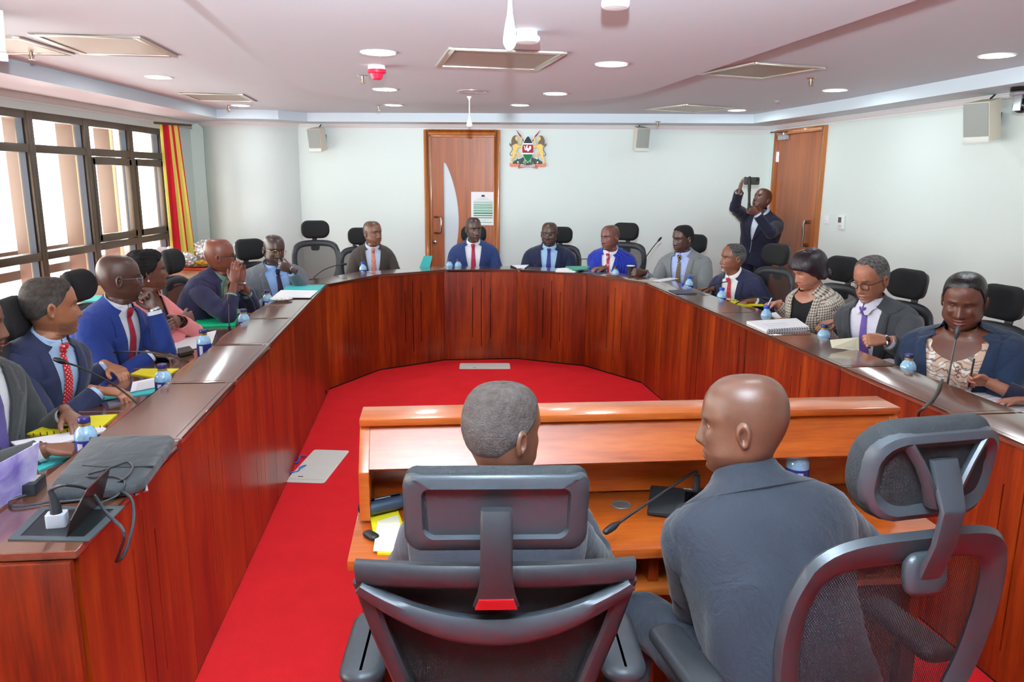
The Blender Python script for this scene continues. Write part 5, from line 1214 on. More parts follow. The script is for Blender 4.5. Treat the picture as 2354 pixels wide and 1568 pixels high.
    if neckskin:     # bare upper chest above the neckline
        rows = [[W_(T.P(t, -0.9 + 1.8 * j / 14, 0.0025)) for j in range(15)] for t in np.linspace(0.45, 1.03, 16)]
        mb = MB(); mb.loft(rows, False); mb.loft([[W_(T.P(t, 2 * PI * j / 28, 0.002)) for j in range(28)] for t in np.linspace(0.84, 1.05, 9)], True, False, False); mc = np.ones((len(mb.v), 4)); mc[:, :3] = sk; mb.build('chest', SKIN, body, 180, cols=mc)
    # ---------------- tie
    if tie is not None:
        tm = fabric('tie_' + tag_n, tie, tie2, tie_kind, tie_scale, 0.55, 0.1); tp = Part()
        top = 1.0; rows = []; uvs = []
        for t in np.linspace(top - 0.04, max(0.06, vbutton - 0.02), 22):
            q = (top - t) / top; hwid = 0.014 + 0.026 * min(1, q * 1.3); rows.append([W_(T.Px(t, c_ * hwid, 0.010 + o)) for c_, o in ((-1, 0), (-0.7, 0.004), (0, 0.006), (0.7, 0.004), (1, 0))]); uvs.append([(c_ * hwid, t * 0.5) for c_ in (-1, -0.7, 0, 0.7, 1)])
        tp.grid(rows, False, uvs)
        kn = []
        p0 = T.Px(top - 0.05, 0, 0.013); p1 = T.Px(top + 0.046, 0, 0.018); ax_ = (p1 - p0).normalized(); r_, f_, u_ = T.frame(0.98); ff_ = ax_.cross(r_) * -1
        for (q, w, d) in ((0, 0.013, 0.008), (0.15, 0.0155, 0.012), (0.5, 0.019, 0.014), (0.85, 0.022, 0.012), (1.0, 0.020, 0.006)):
            c_ = p0.lerp(p1, q); kn.append([W_(c_ + r_ * w * math.cos(a) + ff_ * d * math.sin(a)) for a in [2 * PI * j / 12 for j in range(12)]])
        tp.grid(kn, True, [[(j * 0.006, i * 0.008) for j in range(12)] for i in range(5)])
        tp.build('tie', tm, root)
    # ---------------- hair
    if hair not in ('bald', None):
        nz = V.shape[0]; hv = VW.reshape(NR, NS, 3); nh = nrm @ RHn.T
        ath = np.abs(((th + PI) % (2 * PI)) - PI)
        prof = {'short': ([0, 0.5, 0.95, 1.2, 1.45, 1.75, 2.3, PI], [0.084, 0.080, 0.062, 0.030, 0.004, -0.018, -0.045, -0.052], 0.0042), 'receding': ([0, 0.5, 0.95, 1.2, 1.45, 1.75, 2.3, PI], [0.100, 0.104, 0.078, 0.036, 0.004, -0.018, -0.045, -0.052], 0.004),
                'sides': ([0, 0.5, 0.95, 1.2, 1.45, 1.75, 2.3, PI], [0.125, 0.125, 0.09, 0.05, 0.004, -0.018, -0.045, -0.052], 0.004), 'pulled': ([0, 0.5, 0.95, 1.2, 1.45, 1.75, 2.3, PI], [0.092, 0.088, 0.068, 0.026, -0.006, -0.02, -0.06, -0.075], 0.006),
                'braids': ([0, 0.5, 0.95, 1.2, 1.45, 1.75, 2.3, PI], [0.082, 0.076, 0.058, 0.022, -0.002, -0.02, -0.06, -0.070], 0.016), 'bob': ([0, 0.5, 0.8, 1.0, 1.3, 1.55, 1.8, 2.3, PI], [0.040, 0.036, 0.026, 0.010, -0.020, -0.036, -0.064, -0.080, -0.084], 0.020)}[hair]
        zl = np.interp(ath, prof[0], prof[1]); thk = prof[2]; f_in = sstep(-0.004, 0.016, z - zl[None, :]); keep = (z - zl[None, :]) > -0.008
        off = thk * f_in - 0.0012 * (1 - f_in)
        if hair == 'bob':
            off = off + 0.012 * np.exp(-((z - 0.05) / 0.06) ** 2) * f_in + 0.020 * np.exp(-((z + 0.045) / 0.03) ** 2) * (ath[None, :] > 1.7) * f_in; nf = np.array([[mnoise.noise(Vector((math.atan2(a, b) * 14, c * 3, 0))) for a, b, c in r] for r in V]); off += 0.003 * nf * f_in
        elif hair == 'braids':
            nf = np.array([[mnoise.noise(Vector((a * 60, b * 40, c * 40))) for a, b, c in r] for r in V]); off += (0.007 * nf + 0.004 * np.sin(np.arctan2(x, z - 0.02) * 26)) * f_in + 0.018 * np.exp(-((z - 0.06) / 0.04) ** 2) * (ath[None, :] > 1.9) * f_in
        else:
            nf = np.array([[mnoise.noise(Vector((a * 150, b * 150, c * 150))) for a, b, c in r] for r in V]); off += 0.0012 * nf * f_in
        HVv = hv + nh * (off * head_s)[..., None]; c0 = np.array(lin(hair_col)[:3]); K = 56; vs_ = []; hc = []
        dzl = z - zl[None, :] + 0.004
        bj = np.zeros(NS)
        for jj in range(NS):
            neg = np.where(dzl[:60, jj] < 0)[0]; i1 = int(neg[0]) if len(neg) else 59
            bj[jj] = 0.0 if i1 == 0 else i1 - 1 + dzl[i1 - 1, jj] / max(1e-9, dzl[i1 - 1, jj] - dzl[i1, jj])
        for kk in range(K):
            for jj in range(NS):
                fi = bj[jj] * kk / (K - 1); i0 = min(int(fi), NR - 2); w_ = fi - i0; vs_.append(tuple(HVv[i0, jj] * (1 - w_) + HVv[i0 + 1, jj] * w_))
                q3 = V[i0, jj] * (1 - w_) + V[i0 + 1, jj] * w_; g_ = grey * (0.5 + 0.9 * mnoise.noise(Vector(q3 * 90)) + (0.45 if ath[jj] > 0.9 and q3[2] < 0.05 else 0)); g_ = min(1, max(0, g_)); hc.append(tuple(c0 * (1 - g_) + 0.36 * g_) + (1,))
        fs = [(a * NS + b, (a + 1) * NS + b, (a + 1) * NS + (b + 1) % NS, a * NS + (b + 1) % NS) for a in range(K - 1) for b in range(NS)]
        mb = MB(); mb.add(vs_, fs); ho = mb.build('hair', HAIRG if hair in ('bob', 'pulled') else HAIRM, root, 180, cols=hc)
        if hair in ('braids', 'pulled'):
            bp_ = W_(RH @ (Vector((0, -0.115, 0.075 if hair == 'braids' else 0.0)) * head_s) + head); mb = MB()
            for k in range(5 if hair == 'braids' else 1):
                rr_ = 0.036 - 0.006 * k; mb.sphere(bp_ + Vector((0.02 * math.sin(k * 2.4), 0.02 * math.cos(k * 2.4), 0.012 * (k % 2))), (rr_, rr_, rr_ * 0.8), 14, 10)
            mc = np.ones((len(mb.v), 4)); mc[:, :3] = c0; mb.build('bun', HAIRM, ho, 180, cols=mc)
        if hair == 'bob':
            mb = MB(); rws = []
            for k in range(9):       # rolled-under ends at the nape
                a = -1.15 + 2.3 * k / 8; c_ = Vector((0.085 * math.sin(a), -0.045 - 0.075 * math.cos(a), -0.062)); rws.append(c_)
            mb.tube([W_(RH @ (c_ * head_s) + head) for c_ in rws], [0.012, 0.022, 0.028, 0.030, 0.031, 0.030, 0.028, 0.022, 0.012], 12); mc = np.ones((len(mb.v), 4)); mc[:, :3] = c0; mb.build('rolled_ends', HAIRG, ho, 180, cols=mc)
    # ---------------- glasses
    if glasses is not None:
        gm = plain('glasses_' + glasses, {'black': (18, 18, 20), 'silver': (170, 172, 178), 'gold': (180, 150, 90)}[glasses], 0.3, 0.0 if glasses == 'black' else 0.9); gw = 0.0022 if glasses == 'black' else 0.0013
        G = lambda p: W_(RH @ (Vector(p) * head_s) + head); mb = MB(); yf = 0.101
        lens = []
        for s in (-1, 1):
            ring = [(s * 0.034 + px_, yf - 0.25 * abs(s * 0.034 + px_) ** 1.0 * 0.25, pz_ - 0.002) for px_, pz_ in rrect(0.048, 0.036, 0.015, 5)]; lens.append(ring)
            mb.tube([G(p) for p in ring + ring[:2]], gw, 6)
            mb.tube([G((s * 0.058, yf - 0.006, 0.008)), G((s * 0.070, yf - 0.016, 0.010)), G((s * 0.0775, 0.05, 0.008)), G((s * 0.0795, -0.004, 0.006)), G((s * 0.078, -0.02, -0.008))], gw * 0.95, 6)
        mb.tube([G((-0.0105, yf, 0.004)), G((0, yf + 0.002, 0.007)), G((0.0105, yf, 0.004))], gw, 6); go = mb.build('glasses', gm, root)
        for ring in lens: mb = MB(); mb.add([G(p) for p in ring], [tuple(range(len(ring)))]); mb.build('lens', GLASS, go, smooth=0)
    # ---------------- legs
    trm = suitm if suit_kind != 'tweed' else fabric('dark_trousers', (24, 24, 28)); shoem = plain('black_shoe', (16, 14, 14), 0.3)
    r_, f_, u_ = T.frame(0.0); tp = Part()
    for s in (-1, 1):
        H0 = hip + r_ * s * 0.09 + Vector((0, 0, -0.02))
        if legs == 'sit':
            K = hip + fwd * 0.42 + r_ * s * 0.13 + Vector((0, 0, -0.03)); F = hip + fwd * 0.44 + r_ * s * 0.12; F.z = 0.09
            if feet: K, F = Vector(feet[0 if s < 0 else 1][0]), Vector(feet[0 if s < 0 else 1][1])
        else:
            K = hip + fwd * 0.03 + r_ * s * 0.10; K.z = 0.50; F = hip + r_ * s * 0.11; F.z = 0.09
        rw, uv, pa = limb_rows(H0, K, F, [(0, 0.095), (0.2, 0.09), (0.5, 0.068), (0.75, 0.06), (1, 0.052)], 16, 0.006, pre=H0 - fwd * 0.06); tp.grid([[W_(p) for p in r] for r in rw], True, uv, flip=True); o0 = len(tp.mb.v) - 16; tp.cap(o0, 16)
        mb = MB(); rbox(mb, (0, 0, 0), (0.088, 0.27, 0.09), 0.042); so = mb.build('shoe', shoem, root, 60); so.location = W_(Vector((F.x, F.y, 0.046)) + fwd * 0.06); so.rotation_euler = (0, 0, fa)
    pv = [[W_(T.P(t, 2 * PI * j / 20, 0.006)) for j in range(20)] for t in np.linspace(-0.16, 0.12, 6)]; tp.grid(pv, True); tp.cap(len(tp.mb.v) - 120, 20, True)
    tp.build('trousers', trm, root)
    return dict(root=root, kinds={k: (arms.get(k) or {}).get('hand', 'relaxed') for k in 'LR'}, T=T, hands=hands_info, RH=RH, head=head, org=org, W=W_, body=body)
def watch(P, side, metal=(180, 182, 186), dark=False):
    h = P['hands'][side]; c = h['W'] - h['f'] * 0.0; ax = h['fdir']; mb = MB(); z = h['z']; xx = h['x']
    ring = [P['W'](c - ax * 0.012 + (xx * math.cos(a) * 0.030 + z * math.sin(a) * 0.022)) for a in [2 * PI * k / 24 for k in range(25)]]
    mb.tube(ring, 0.0055, 8, flat=1.6, up=ax); w = mb.build('watch', plain('watch_%d_%d' % (metal[0], dark), metal, 0.3, 0.0 if dark else 0.9), P['root'])
    M = Matrix((xx, ax, z)).transposed(); mb = MB(); mb.lathe([(0.002, 0.006), (0.013, 0.006), (0.016, 0.003), (0.016, -0.004)], 16, P['W'](c - ax * 0.012 + z * 0.024), mat=M); mb.build('watch_face', plain('watch_face', (26, 28, 34), 0.2), w)

# ---- chairs around the U desk (placed by their headrests)
def chair_at(px, py, z, ang, label, s=1.0, grp='black mesh chairs'):
    h = at(px, py, z); a = math.radians(ang); f = Vector((-math.sin(a), math.cos(a), 0)); c = h + f * 0.30 * s
    o = place(oc, c.x, c.y, a, label, grp); o.scale = (s, s, s); return o
LA, RA = -84, 98
chair_at(8, 738, 1.15, LA + 5, 'black mesh chair at the left edge behind the man in charcoal')
chair_at(165, 662, 1.15, LA - 4, 'black mesh chair behind the man in royal blue with round headrest')
chair_at(262, 632, 1.15, LA, 'black mesh chair behind the woman in pink')
chair_at(384, 605, 1.15, LA - 6, 'black mesh chair between the woman in pink and the praying hands man')
chair_at(568, 576, 1.15, -130, 'black mesh chair behind the man in shiny grey suit')
ec = at(723, 528, 1.22); chair_at(723, 528, 1.215, -158, 'empty black mesh chair against the back wall on the left', 1.05)
chair_at(830, 545, 1.15, -165, 'black mesh chair behind the man in brown suit')
chair_at(1090, 540, 1.15, 177, 'black mesh chair behind the man in front of the door')
chair_at(1288, 542, 1.15, 172, 'black mesh chair behind the man facing the camera')
chair_at(1442, 533, 1.215, 150, 'tall black mesh chair behind the man in bright blue pinstripe', 1.05)
chair_at(1602, 562, 1.15, 130, 'black mesh chair behind the man in light grey suit')
chair_at(1792, 588, 1.15, 118, 'black mesh chair in front of the right-hand door')
chair_at(1945, 622, 1.15, 112, 'black mesh chair behind the woman in checked jacket')
chair_at(2098, 657, 1.15, 108, 'black mesh chair behind the man with purple tie')
chair_at(2315, 700, 1.15, 104, 'black mesh chair behind the woman in navy blazer')

# ---- people, left arm from near to far
WZ = ZW + 0.036
def hp(px, py, z=WZ): return tuple(at(px, py, z))
def hipof(head, face, back=0.10, z=0.575):
    a = math.radians(face); return (head[0] + math.sin(a) * back, head[1] - math.cos(a) * back, z)
def H_(px, py, y): return tuple(aty(px, py, y))
PEO = {}
h = H_(-62, 745, 2.72)
PEO[1] = person('man in charcoal suit with purple tie cut off by left edge', hipof(h, -88, 0.12), h, -95, -70, -5, skin=(110, 72, 54), suit=(62, 64, 64), shirt=(236, 238, 244), tie=(98, 88, 150), hair='short', beard=0.8, beard_col=(28, 22, 20), sx=1.12, belly=0.05, vbutton=0.30,
    arms={'R': dict(w=hp(112, 1032, 0.815), f=(1, 0.15, -0.1), n=(0, 0.2, -1), hand='relaxed'), 'L': dict(w=hp(158, 952, 0.83), f=(0.75, -0.62, -0.25), n=(0, -0.2, -1), hand='relaxed')})
h = H_(118, 706, 3.28)
PEO[2] = person('man in navy suit with red dotted tie, arms on the desk', hipof(h, -85, 0.13), h, -100, -50, -2, skin=(150, 98, 70), suit=(40, 46, 76), shirt=(178, 208, 242), tie=(206, 32, 40), tie_kind='dots', tie2=(250, 244, 244), tie_scale=52, hair='short', hair_col=(50, 38, 30), grey=0.12, beard=0.8, beard_col=(120, 82, 62), sx=1.08, head_kw=dict(wide=0.96, nose=0.85), vbutton=0.26, head_s=1.06,
    arms={'R': dict(w=hp(232, 898, 0.82), f=(1, 0.1, -0.15), n=(0.1, 0.1, -1), hand='relaxed', pole=(-0.2, -0.8, -1)), 'L': dict(w=hp(252, 842, 0.82), f=(0.9, -0.45, -0.2), n=(0, 0.0, -1), hand='relaxed')})
h = H_(276, 641, 4.05)
P3w = H_(352, 708, 4.10)
PEO[3] = person('bald man in royal blue suit with dark red tie and silver glasses', hipof(h, -88, 0.14), h, -100, -57, -3, skin=(72, 46, 36), suit=(30, 54, 126), shirt=(224, 232, 244), tie=(166, 34, 54), hair=None, scalp=0.25, glasses='silver', sx=1.06, vbutton=0.24, head_s=1.05, head_kw=dict(lips=1.15),
    arms={'R': dict(w=hp(352, 814, 0.81), f=(1, 0.1, -0.12), n=(0, 0, -1), hand='relaxed', pole=(-0.3, -0.8, -1)), 'L': dict(w=P3w, f=(-0.45, 0.05, 0.9), n=(-0.25, -1, 0.1), hand='point', pole=(0.02, 0.12, -1))})
watch(PEO[3], 'L')
h = H_(342, 624, 4.62)
PEO[4] = person('woman in salmon pink blazer with folded arms and pinned-up braids', hipof(h, -88, 0.10), h, -92, -58, 2, skin=(98, 60, 46), suit=(236, 142, 142), shirt=(40, 34, 36), female=True, hair='braids', hair_col=(20, 16, 16), neckskin=0.14, bust=0.045, sx=1.10, belly=0.03, vbutton=0.12, vtop=0.07, head_s=0.98,
    arms={'R': dict(w=(-2.02, 4.68, 0.885), f=(0.25, 1, 0.05), n=(-1, 0, -0.3), hand='relaxed', pole=(0.1, -0.8, -1)), 'L': dict(w=(-1.99, 4.53, 0.905), f=(0.1, -1, -0.05), n=(-1, 0, -0.3), hand='relaxed', pole=(0.3, 0.8, -0.7))})
watch(PEO[4], 'L', (26, 26, 28), True)
mb = MB(); e_ = PEO[4]; q = e_['W'](e_['RH'] @ Vector((0.079, -0.016, -0.048)) + e_['head']); mb.sphere(q, 0.006, 10, 8); mb.sphere(q + Vector((0, 0, 0.010)), 0.003, 8, 6); mb.build('earring', plain('pearl', (226, 222, 214), 0.2), e_['root'])
h = H_(506, 590, 5.45)
pw = Vector(H_(541, 643, 5.33))
PEO[5] = person('bald man in navy suit with palms pressed to his mouth', hipof(h, -80, 0.26), h, -92, -70, -2, skin=(112, 62, 46), suit=(44, 44, 76), shirt=(128, 168, 152), tie=(176, 160, 128), tie_kind='paisley', tie2=(120, 100, 70), tie_scale=70, hair=None, glasses='black', sx=1.06, vbutton=0.2, head_s=1.02, head_kw=dict(long=1.04),
    arms={'R': dict(w=tuple(pw + Vector((0.0, -0.028, -0.02))), f=(0.12, 0.14, 1), n=(0.1, 1, 0), hand='flat', pole=(0.6, -0.7, -1), sleeve=0.90), 'L': dict(w=tuple(pw + Vector((0.02, 0.04, -0.02))), f=(0.12, -0.14, 1), n=(0.1, -1, 0), hand='flat', pole=(0.6, 0.5, -1), sleeve=0.88)})
watch(PEO[5], 'L')
h = H_(630, 575, 6.25)
PEO[6] = person('bald man in shiny grey suit and light blue shirt, hand on chin', hipof(h, -150, 0.16), h, -140, -140, -8, -4, skin=(62, 42, 36), suit=(96, 100, 108), shirt=(150, 186, 238), tie=(50, 36, 60), hair=None, scalp=0.45, glasses='gold', sx=1.22, sy=1.12, belly=0.08, vbutton=0.05, vtop=0.10, head_kw=dict(nose=1.2, lips=1.1, fat=0.5),
    arms={'L': dict(w=H_(668, 620, 6.06), f=(-0.85, 0.1, 0.30), n=(-0.3, 0.8, 0.3), hand='relaxed', pole=(0.6, -0.2, -1)), 'R': dict(w=hp(618, 692), f=(0.7, -0.6, -0.1), hand='relaxed')})
watch(PEO[6], 'L', (206, 206, 210))
h = H_(857, 536, 7.75)
PEO[7] = person('man in dark brown suit with pink tie looking right', hipof(h, -165, 0.14), h, -165, -130, 0, skin=(112, 74, 56), suit=(66, 58, 54), shirt=(200, 214, 236), tie=(212, 140, 126), tie_kind='paisley', tie2=(190, 110, 100), tie_scale=60, hair=None, scalp=0.55, sx=0.94, vbutton=0.2, head_kw=dict(wide=1.04, jaw=1.08, nose=1.1))
h = H_(1089, 528, 8.05)
PEO[8] = person('man in navy suit with crimson tie seated before the wooden door', hipof(h, 178, 0.14), h, 180, -154, 0, skin=(78, 56, 48), suit=(44, 62, 112), shirt=(234, 236, 240), tie=(178, 52, 84), hair=None, scalp=0.6, sx=1.1, vbutton=0.18, vtop=0.085, head_kw=dict(long=1.06, wide=0.96, openm=0.6))
h = H_(1263, 538, 8.05)
PEO[9] = person('man in dark navy suit with silver glasses facing the camera', hipof(h, 176, 0.14), h, 174, 167, -3, skin=(74, 52, 44), suit=(36, 42, 70), shirt=(170, 208, 238), tie=(44, 54, 140), tie_kind='dots', tie2=(90, 96, 180), tie_scale=80, hair=None, scalp=0.35, glasses='silver', sx=1.14, vbutton=0.05, vtop=0.085, beard=0.4, head_kw=dict(wide=1.05, fat=0.5))
h = H_(1402, 546, 7.6)
PEO[10] = person('man in bright blue pinstripe suit with red tie and pocket square', hipof(h, 160, 0.22), h, 152, 128, -4, 4, skin=(108, 68, 58), suit=(28, 44, 156), suit2=(70, 90, 200), suit_kind='pin', suit_scale=45, shirt=(236, 236, 240), tie=(196, 44, 72), tie_kind='paisley', tie2=(230, 190, 200), tie_scale=55, hair=None, scalp=0.25, sx=1.08, vbutton=0.42, vtop=0.07, head_kw=dict(smile=0.6),
    arms={'R': dict(w=hp(1384, 616, 0.925), f=(-0.9, -0.4, -0.1), hand='relaxed')})
T10 = PEO[10]['T']; mb = MB()
for k in range(4): mb.tube([PEO[10]['W'](T10.Px(0.66, 0.10 + 0.012 * k, 0.02)), PEO[10]['W'](T10.Px(0.70 + 0.02 * (k % 2), 0.104 + 0.012 * k, 0.034))], [0.012, 0.004], 6, flat=0.5)
mb.build('pocket_square', plain('pocket_square', (206, 60, 96), 0.6), PEO[10]['root'])
h = H_(1569, 549, 7.1)
PEO[11] = person('man in light grey suit with black and gold checked tie holding a cup', hipof(h, 140, 0.16), h, 138, 117, -6, skin=(72, 46, 38), suit=(126, 130, 132), shirt=(176, 192, 244), tie=(24, 22, 22), tie_kind='check', tie2=(196, 178, 130), tie_scale=26, hair='short', hair_col=(20, 17, 16), sx=1.14, belly=0.04, vbutton=0.16, vtop=0.09, eyes=0.75,
    arms={'R': dict(w=hp(1478, 626, 0.93), f=(-0.9, -0.5, 0.05), n=(-0.4, 0.7, 0), hand='grip', pole=(0.2, 0.3, -1))})
h = H_(1684, 594, 6.42)
PEO[12] = person('man in navy suit with red tie and white goatee looking left', hipof(h, 120, 0.20), h, 124, 100, 0, skin=(122, 76, 56), suit=(40, 44, 74), shirt=(238, 238, 240), tie=(196, 50, 62), tie_kind='paisley', tie2=(214, 90, 96), tie_scale=70, hair='receding', hair_col=(44, 38, 35), grey=0.3, beard=0.4, beard_col=(206, 200, 196), sx=1.08, vbutton=0.15, vtop=0.085, head_kw=dict(wide=0.95, smile=0.5),
    arms={'R': dict(w=hp(1628, 664, 0.84), f=(-0.95, -0.2, -0.05), hand='relaxed'), 'L': dict(w=hp(1730, 690, 0.80), f=(-0.9, -0.35, -0.05), hand='relaxed')})
h = H_(1858, 622, 5.15)
PEO[13] = person('woman in checked tweed jacket with dark fringe writing with a pen', hipof(h, 110, 0.17), h, 114, 102, -22, skin=(172, 116, 94), suit=(214, 204, 188), suit2=(58, 46, 46), suit_kind='tweed', suit_scale=58, shirt=(22, 22, 26), female=True, hair='bob', hair_col=(34, 20, 30), neckskin=0.06, bust=0.03, sx=0.98, vbutton=0.15, vtop=0.095, eyes=0.95,
    arms={'R': dict(w=hp(1782, 697, 0.885), f=(-0.95, -0.1, -0.18), n=(-0.2, -0.5, -1), hand='pen'), 'L': dict(w=hp(1800, 735, 0.80), f=(-0.8, -0.3, -0.1), hand='relaxed')})
h = H_(2002, 642, 4.42)
PEO[14] = person('man in dark grey suit with purple tie and black glasses reading', hipof(h, 110, 0.19), h, 120, 120, -18, skin=(150, 98, 74), suit=(64, 67, 72), shirt=(226, 226, 244), tie=(112, 84, 170), tie_kind='dots', tie2=(150, 130, 200), tie_scale=70, hair='receding', hair_col=(58, 50, 46), grey=0.4, glasses='black', beard=0.4, beard_col=(170, 160, 154), sx=1.14, belly=0.05, vbutton=0.12, vtop=0.10, eyes=0.9, head_s=1.06,
    arms={'R': dict(w=hp(1922, 738, 0.895), f=(-0.95, -0.25, -0.2), hand='splay'), 'L': dict(w=hp(2034, 782, 0.935), f=(-0.95, 0.05, 0.0), n=(0.2, 0.8, -0.6), hand='grip')})
watch(PEO[14], 'L', (190, 192, 196))
h = H_(2216, 692, 3.72)
PEO[15] = person('woman in navy blazer and floral blouse smiling down at the microphone', hipof(h, 120, 0.13), h, 135, 143, -15, skin=(94, 54, 40), suit=(36, 52, 78), shirt=(214, 184, 160), shirt2=(236, 232, 224), shirt_kind='floral', shirt_scale=26, female=True, hair='pulled', hair_col=(22, 18, 17), neckskin=0.17, bust=0.055, sx=1.30, sy=1.25, belly=0.07, vbutton=-0.05, vtop=0.14, eyes=0.7, head_s=1.08, head_kw=dict(wide=1.06, fat=1.0, nose=1.1, lips=1.2, smile=0.8),
    arms={'R': dict(w=(1.98, 3.86, 0.70), f=(-0.6, 0.1, -0.5), pole=(0.2, 0.6, -1)), 'L': dict(w=(2.02, 3.50, 0.72), f=(-0.7, 0.1, -0.5), pole=(0.5, -0.5, -1))})
# right edge: only the hands and a sleeve are in the picture
PEO[16] = person('person in dark navy at right edge writing on white paper', (2.46, 3.02, 0.575), (2.36, 2.98, 1.18), 98, 100, -15, skin=(150, 96, 72), suit=(34, 36, 56), shirt=(34, 36, 56), female=True, hair='pulled', neckskin=0.05, sx=1.0,
    arms={'R': dict(w=hp(2268, 878, 0.835), f=(-0.96, 0.22, 0.12), n=(-0.2, -0.9, -0.25), hand='pen', pole=(0.3, 0.6, -0.8), sleeve=0.93), 'L': dict(w=hp(2372, 920, 0.80), f=(-0.95, 0.1, -0.06), hand='flat', pole=(0.3, -0.6, -0.6), sleeve=0.93)})
# left edge: a hand with red nails holding a booklet
PEO[20] = person('person at left edge with red nails holding the purple booklet', (-2.02, 1.86, 0.575), (-1.93, 1.88, 1.16), -85, -75, -8, skin=(150, 92, 66), suit=(60, 30, 50), shirt=(60, 30, 50), female=True, hair='pulled', neckskin=0.05, sx=0.98,
    arms={'L': dict(w=tuple(at(-100, 1052, 0.92)), f=(0.9, -0.2, -0.55), n=(0.1, 0.9, -0.35), hand='relaxed', pole=(-0.2, 0.5, -0.8))})
# standing photographer by the right door
h = H_(1751, 459, 8.32)
PEO[17] = person('standing man in navy suit filming with a phone on a stick', (2.66, 8.44, 0.93), h, 128, 122, 24, 0, skin=(92, 58, 46), suit=(30, 34, 56), shirt=(206, 216, 232), hair=None, scalp=0.4, beard=0.4, sx=1.1, vbutton=0.42, vtop=0.05, legs='stand', jbot=-0.14,
    arms={'R': dict(w=H_(1700, 437, 8.12), f=(0.25, 0.1, 1), n=(0.9, 0, -0.2), hand='splay', pole=(-1, -0.2, -0.5), sh=(-0.02, 0, 0.03)), 'L': dict(w=H_(1739, 489, 7.98), f=(-0.95, -0.1, 0.25), n=(-0.3, 0.9, 0.3), hand='grip', pole=(0.5, -0.4, -1))})
# the two men at the front table, seen from behind
h = H_(1158, 992, 1.76)
PEO[18] = person('man in dark grey suit seen from behind in the crescent chair', (-0.045, 1.56, 0.575), h, 4, -50, -4, skin=(100, 65, 48), suit=(42, 44, 52), shirt=(42, 44, 52), collar=False, wr=1.6, hair='short', hair_col=(66, 52, 45), grey=0.12, sx=0.94, head_s=0.98, head_kw=dict(neck=1.12, jaw=1.05),
    arms={'L': dict(w=tuple(tpt(0.24, -0.12, 0.80)), f=(0.6, 0.8, -0.1), hand='relaxed', pole=(-0.6, -0.2, -0.9)), 'R': dict(w=tuple(tpt(0.62, -0.10, 0.80)), f=(-0.4, 0.9, -0.1), hand='relaxed')})
h = H_(1706, 976, 1.80)
PEO[19] = person('bald man in grey suit seen from behind turned to his neighbour', (0.655, 1.60, 0.575), h, 12, 68, -6, 2, skin=(98, 62, 45), suit=(40, 43, 52), shirt=(236, 238, 240), collar=False, wr=3.0, hair=None, scalp=0.22, sx=1.02, sy=1.1, head_s=1.03, head_kw=dict(neck=1.2, jaw=1.06, fat=0.4),
    arms={'L': dict(w=tuple(tpt(1.00, -0.24, 0.79)), f=(0.5, 0.9, -0.1), hand='relaxed', pole=(-0.35, -0.8, -0.9)), 'R': dict(w=tuple(tpt(1.36, -0.16, 0.80)), f=(-0.3, 0.9, -0.1), hand='relaxed', pole=(0.8, -0.3, -0.6))},
    feet=(((0.36, 1.98, 0.56), (0.30, 1.86, 0.09)), ((0.86, 2.0, 0.55), (0.90, 2.02, 0.09))))

def nails(P, side, col, fingers=(0, 1, 2, 3)):
    hv, hf = hand_mesh(P['kinds'][side]); h = P['hands'][side]; hs_ = 0.94 * 0.9; s = -1 if side == 'L' else 1
    m = plain('nail_%d' % col[0], col, 0.2)
    for f in fingers:
        xc = (-0.0295, -0.0095, 0.0105, 0.0295)[f]; sel = np.where((np.abs(hv[:, 0] - xc) < 0.011) & (hv[:, 1] > 0.095))[0]
        if not len(sel): continue
        sc = hv[sel, 1] * 1.0 + hv[sel, 2] * 0.5; v = hv[sel[np.argmax(sc)]].copy(); v[0] *= s
        p = h['M'] @ (Vector(v) * hs_) + h['W']; mb = MB(); mb.sphere(P['W'](p - h['f'] * 0.003 + h['z'] * 0.001), (0.0052, 0.0075, 0.0028), 8, 6, mat=h['M']); mb.build('fingernail', m, P['body'])
nails(PEO[20], 'L', (214, 24, 36)); nails(PEO[16], 'R', (226, 190, 196)); nails(PEO[16], 'L', (226, 190, 196))

# ================================================================== SMALL THINGS
# ---- coat of arms on the back wall (relief, traced shapes with thickness)
def text_mesh(name, body, size, extr, mat, parent, loc, rot, space=1.0):
    fc = bpy.data.curves.new(name, 'FONT'); fc.body = body; fc.size = size; fc.extrude = extr; fc.align_x = 'CENTER'; fc.space_character = space
    t = bpy.data.objects.new('tmp', fc); COL.objects.link(t); dg = bpy.context.evaluated_depsgraph_get(); me = bpy.data.meshes.new_from_object(t.evaluated_get(dg)); bpy.data.objects.remove(t); bpy.data.curves.remove(fc)
    me.materials.clear(); me.materials.append(mat); o = bpy.data.objects.new(name, me); COL.objects.link(o); o.parent = parent; o.location = loc; o.rotation_euler = rot; return o
EC = backpt(1150 + 867 / 13.64, 285 + 800 / 13.64); EK = (EC - Vector((0, 0, CAMZ))).dot(Vector(_fwd)) / FPX / 13.64
em = empty('coat_of_arms', EC - bn * 0.004, ba); tag(em, 'painted relief coat of arms with two lions, shield and spears on back wall', 'emblem')
EM = Matrix(((EK, 0, 0, 0), (0, 0, -1, 0), (0, -EK, 0, 0), (0, 0, 0, 1)))
def ep(pts, d0, d1, mat, name, par=None, mir=False, bevel=0.0018):
    P = [((p[0] - 867) * (-1 if mir else 1), p[1] - 800) for p in pts]
    if mir: P = P[::-1]
    mb = MB(); mb.prism(P, d0, d1, mat=EM); return mb.build(name, mat, par or em, bevel=bevel, bseg=1)
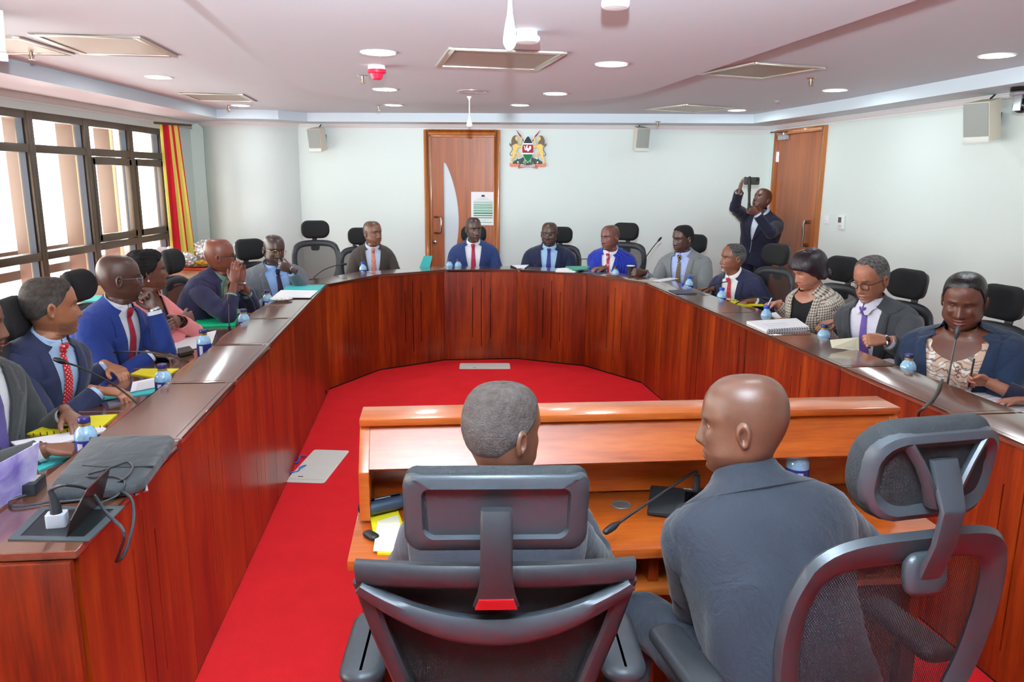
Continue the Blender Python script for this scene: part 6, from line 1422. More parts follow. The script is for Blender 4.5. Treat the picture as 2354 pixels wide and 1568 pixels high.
GOLD = plain('emblem_gold', (206, 166, 62), 0.4, 0.1, var=0.2, vscale=60); MANE = plain('emblem_mane', (112, 88, 60), 0.5, var=0.25, vscale=90); EWH = plain('emblem_white', (232, 232, 234), 0.4); ERED = plain('emblem_red', (176, 44, 58), 0.7); EBLK = plain('emblem_black', (40, 58, 66), 0.7); EGR = plain('emblem_green', (0, 128, 78), 0.7); EDG = plain('emblem_dark_green', (34, 66, 62), 0.5, var=0.4, vscale=70); ELG = plain('emblem_leaf', (128, 196, 112), 0.5); EOR = plain('emblem_orange', (234, 104, 42), 0.4); EBR = plain('emblem_banner', (168, 52, 36), 0.4)
rh = [(872, 385), (910, 420), (950, 472), (985, 535), (1015, 600), (1040, 670), (1055, 750), (1058, 850), (1045, 940), (1010, 1025), (960, 1105), (905, 1170), (868, 1215)]
sh_o = rh + [(2 * 867 - x, y) for x, y in rh[-2:0:-1]]
ep(sh_o, 0.004, 0.020, EWH, 'shield_border')
def band(y0, y1, mat, name, ins=16):
    r_ = [(np.interp(y, [p[1] for p in rh], [p[0] for p in rh]) - ins, y) for y in np.linspace(y0, y1, 9)]
    ep(r_ + [(2 * 867 - x, y) for x, y in r_[::-1]], 0.018, 0.026, mat, name)
band(408, 610, EBLK, 'shield_black_field'); band(655, 905, ERED, 'shield_red_field'); band(950, 1178, EGR, 'shield_green_field')
ep([(735, 700), (775, 695), (780, 760), (815, 790), (800, 740), (820, 690), (850, 668), (875, 690), (850, 710), (860, 760), (890, 770), (905, 710), (950, 690), (975, 730), (960, 800), (910, 830), (890, 865), (850, 860), (835, 820), (790, 830), (760, 810), (755, 730)], 0.025, 0.030, EWH, 'rooster', bevel=0)
for mir in (False, True):
    ep([(400, 620), (390, 700), (405, 780), (390, 880), (375, 960), (380, 1020), (345, 1060), (325, 1110), (345, 1180), (330, 1232), (400, 1236), (402, 1200), (375, 1170), (388, 1110), (432, 1085), (468, 1040), (470, 975), (500, 930), (545, 960), (545, 1030), (600, 1012), (690, 998), (690, 962), (592, 968), (572, 905), (545, 888), (500, 888), (530, 820), (575, 742), (620, 740), (690, 778), (732, 742), (700, 708), (640, 690), (560, 660), (500, 632)], 0.004, 0.022, GOLD, 'lion_body', mir=mir)
    ep([(500, 376), (440, 384), (395, 420), (360, 480), (343, 560), (352, 640), (392, 684), (440, 645), (500, 622), (548, 634), (545, 590), (520, 545), (500, 470), (520, 400)], 0.010, 0.028, MANE, 'lion_mane', mir=mir)
    ep([(470, 420), (520, 405), (545, 432), (572, 462), (552, 482), (560, 515), (525, 548), (490, 530), (470, 480)], 0.014, 0.032, GOLD, 'lion_face', mir=mir)
    ep([(580, 662), (618, 590), (640, 520), (642, 470), (668, 436), (702, 470), (686, 505), (668, 560), (652, 620), (622, 674)], 0.008, 0.026, GOLD, 'lion_foreleg', mir=mir)
    ep([(290, 606), (330, 640), (368, 660), (362, 720), (318, 708), (288, 660)], 0.004, 0.018, MANE, 'tail_tuft', mir=mir)
    sx_ = -1 if mir else 1
    mb = MB(); mb.tube([EM @ Vector((sx_ * (x - 867), y - 800, 0.010)) for x, y in catmull([(355, 715), (378, 800), (340, 880), (308, 930), (325, 985), (378, 988)], 4) and [(q[0], q[1]) for q in catmull([(355, 715, 0), (378, 800, 0), (340, 880, 0), (308, 930, 0), (325, 985, 0), (378, 988, 0)], 4)]], 0.0036, 6); mb.build('tail', MANE, em)
    ep([(494, 203), (590, 318), (657, 386), (640, 418), (600, 396), (540, 302)], 0.006, 0.020, ERED, 'spear_blade', mir=mir)
    mb = MB(); mb.tube([EM @ Vector((sx_ * (x - 867), y - 800, 0.014)) for x, y in ((640, 405), (732, 556))], 0.0042, 6); mb.tube([EM @ Vector((sx_ * (x - 867), y - 800, 0.014)) for x, y in ((745, 1065), (600, 1292))], 0.0046, 6); mb.build('spear_shaft', plain('spear_wood', (120, 40, 34), 0.5), em)
    ep([(400, 1205), (440, 1150), (500, 1125), (530, 1085), (560, 1045), (610, 1085), (660, 1075), (722, 1025), (770, 1085), (700, 1245), (420, 1240)], 0.004, 0.014, EDG, 'mound', mir=mir)
    for fx, fy in ((578, 1075), (560, 1190)): ep([(fx + 26 * math.cos(a), fy + 26 * math.sin(a)) for a in np.linspace(0, 2 * PI, 11)[:-1]], 0.012, 0.019, EWH, 'flower', mir=mir, bevel=0)
    ep([(300, 1212), (330, 1240), (440, 1256), (612, 1226), (604, 1292), (560, 1305), (470, 1328), (330, 1330), (300, 1292)], 0.006, 0.022, EOR, 'ribbon', mir=mir)
ep([(690, 1245), (740, 1120), (867, 1212), (994, 1120), (1060, 1245), (867, 1275)], 0.006, 0.014, EDG, 'foliage')
for lx, ly, s_ in ((750, 1190, 50), (960, 1180, 34), (1030, 1215, 26), (800, 1215, 30)): ep([(lx, ly - s_ * 1.3), (lx + s_ * 0.8, ly), (lx, ly + s_), (lx - s_ * 0.8, ly)], 0.013, 0.018, ELG, 'leaf')
bt = [(552, 1288), (640, 1304), (740, 1278), (867, 1268), (994, 1278), (1094, 1304), (1182, 1288)]; bb = [(1164, 1388), (1084, 1366), (984, 1346), (867, 1340), (750, 1346), (650, 1366), (570, 1388)]
ep(bt + bb, 0.016, 0.026, EBR, 'motto_banner')
text_mesh('motto', 'HARAMBEE', 78 * EK, 0.001, EWH, em, (0, -0.0275, (800 - 1342) * EK), (PI / 2, 0, 0), 1.22)

# ---- notice on the back door
DP = lambda px, py: backpt(px, py, -0.040)
q0, q1 = DP(1083, 441), DP(1137, 518); pc = (q0 + q1) / 2; pw_, ph_ = (Vector((q1.x, q1.y, 0)) - Vector((q0.x, q0.y, 0))).length, q0.z - q1.z
po = empty('door_notice', pc, ba); tag(po, 'white printed notice with green bars fixed to the back door', 'notice')
mb = MB(); mb.box((0, 0, 0), (pw_, 0.004, ph_)); mb.build('sheet', PAPER, po, smooth=0)
GRB = plain('notice_green', (18, 148, 98), 0.5); GRY = plain('notice_grey_print', (186, 190, 194), 0.6)
def nb_(x0, x1, yc, h, mat, name):
    k = ph_ / 1220; mb = MB(); mb.box((((x0 + x1) / 2 - 780) * k, -0.0026, (775 - yc) * k), ((x1 - x0) * k, 0.0012, h * k)); mb.build(name, mat, po, smooth=0)
for yc, h in ((525, 14), (572, 20), (642, 36), (718, 36), (783, 28), (855, 38), (942, 58), (1030, 38), (1110, 32)): nb_(430, 1145, yc, h, GRB, 'green_bar')
nb_(700, 1115, 1283, 18, GRB, 'green_bar')
for x0, x1, yc in ((595, 985, 390), (670, 890, 412), (550, 1020, 440), (470, 1140, 472), (690, 1000, 1190), (670, 920, 1230)): nb_(x0, x1, yc, 10, GRY, 'print_line')
nb_(725, 848, 320, 50, plain('notice_crest', (70, 60, 56), 0.6), 'crest'); nb_(735, 838, 290, 36, MATS['notice_crest'], 'crest')

# ---- water bottles
BW = plain('bottle_water', (150, 196, 232), 0.08, spec=0.8, coat=0.5, var=0.35, vscale=120); BLB = plain('bottle_label', (38, 42, 120), 0.35); BLW = plain('bottle_label_print', (206, 208, 226), 0.4); CAPB = plain('cap_blue', (28, 70, 196), 0.35); CAPD = plain('cap_foil', (52, 48, 110), 0.3, 0.3); FOIL = plain('cap_gold', (196, 172, 92), 0.3, 0.6)
def bottle(p, label, blue=False, first=None):
    if first is None:
        r_ = empty('water_bottle'); mb = MB(); mb.lathe([(0.031, 0.0), (0.035, 0.004), (0.035, 0.03), (0.034, 0.035), (0.035, 0.04), (0.035, 0.112)], 22); mb.build('bottle_body', BW, r_)
        mb = MB(); mb.lathe([(0.035, 0.110), (0.036, 0.118), (0.034, 0.134), (0.027, 0.149), (0.0175, 0.159), (0.016, 0.166), (0.018, 0.168), (0.018, 0.171)], 22); mb.build('bottle_shoulder', BW, r_)
        mb = MB(); mb.lathe([(0.036, 0.046), (0.0362, 0.048), (0.0362, 0.112), (0.036, 0.114)], 22); lb = mb.build('label_band', BLB, r_)
        for a0 in (0.2, 2.3, 4.4):
            mb = MB(); vv = [(0.0366 * math.cos(a0 + 0.07 * k), 0.0366 * math.sin(a0 + 0.07 * k), z) for z in (0.056, 0.106) for k in range(8)]; mb.add(vv, [(k, k + 1, k + 9, k + 8) for k in range(7)]); mb.build('label_print', BLW, lb, smooth=0)
        mb = MB(); mb.lathe([(0.0195, 0.170), (0.02, 0.173), (0.02, 0.186), (0.018, 0.189), (0.002, 0.190)], 18); mb.build('cap', CAPB if blue else CAPD, r_)
        if not blue: mb = MB(); mb.lathe([(0.0185, 0.160), (0.0195, 0.162), (0.0195, 0.170), (0.0185, 0.1705)], 18); mb.build('foil_band', FOIL, r_)
    else: r_ = copy_tree(first)
    r_.location = p; tag(r_, label, 'bottle', 'small water bottles'); return r_
BT = 0.19
bl = [(192, 958, ZW, 0, 'water bottle beside the black laptop sleeve'), (372, 836, ZW, 0, 'water bottle beside the white papers of the red dotted tie man'), (466, 757, ZW, 0, 'water bottle beside the papers of the royal blue suit man'), (559, 710, ZW, 0, 'water bottle beside the near green binder'), (614, 667, ZW, 0, 'water bottle left of the white saucer'), (691, 629, ZW, 0, 'water bottle behind the teal folder near the empty chair'),
      (834, 602, ZW, 1, 'blue-capped water bottle before the man in brown suit'), (1033, 595, ZW, 0, 'left water bottle of the pair before the door'), (1053, 595, ZW, 0, 'right water bottle of the pair before the door'), (1415, 612, ZW, 0, 'water bottle before the bright blue pinstripe suit'), (1585, 635, ZW, 1, 'blue-capped water bottle before the man in light grey suit'),
      (1660, 661, ZW, 1, 'blue-capped water bottle before the man with white goatee'), (1763, 702, ZW, 1, 'blue-capped water bottle before the woman in checked jacket'), (1896, 745, ZW, 0, 'foil-capped water bottle before the man with purple tie'), (2091, 813, ZW, 0, 'foil-capped water bottle before the woman in floral blouse'), (1838, 1021, 0.75, 0, 'water bottle on the front table behind the bald man in grey')]
fb_ = fn_ = None
for px, py, z0, bl_, lb in bl:
    p = at(px, py, z0 + BT); p.z = z0
    if bl_: o = bottle(p, lb, True, fb_); fb_ = fb_ or o
    else: o = bottle(p, lb, False, fn_); fn_ = fn_ or o
mb = MB(); mb.lathe([(0.002, 0.016), (0.0155, 0.015), (0.0168, 0.012), (0.0168, 0.0)], 18); o = mb.build('bottle_cap', CAPB); p = at(1567, 655, ZL); o.location = p; tag(o, 'loose blue bottle cap on the right desk ledge', 'bottle cap')

# ---- gooseneck microphones
MICM = plain('mic_black', (24, 25, 27), 0.4); MICG = plain('mic_grey', (110, 112, 112), 0.35, 0.6)
def mic(bpx, hpx, label, zb=ZW, dy=0.0, grey=False, sag=0.04):
    b = at(bpx[0], bpx[1], zb + 0.06); h = aty(hpx[0], hpx[1], b.y + dy); r_ = empty('gooseneck_microphone', (b.x, b.y, zb)); tag(r_, label, 'microphone', 'gooseneck microphones')
    B0 = Vector((0, 0, 0)); h0 = h - Vector((b.x, b.y, zb)); m = MICG if grey else MICM
    mb = MB(); mb.lathe([(0.03, 0.0), (0.03, 0.008), (0.014, 0.014), (0.010, 0.04), (0.008, 0.06)], 16); mb.build('base', MICM, r_)
    d = h0 - Vector((0, 0, 0.05)); n1 = Vector((0, 0, 0.05)) + d * 0.33 + Vector((0, 0, sag)); n2 = Vector((0, 0, 0.05)) + d * 0.7 + Vector((0, 0, sag * 0.7))
    path = catmull([(0, 0, 0.04), (0, 0, 0.07) if d.length > 0.2 else (0, 0, 0.05), n1, n2, h0], 6); mb = MB(); mb.tube(path, [0.0052] * 8 + [0.0042] * (len(path) - 8), 8); mb.build('gooseneck', m, r_)
    t = (path[-1] - path[-3]).normalized(); mb = MB(); mb.tube([h0 - t * 0.02, h0 - t * 0.012, h0, h0 + t * 0.016, h0 + t * 0.032], [0.006, 0.0085, 0.0115, 0.0115, 0.009], 12, roundend=True); mb.build('capsule', MICM if not grey else plain('mic_cap_grey', (70, 72, 74), 0.4, 0.4), r_)
ml = [((318, 935), (143, 831), 'gooseneck microphone pointing at the red dotted tie man', 0.05), ((432, 836), (245, 812), 'gooseneck microphone reaching across the royal blue suit', 0.12), ((527, 750), (526, 690), 'upright grey gooseneck microphone before the woman in pink', 0.0), ((590, 716), (561, 676), 'gooseneck microphone before the praying hands man', 0.0), ((638, 664), (645, 637), 'thin grey gooseneck microphone before the shiny grey suit', 0.0), ((722, 640), (788, 608), 'gooseneck microphone before the empty chair', 0.0), ((893, 620), (819, 567), 'gooseneck microphone before the man in brown suit', 0.05), ((1106, 610), (1081, 571), 'gooseneck microphone with red ring before the door', 0.0),
      ((1286, 613), (1360, 596), 'low gooseneck microphone left of the bright blue suit', 0.0), ((1462, 634), (1515, 552), 'tall gooseneck microphone beside the paper cup', 0.1), ((1612, 672), (1725, 641), 'gooseneck microphone before the man with white goatee', 0.0), ((1690, 703), (1758, 686), 'gooseneck microphone beside the woman in checked jacket', 0.0), ((2178, 885), (2200, 768), 'upright gooseneck microphone before the floral blouse', 0.0)]
for i, (b_p, h_p, lb, dy) in enumerate(ml): mic(b_p, h_p, lb, dy=dy, grey=i in (2, 4, 12))
# conference unit on the front table
cu_ = empty('conference_unit', tpt(0.985, -0.055, 0.75), TA - 0.35); tag(cu_, 'black desktop conference microphone unit with screen on the front table', 'microphone')
mb = MB(); YZ = Matrix(((0, 0, 1, 0), (1, 0, 0, 0), (0, 1, 0, 0), (0, 0, 0, 1)))
mb.prism([(-0.07, 0.004), (0.06, 0.004), (0.06, 0.05), (0.035, 0.055), (-0.07, 0.016)], -0.11, 0.11, mat=YZ); mb.build('housing', MICM, cu_, bevel=0.006)
mb = MB(); R_ = Matrix.Rotation(0.357, 3, 'X'); mb.box((0.045, -0.016, 0.0385), (0.095, 0.085, 0.003), R_); mb.build('screen', plain('screen_black', (8, 8, 10), 0.08), cu_, smooth=0)
mb = MB(); mb.box((0.05, -0.052, 0.026), (0.05, 0.02, 0.004), R_); mb.build('touch_bar', plain('touch_bar', (120, 126, 120), 0.3), cu_, smooth=0)
mb = MB(); mb.tube([(0.03, 0.045, 0.05), (0.032, 0.05, 0.075), (0.03, 0.052, 0.10)], [0.012, 0.010, 0.010], 10); mb.build('stand', MICM, cu_)
text_mesh('maker_mark', 'BOSCH', 0.011, 0.0003, EWH, cu_, (0.01, 0.040, 0.0553), (0.05, 0, 0))
Mc = (Matrix.Translation(cu_.location) @ Matrix.Rotation(cu_.rotation_euler.z, 4, 'Z')).inverted()
g0 = Vector((0.03, 0.052, 0.10)); g1 = Mc @ at(1408, 1212, 0.81); mb = MB(); pth = catmull([g0, g0 + Vector((-0.008, -0.004, 0.012)), g0.lerp(g1, 0.4) + Vector((0, 0, 0.012)), g1], 6); mb.tube(pth, 0.0042, 8); mb.build('gooseneck', MICM, cu_)
t = (g1 - pth[-3]).normalized(); mb = MB(); mb.tube([g1 - t * 0.03, g1 - t * 0.02, g1 - t * 0.004, g1 + t * 0.012, g1 + t * 0.028], [0.005, 0.0075, 0.011, 0.011, 0.009], 12, roundend=True); mb.build('capsule', MICM, cu_)

# ---- papers, folders, binders (flat things with thickness where they lie)
def sheet(name, px, z, th, mat, label, cat, lift=(0, 0, 0, 0), group=None, par=None):
    P = [at(x, y, z) for x, y in px]; c = sum(P, Vector()) / len(P)
    mb = MB(); n = len(P); up = [p - c + Vector((0, 0, lift[k] if k < len(lift) else 0)) for k, p in enumerate(P)]; lo = [Vector((p.x, p.y, p.z)) for p in up]; hi = [p + Vector((0, 0, th)) for p in up]
    a = (hi[1] - hi[0]).cross(hi[2] - hi[0]).z; fs = [tuple(range(n, 2 * n)), tuple(range(n - 1, -1, -1))] + [(k, (k + 1) % n, n + (k + 1) % n, n + k) for k in range(n)]
    if a < 0: fs = [f[::-1] for f in fs]
    mb.add(lo + hi, fs); o = mb.build(name, mat, None, smooth=0)
    o.location = c
    tag(o, label, cat, group); return o
YELP = plain('folder_yellow', (240, 228, 30), 0.5); TEAL = plain('folder_teal', (60, 186, 186), 0.5); GRN = plain('binder_green', (12, 190, 130), 0.4); CRM = plain('paper_cream', (238, 236, 206), 0.7); PRINT = plain('print_grey', (150, 152, 160), 0.7)
def lines(o_px, z, n, name_par, m=0.14):
    """printed lines on a sheet given by its pixel corners (tl,tr,br,bl)"""
    P = [at(x, y, z) for x, y in o_px]; c = name_par.location
    for k in range(n):
        v = 0.18 + 0.68 * k / max(1, n - 1); a = P[0].lerp(P[3], v); b = P[1].lerp(P[2], v); a2, b2 = a.lerp(b, m), a.lerp(b, 1 - m - 0.12 * (k % 3 == 2)); d = (P[3] - P[0]).normalized() * 0.0022
        mb = MB(); mb.add([a2 - c - d, b2 - c - d, b2 - c + d, a2 - c + d], [(0, 1, 2, 3)]); mb.build('print_line', PRINT, name_par, smooth=0)
def spiral(name_par, a_px, b_px, z, n, r=0.006):
    a, b = at(*a_px, z), at(*b_px, z); c = name_par.location
    d = (b - a).normalized(); nn = Vector((-d.y, d.x, 0))
    for k in range(n):
        p = a.lerp(b, k / (n - 1)) - c; mb = MB(); mb.tube([p + (nn * math.cos(t) + Vector((0, 0, 1)) * math.sin(t)) * r for t in np.linspace(0, 2 * PI, 9)], 0.0016, 5); mb.build('coil', BLACKP, name_par)
# left arm, near to far
o = sheet('yellow_folder', [(62, 1000), (150, 962), (270, 955), (205, 1010)], ZW, 0.006, YELP, 'yellow folder under the charcoal suit man arm', 'folder')
q = [(25, 1020), (235, 985), (252, 992), (60, 1045)]; o = sheet('spiral_notebook', q, ZW + 0.007, 0.008, PAPER, 'white spiral notebook on yellow folder at the left edge', 'notebook'); spiral(o, (45, 1004), (245, 980), ZW + 0.016, 14)
sheet('teal_folder', [(80, 1066), (140, 1040), (165, 1052), (90, 1085)], ZW, 0.005, TEAL, 'teal folder behind the charger at the near left', 'folder')
q = [(300, 862), (325, 850), (412, 850), (372, 872)]; sheet('yellow_folder', q, ZW, 0.006, YELP, 'yellow folder under the hands of the red dotted tie man', 'folder')
q = [(305, 880), (392, 862), (372, 888), (300, 902)]; o = sheet('paper_sheet', q, ZW + 0.007, 0.004, PAPER, 'white typed pages before the red dotted tie man', 'paper'); lines(q, ZW + 0.0115, 7, o)
q = [(230, 912), (372, 890), (355, 905), (235, 922)]; sheet('teal_folder', q, ZW, 0.004, TEAL, 'teal folder edge under the white typed pages', 'folder')
o = sheet('mobile_phone', [(246, 929), (285, 917), (292, 926), (250, 936)], ZW, 0.009, plain('phone_silver', (176, 178, 182), 0.25, 0.5), 'silver phone lying before the red dotted tie man', 'phone')
q = [(330, 800), (498, 765), (488, 792), (345, 832)]; o = sheet('paper_sheet', q, ZW, 0.005, PAPER, 'white paper stack before the royal blue suit man', 'paper', (0, 0.012, 0.004, 0))
o = sheet('leather_wallet', [(408, 808), (436, 802), (446, 812), (414, 820)], ZW + 0.006, 0.018, plain('wallet', (54, 54, 46), 0.5), 'dark wallet under the royal blue suit man fingers', 'wallet')
q = [(455, 735), (550, 726), (540, 752), (443, 756)]; o = sheet('spiral_binder', q, ZW, 0.012, GRN, 'green spiral binder before the woman in pink', 'binder'); spiral(o, (456, 732), (560, 722), ZW + 0.014, 16)
sheet('paper_sheet', [(458, 727), (562, 705), (562, 720), (456, 733)], ZW + 0.004, 0.006, PAPER, 'white pages folded back above the near green binder', 'paper')
q = [(528, 708), (592, 698), (580, 716), (520, 720)]; o = sheet('spiral_binder', q, ZW, 0.012, GRN, 'small green spiral binder before the praying hands man', 'binder'); spiral(o, (545, 704), (600, 697), ZW + 0.014, 9)
sheet('paper_sheet', [(560, 696), (612, 688), (606, 699), (556, 703)], ZW + 0.003, 0.006, PAPER, 'white pages above the small green binder', 'paper')
o = sheet('teal_folder', [(658, 657), (748, 656), (716, 684), (640, 686)], ZL + 0.001, 0.006, TEAL, 'teal folder on the left corner of the desk', 'folder')
q = [(646, 668), (731, 669), (713, 685), (625, 685)]; o = sheet('paper_sheet', q, ZL + 0.0075, 0.004, PAPER, 'white printed page on the teal corner folder', 'paper'); lines(q, ZL + 0.012, 4, o)
p = at(647, 692, ZL); o = empty('saucer', p); tag(o, 'white saucer with crumbs on the left desk ledge', 'saucer')
mb = MB(); mb.lathe([(0.04, 0.0), (0.045, 0.004), (0.072, 0.014), (0.080, 0.018), (0.079, 0.0205), (0.06, 0.012), (0.042, 0.008), (0.002, 0.007)], 32); mb.build('dish', plain('porcelain', (240, 240, 240), 0.15, coat=0.5), o)
for k in range(5): mb = MB(); a = k * 1.7; mb.sphere((0.03 * math.cos(a), 0.025 * math.sin(a), 0.011), (0.006, 0.004, 0.003), 8, 6); mb.build('crumb', plain('crumb', (196, 150, 90), 0.8), o)
# curved end
a0 = deskpt(7, 0.62, 0.42, ZW)
o = empty('teal_folder', a0); tag(o, 'teal folder standing open between brown suit and door', 'folder')
P = [Vector(aty(x, y, a0.y)) - a0 for x, y in ((953, 613), (974, 589), (994, 588), (981, 612))]; P[0].z = P[3].z = 0.001; mb = MB(); d_ = Vector((0.0, 0.012, 0)); mb.add(P + [q + d_ for q in P], [(0, 1, 2, 3), (7, 6, 5, 4), (0, 4, 5, 1), (1, 5, 6, 2), (2, 6, 7, 3), (3, 7, 4, 0)]); mb.build('cover', TEAL, o, smooth=0)
q = [(1176, 611), (1216, 610), (1208, 617), (1188, 617)]; o = sheet('tablet', q, ZL, 0.006, PAPER, 'white tablet with dark edges at the middle of the curved desk', 'tablet')
for a, b in (((1174, 611), (1187, 617)), ((1216, 610), (1207, 617))):
    pa, pb = at(*a, ZL + 0.006), at(*b, ZL + 0.006); mb = MB(); mb.tube([pa - o.location, pb - o.location], 0.006, 6); mb.build('edge', BLACKP, o)
sheet('paper_stack', [(1280, 620), (1345, 616), (1322, 627), (1277, 626)], ZL, 0.014, PAPER, 'white paper stack left of the bright blue suit', 'paper')
sheet('green_folder', [(1300, 614), (1356, 614), (1350, 620), (1318, 623)], ZL + 0.015, 0.010, plain('folder_green', (60, 160, 130), 0.5), 'green folder on the paper stack left of the bright blue suit', 'folder')
sheet('magazine', [(1355, 620), (1400, 624), (1380, 632), (1338, 628)], ZL, 0.004, plain('magazine_dark', (56, 66, 96), 0.25, var=0.5, vscale=40), 'dark glossy magazine on the ledge by the bright blue suit', 'magazine')
cp = at(1449, 633, ZL); o = empty('paper_cup', cp); tag(o, 'black paper cup with white rim held by the grey suit man', 'cup')
mb = MB(); mb.lathe([(0.028, 0.0), (0.036, 0.085), (0.034, 0.084), (0.027, 0.004)], 24); mb.build('cup_body', plain('cup_black', (34, 32, 32), 0.5), o); mb = MB(); mb.lathe([(0.0355, 0.084), (0.0375, 0.086), (0.0375, 0.09), (0.0345, 0.089)], 24); mb.build('rim', PAPER, o)
sheet('paper_sheet', [(1500, 645), (1540, 639), (1560, 641), (1520, 648)], ZL, 0.003, PAPER, 'small white paper before the light grey suit', 'paper')
sheet('tablet', [(1537, 669), (1580, 668), (1602, 676), (1554, 678)], ZL, 0.008, plain('tablet_grey', (62, 66, 72), 0.3), 'dark grey tablet on the right corner ledge', 'tablet')
# right arm
q = [(1660, 682), (1712, 684), (1760, 705), (1690, 702)]; o = sheet('yellow_binder', q, ZW, 0.010, YELP, 'yellow spiral binder between goatee man and checked jacket', 'binder'); spiral(o, (1672, 690), (1722, 694), ZW + 0.012, 8)
sheet('paper_sheet', [(1640, 672), (1705, 680), (1712, 690), (1668, 690)], ZW + 0.012, 0.004, CRM, 'cream page on the yellow binder', 'paper')
q = [(1768, 722), (1800, 716), (1850, 738), (1790, 738)]; sheet('paper_sheet', q, ZW, 0.006, PAPER, 'white papers before the woman in checked jacket', 'paper')
q = [(1716, 744), (1830, 737), (1862, 759), (1762, 765)]; o = sheet('spiral_report', q, ZL, 0.016, PAPER, 'thick white spiral-bound report on the right ledge', 'report'); spiral(o, (1768, 760), (1860, 754), ZL + 0.012, 17, 0.008); lines(q, ZL + 0.0165, 5, o, 0.25)
# the page held up by the man with the purple tie
hl = PEO[14]['hands']['L']; pc_ = hl['W'] + hl['f'] * 0.12; o = empty('paper_sheet', pc_); tag(o, 'cream page held by the man with purple tie', 'paper')
P = [Vector(aty(x, y, pc_.y + dy)) - pc_ for x, y, dy in ((1908, 782, -0.02), (1974, 776, 0.0), (1975, 806, -0.04), (1912, 800, -0.07))]; mb = MB(); d_ = Vector((0, 0.001, 0.0015)); mb.add(P + [q + d_ for q in P], [(0, 1, 2, 3), (7, 6, 5, 4), (0, 4, 5, 1), (1, 5, 6, 2), (2, 6, 7, 3), (3, 7, 4, 0)]); sh_ = mb.build('page', CRM, o, smooth=0)
for k in range(5):
    v = 0.2 + 0.15 * k; a, b = P[0].lerp(P[3], v), P[1].lerp(P[2], v); mb = MB(); e_ = Vector((0, -0.002, 0.0008)); w_ = (P[3] - P[0]) * 0.03; mb.add([a.lerp(b, 0.12) + e_, a.lerp(b, 0.9) + e_, a.lerp(b, 0.9) + e_ + w_, a.lerp(b, 0.12) + e_ + w_], [(0, 1, 2, 3)]); mb.build('print_line', PRINT, o, smooth=0)
sheet('paper_sheet', [(2025, 829), (2045, 826), (2130, 848), (2108, 852)], ZW, 0.005, PAPER, 'white papers before the woman in floral blouse', 'paper')
q = [(2203, 893), (2250, 890), (2410, 945), (2354, 958)]; o = sheet('paper_sheet', q, ZW, 0.006, PAPER, 'white pages under the hands at the right edge', 'paper'); lines(q, ZW + 0.0065, 8, o)
sheet('mobile_phone', [(2052, 812), (2085, 806), (2092, 812), (2062, 818)], ZW, 0.009, plain('phone_black', (20, 22, 26), 0.2), 'black phone before the man with purple tie', 'phone')
# grey cable trailing over the right ledge
Pc = [at(2166, 873, ZW + 0.05), at(2163, 880, ZL + 0.008), at(2150, 908, ZL + 0.006), at(2128, 934, ZL + 0.006), at(2119, 948, ZL - 0.03) + Vector((-0.012, 0, 0)), at(2111, 972, 0.78), at(2100, 1010, 0.62), at(2098, 1060, 0.45)]
mb = MB(); mb.tube(catmull(Pc, 6), 0.0062, 8); tag(mb.build('power_cable', plain('cable_grey', (74, 78, 74), 0.45)), 'dark grey cable hanging over the front of the right desk', 'cable')
# pens in hands
for k, side, lb, c_ in ((13, 'R', 'white pen in the hand of the woman in checked jacket', (226, 226, 230)), (16, 'R', 'black pen in the hand at the right edge', (20, 20, 22))):
    hh = PEO[k]['hands'][side]; c0 = hh['W'] + hh['f'] * 0.085 - hh['z'] * 0.03 - hh['x'] * 0.028; dd = (Vector((-0.45, -0.25, -0.8)) if k == 13 else Vector((-0.12, -0.1, -1))).normalized()
    o = empty('pen', c0); tag(o, lb, 'pen'); mb = MB(); mb.tube([-dd * 0.085, dd * 0.05], 0.0045, 10); mb.build('barrel', plain('pen_%d' % k, c_, 0.3), o); mb = MB(); mb.tube([dd * 0.05, dd * 0.064], [0.0042, 0.001], 10); mb.build('tip', CHROME, o)

# ---- phone on a selfie stick held by the standing man
sb = H_(1722, 488, 7.98); st_ = H_(1723, 408, 7.98); o = empty('phone_stick', Vector(sb)); tag(o, 'phone mounted on a black telescopic stick, held high by the standing man', 'phone stick'); sb, st_ = Vector(sb), Vector(st_)
mb = MB(); d_ = st_ - sb; mb.tube([Vector((0, 0, 0)), d_ * 0.25, d_ * 0.26, d_ * 0.6, d_ * 0.61, d_ * 0.95], [0.016, 0.016, 0.013, 0.013, 0.016, 0.016], 12); mb.build('stick', MICM, o)
pc_ = Vector(H_(1728, 416, 7.99)) - sb; mb = MB(); XZ = Matrix(((1, 0, 0, 0), (0, 0, -1, 0), (0, 1, 0, 0), (0, 0, 0, 1))); mb.prism(rrect(0.158, 0.076, 0.012, 4), -0.004, 0.005, mat=Matrix.Translation(pc_) @ Matrix.Rotation(0.0, 4, 'Z') @ XZ); ph = mb.build('phone', plain('phone_graphite', (70, 72, 66), 0.35, 0.3), o, bevel=0.002)
for dx, dz in ((0.05, 0.022), (0.05, -0.002), (0.066, 0.01)): mb = MB(); mb.tube([pc_ + Vector((dx, -0.004, dz)), pc_ + Vector((dx, -0.008, dz))], 0.0085, 12); mb.build('camera_lens', MATS['lens_black'], ph)
mb = MB(); mb.box(pc_ + Vector((-0.025, -0.008, 0)), (0.02, 0.014, 0.092)); mb.build('clamp', MICM, o, bevel=0.003)

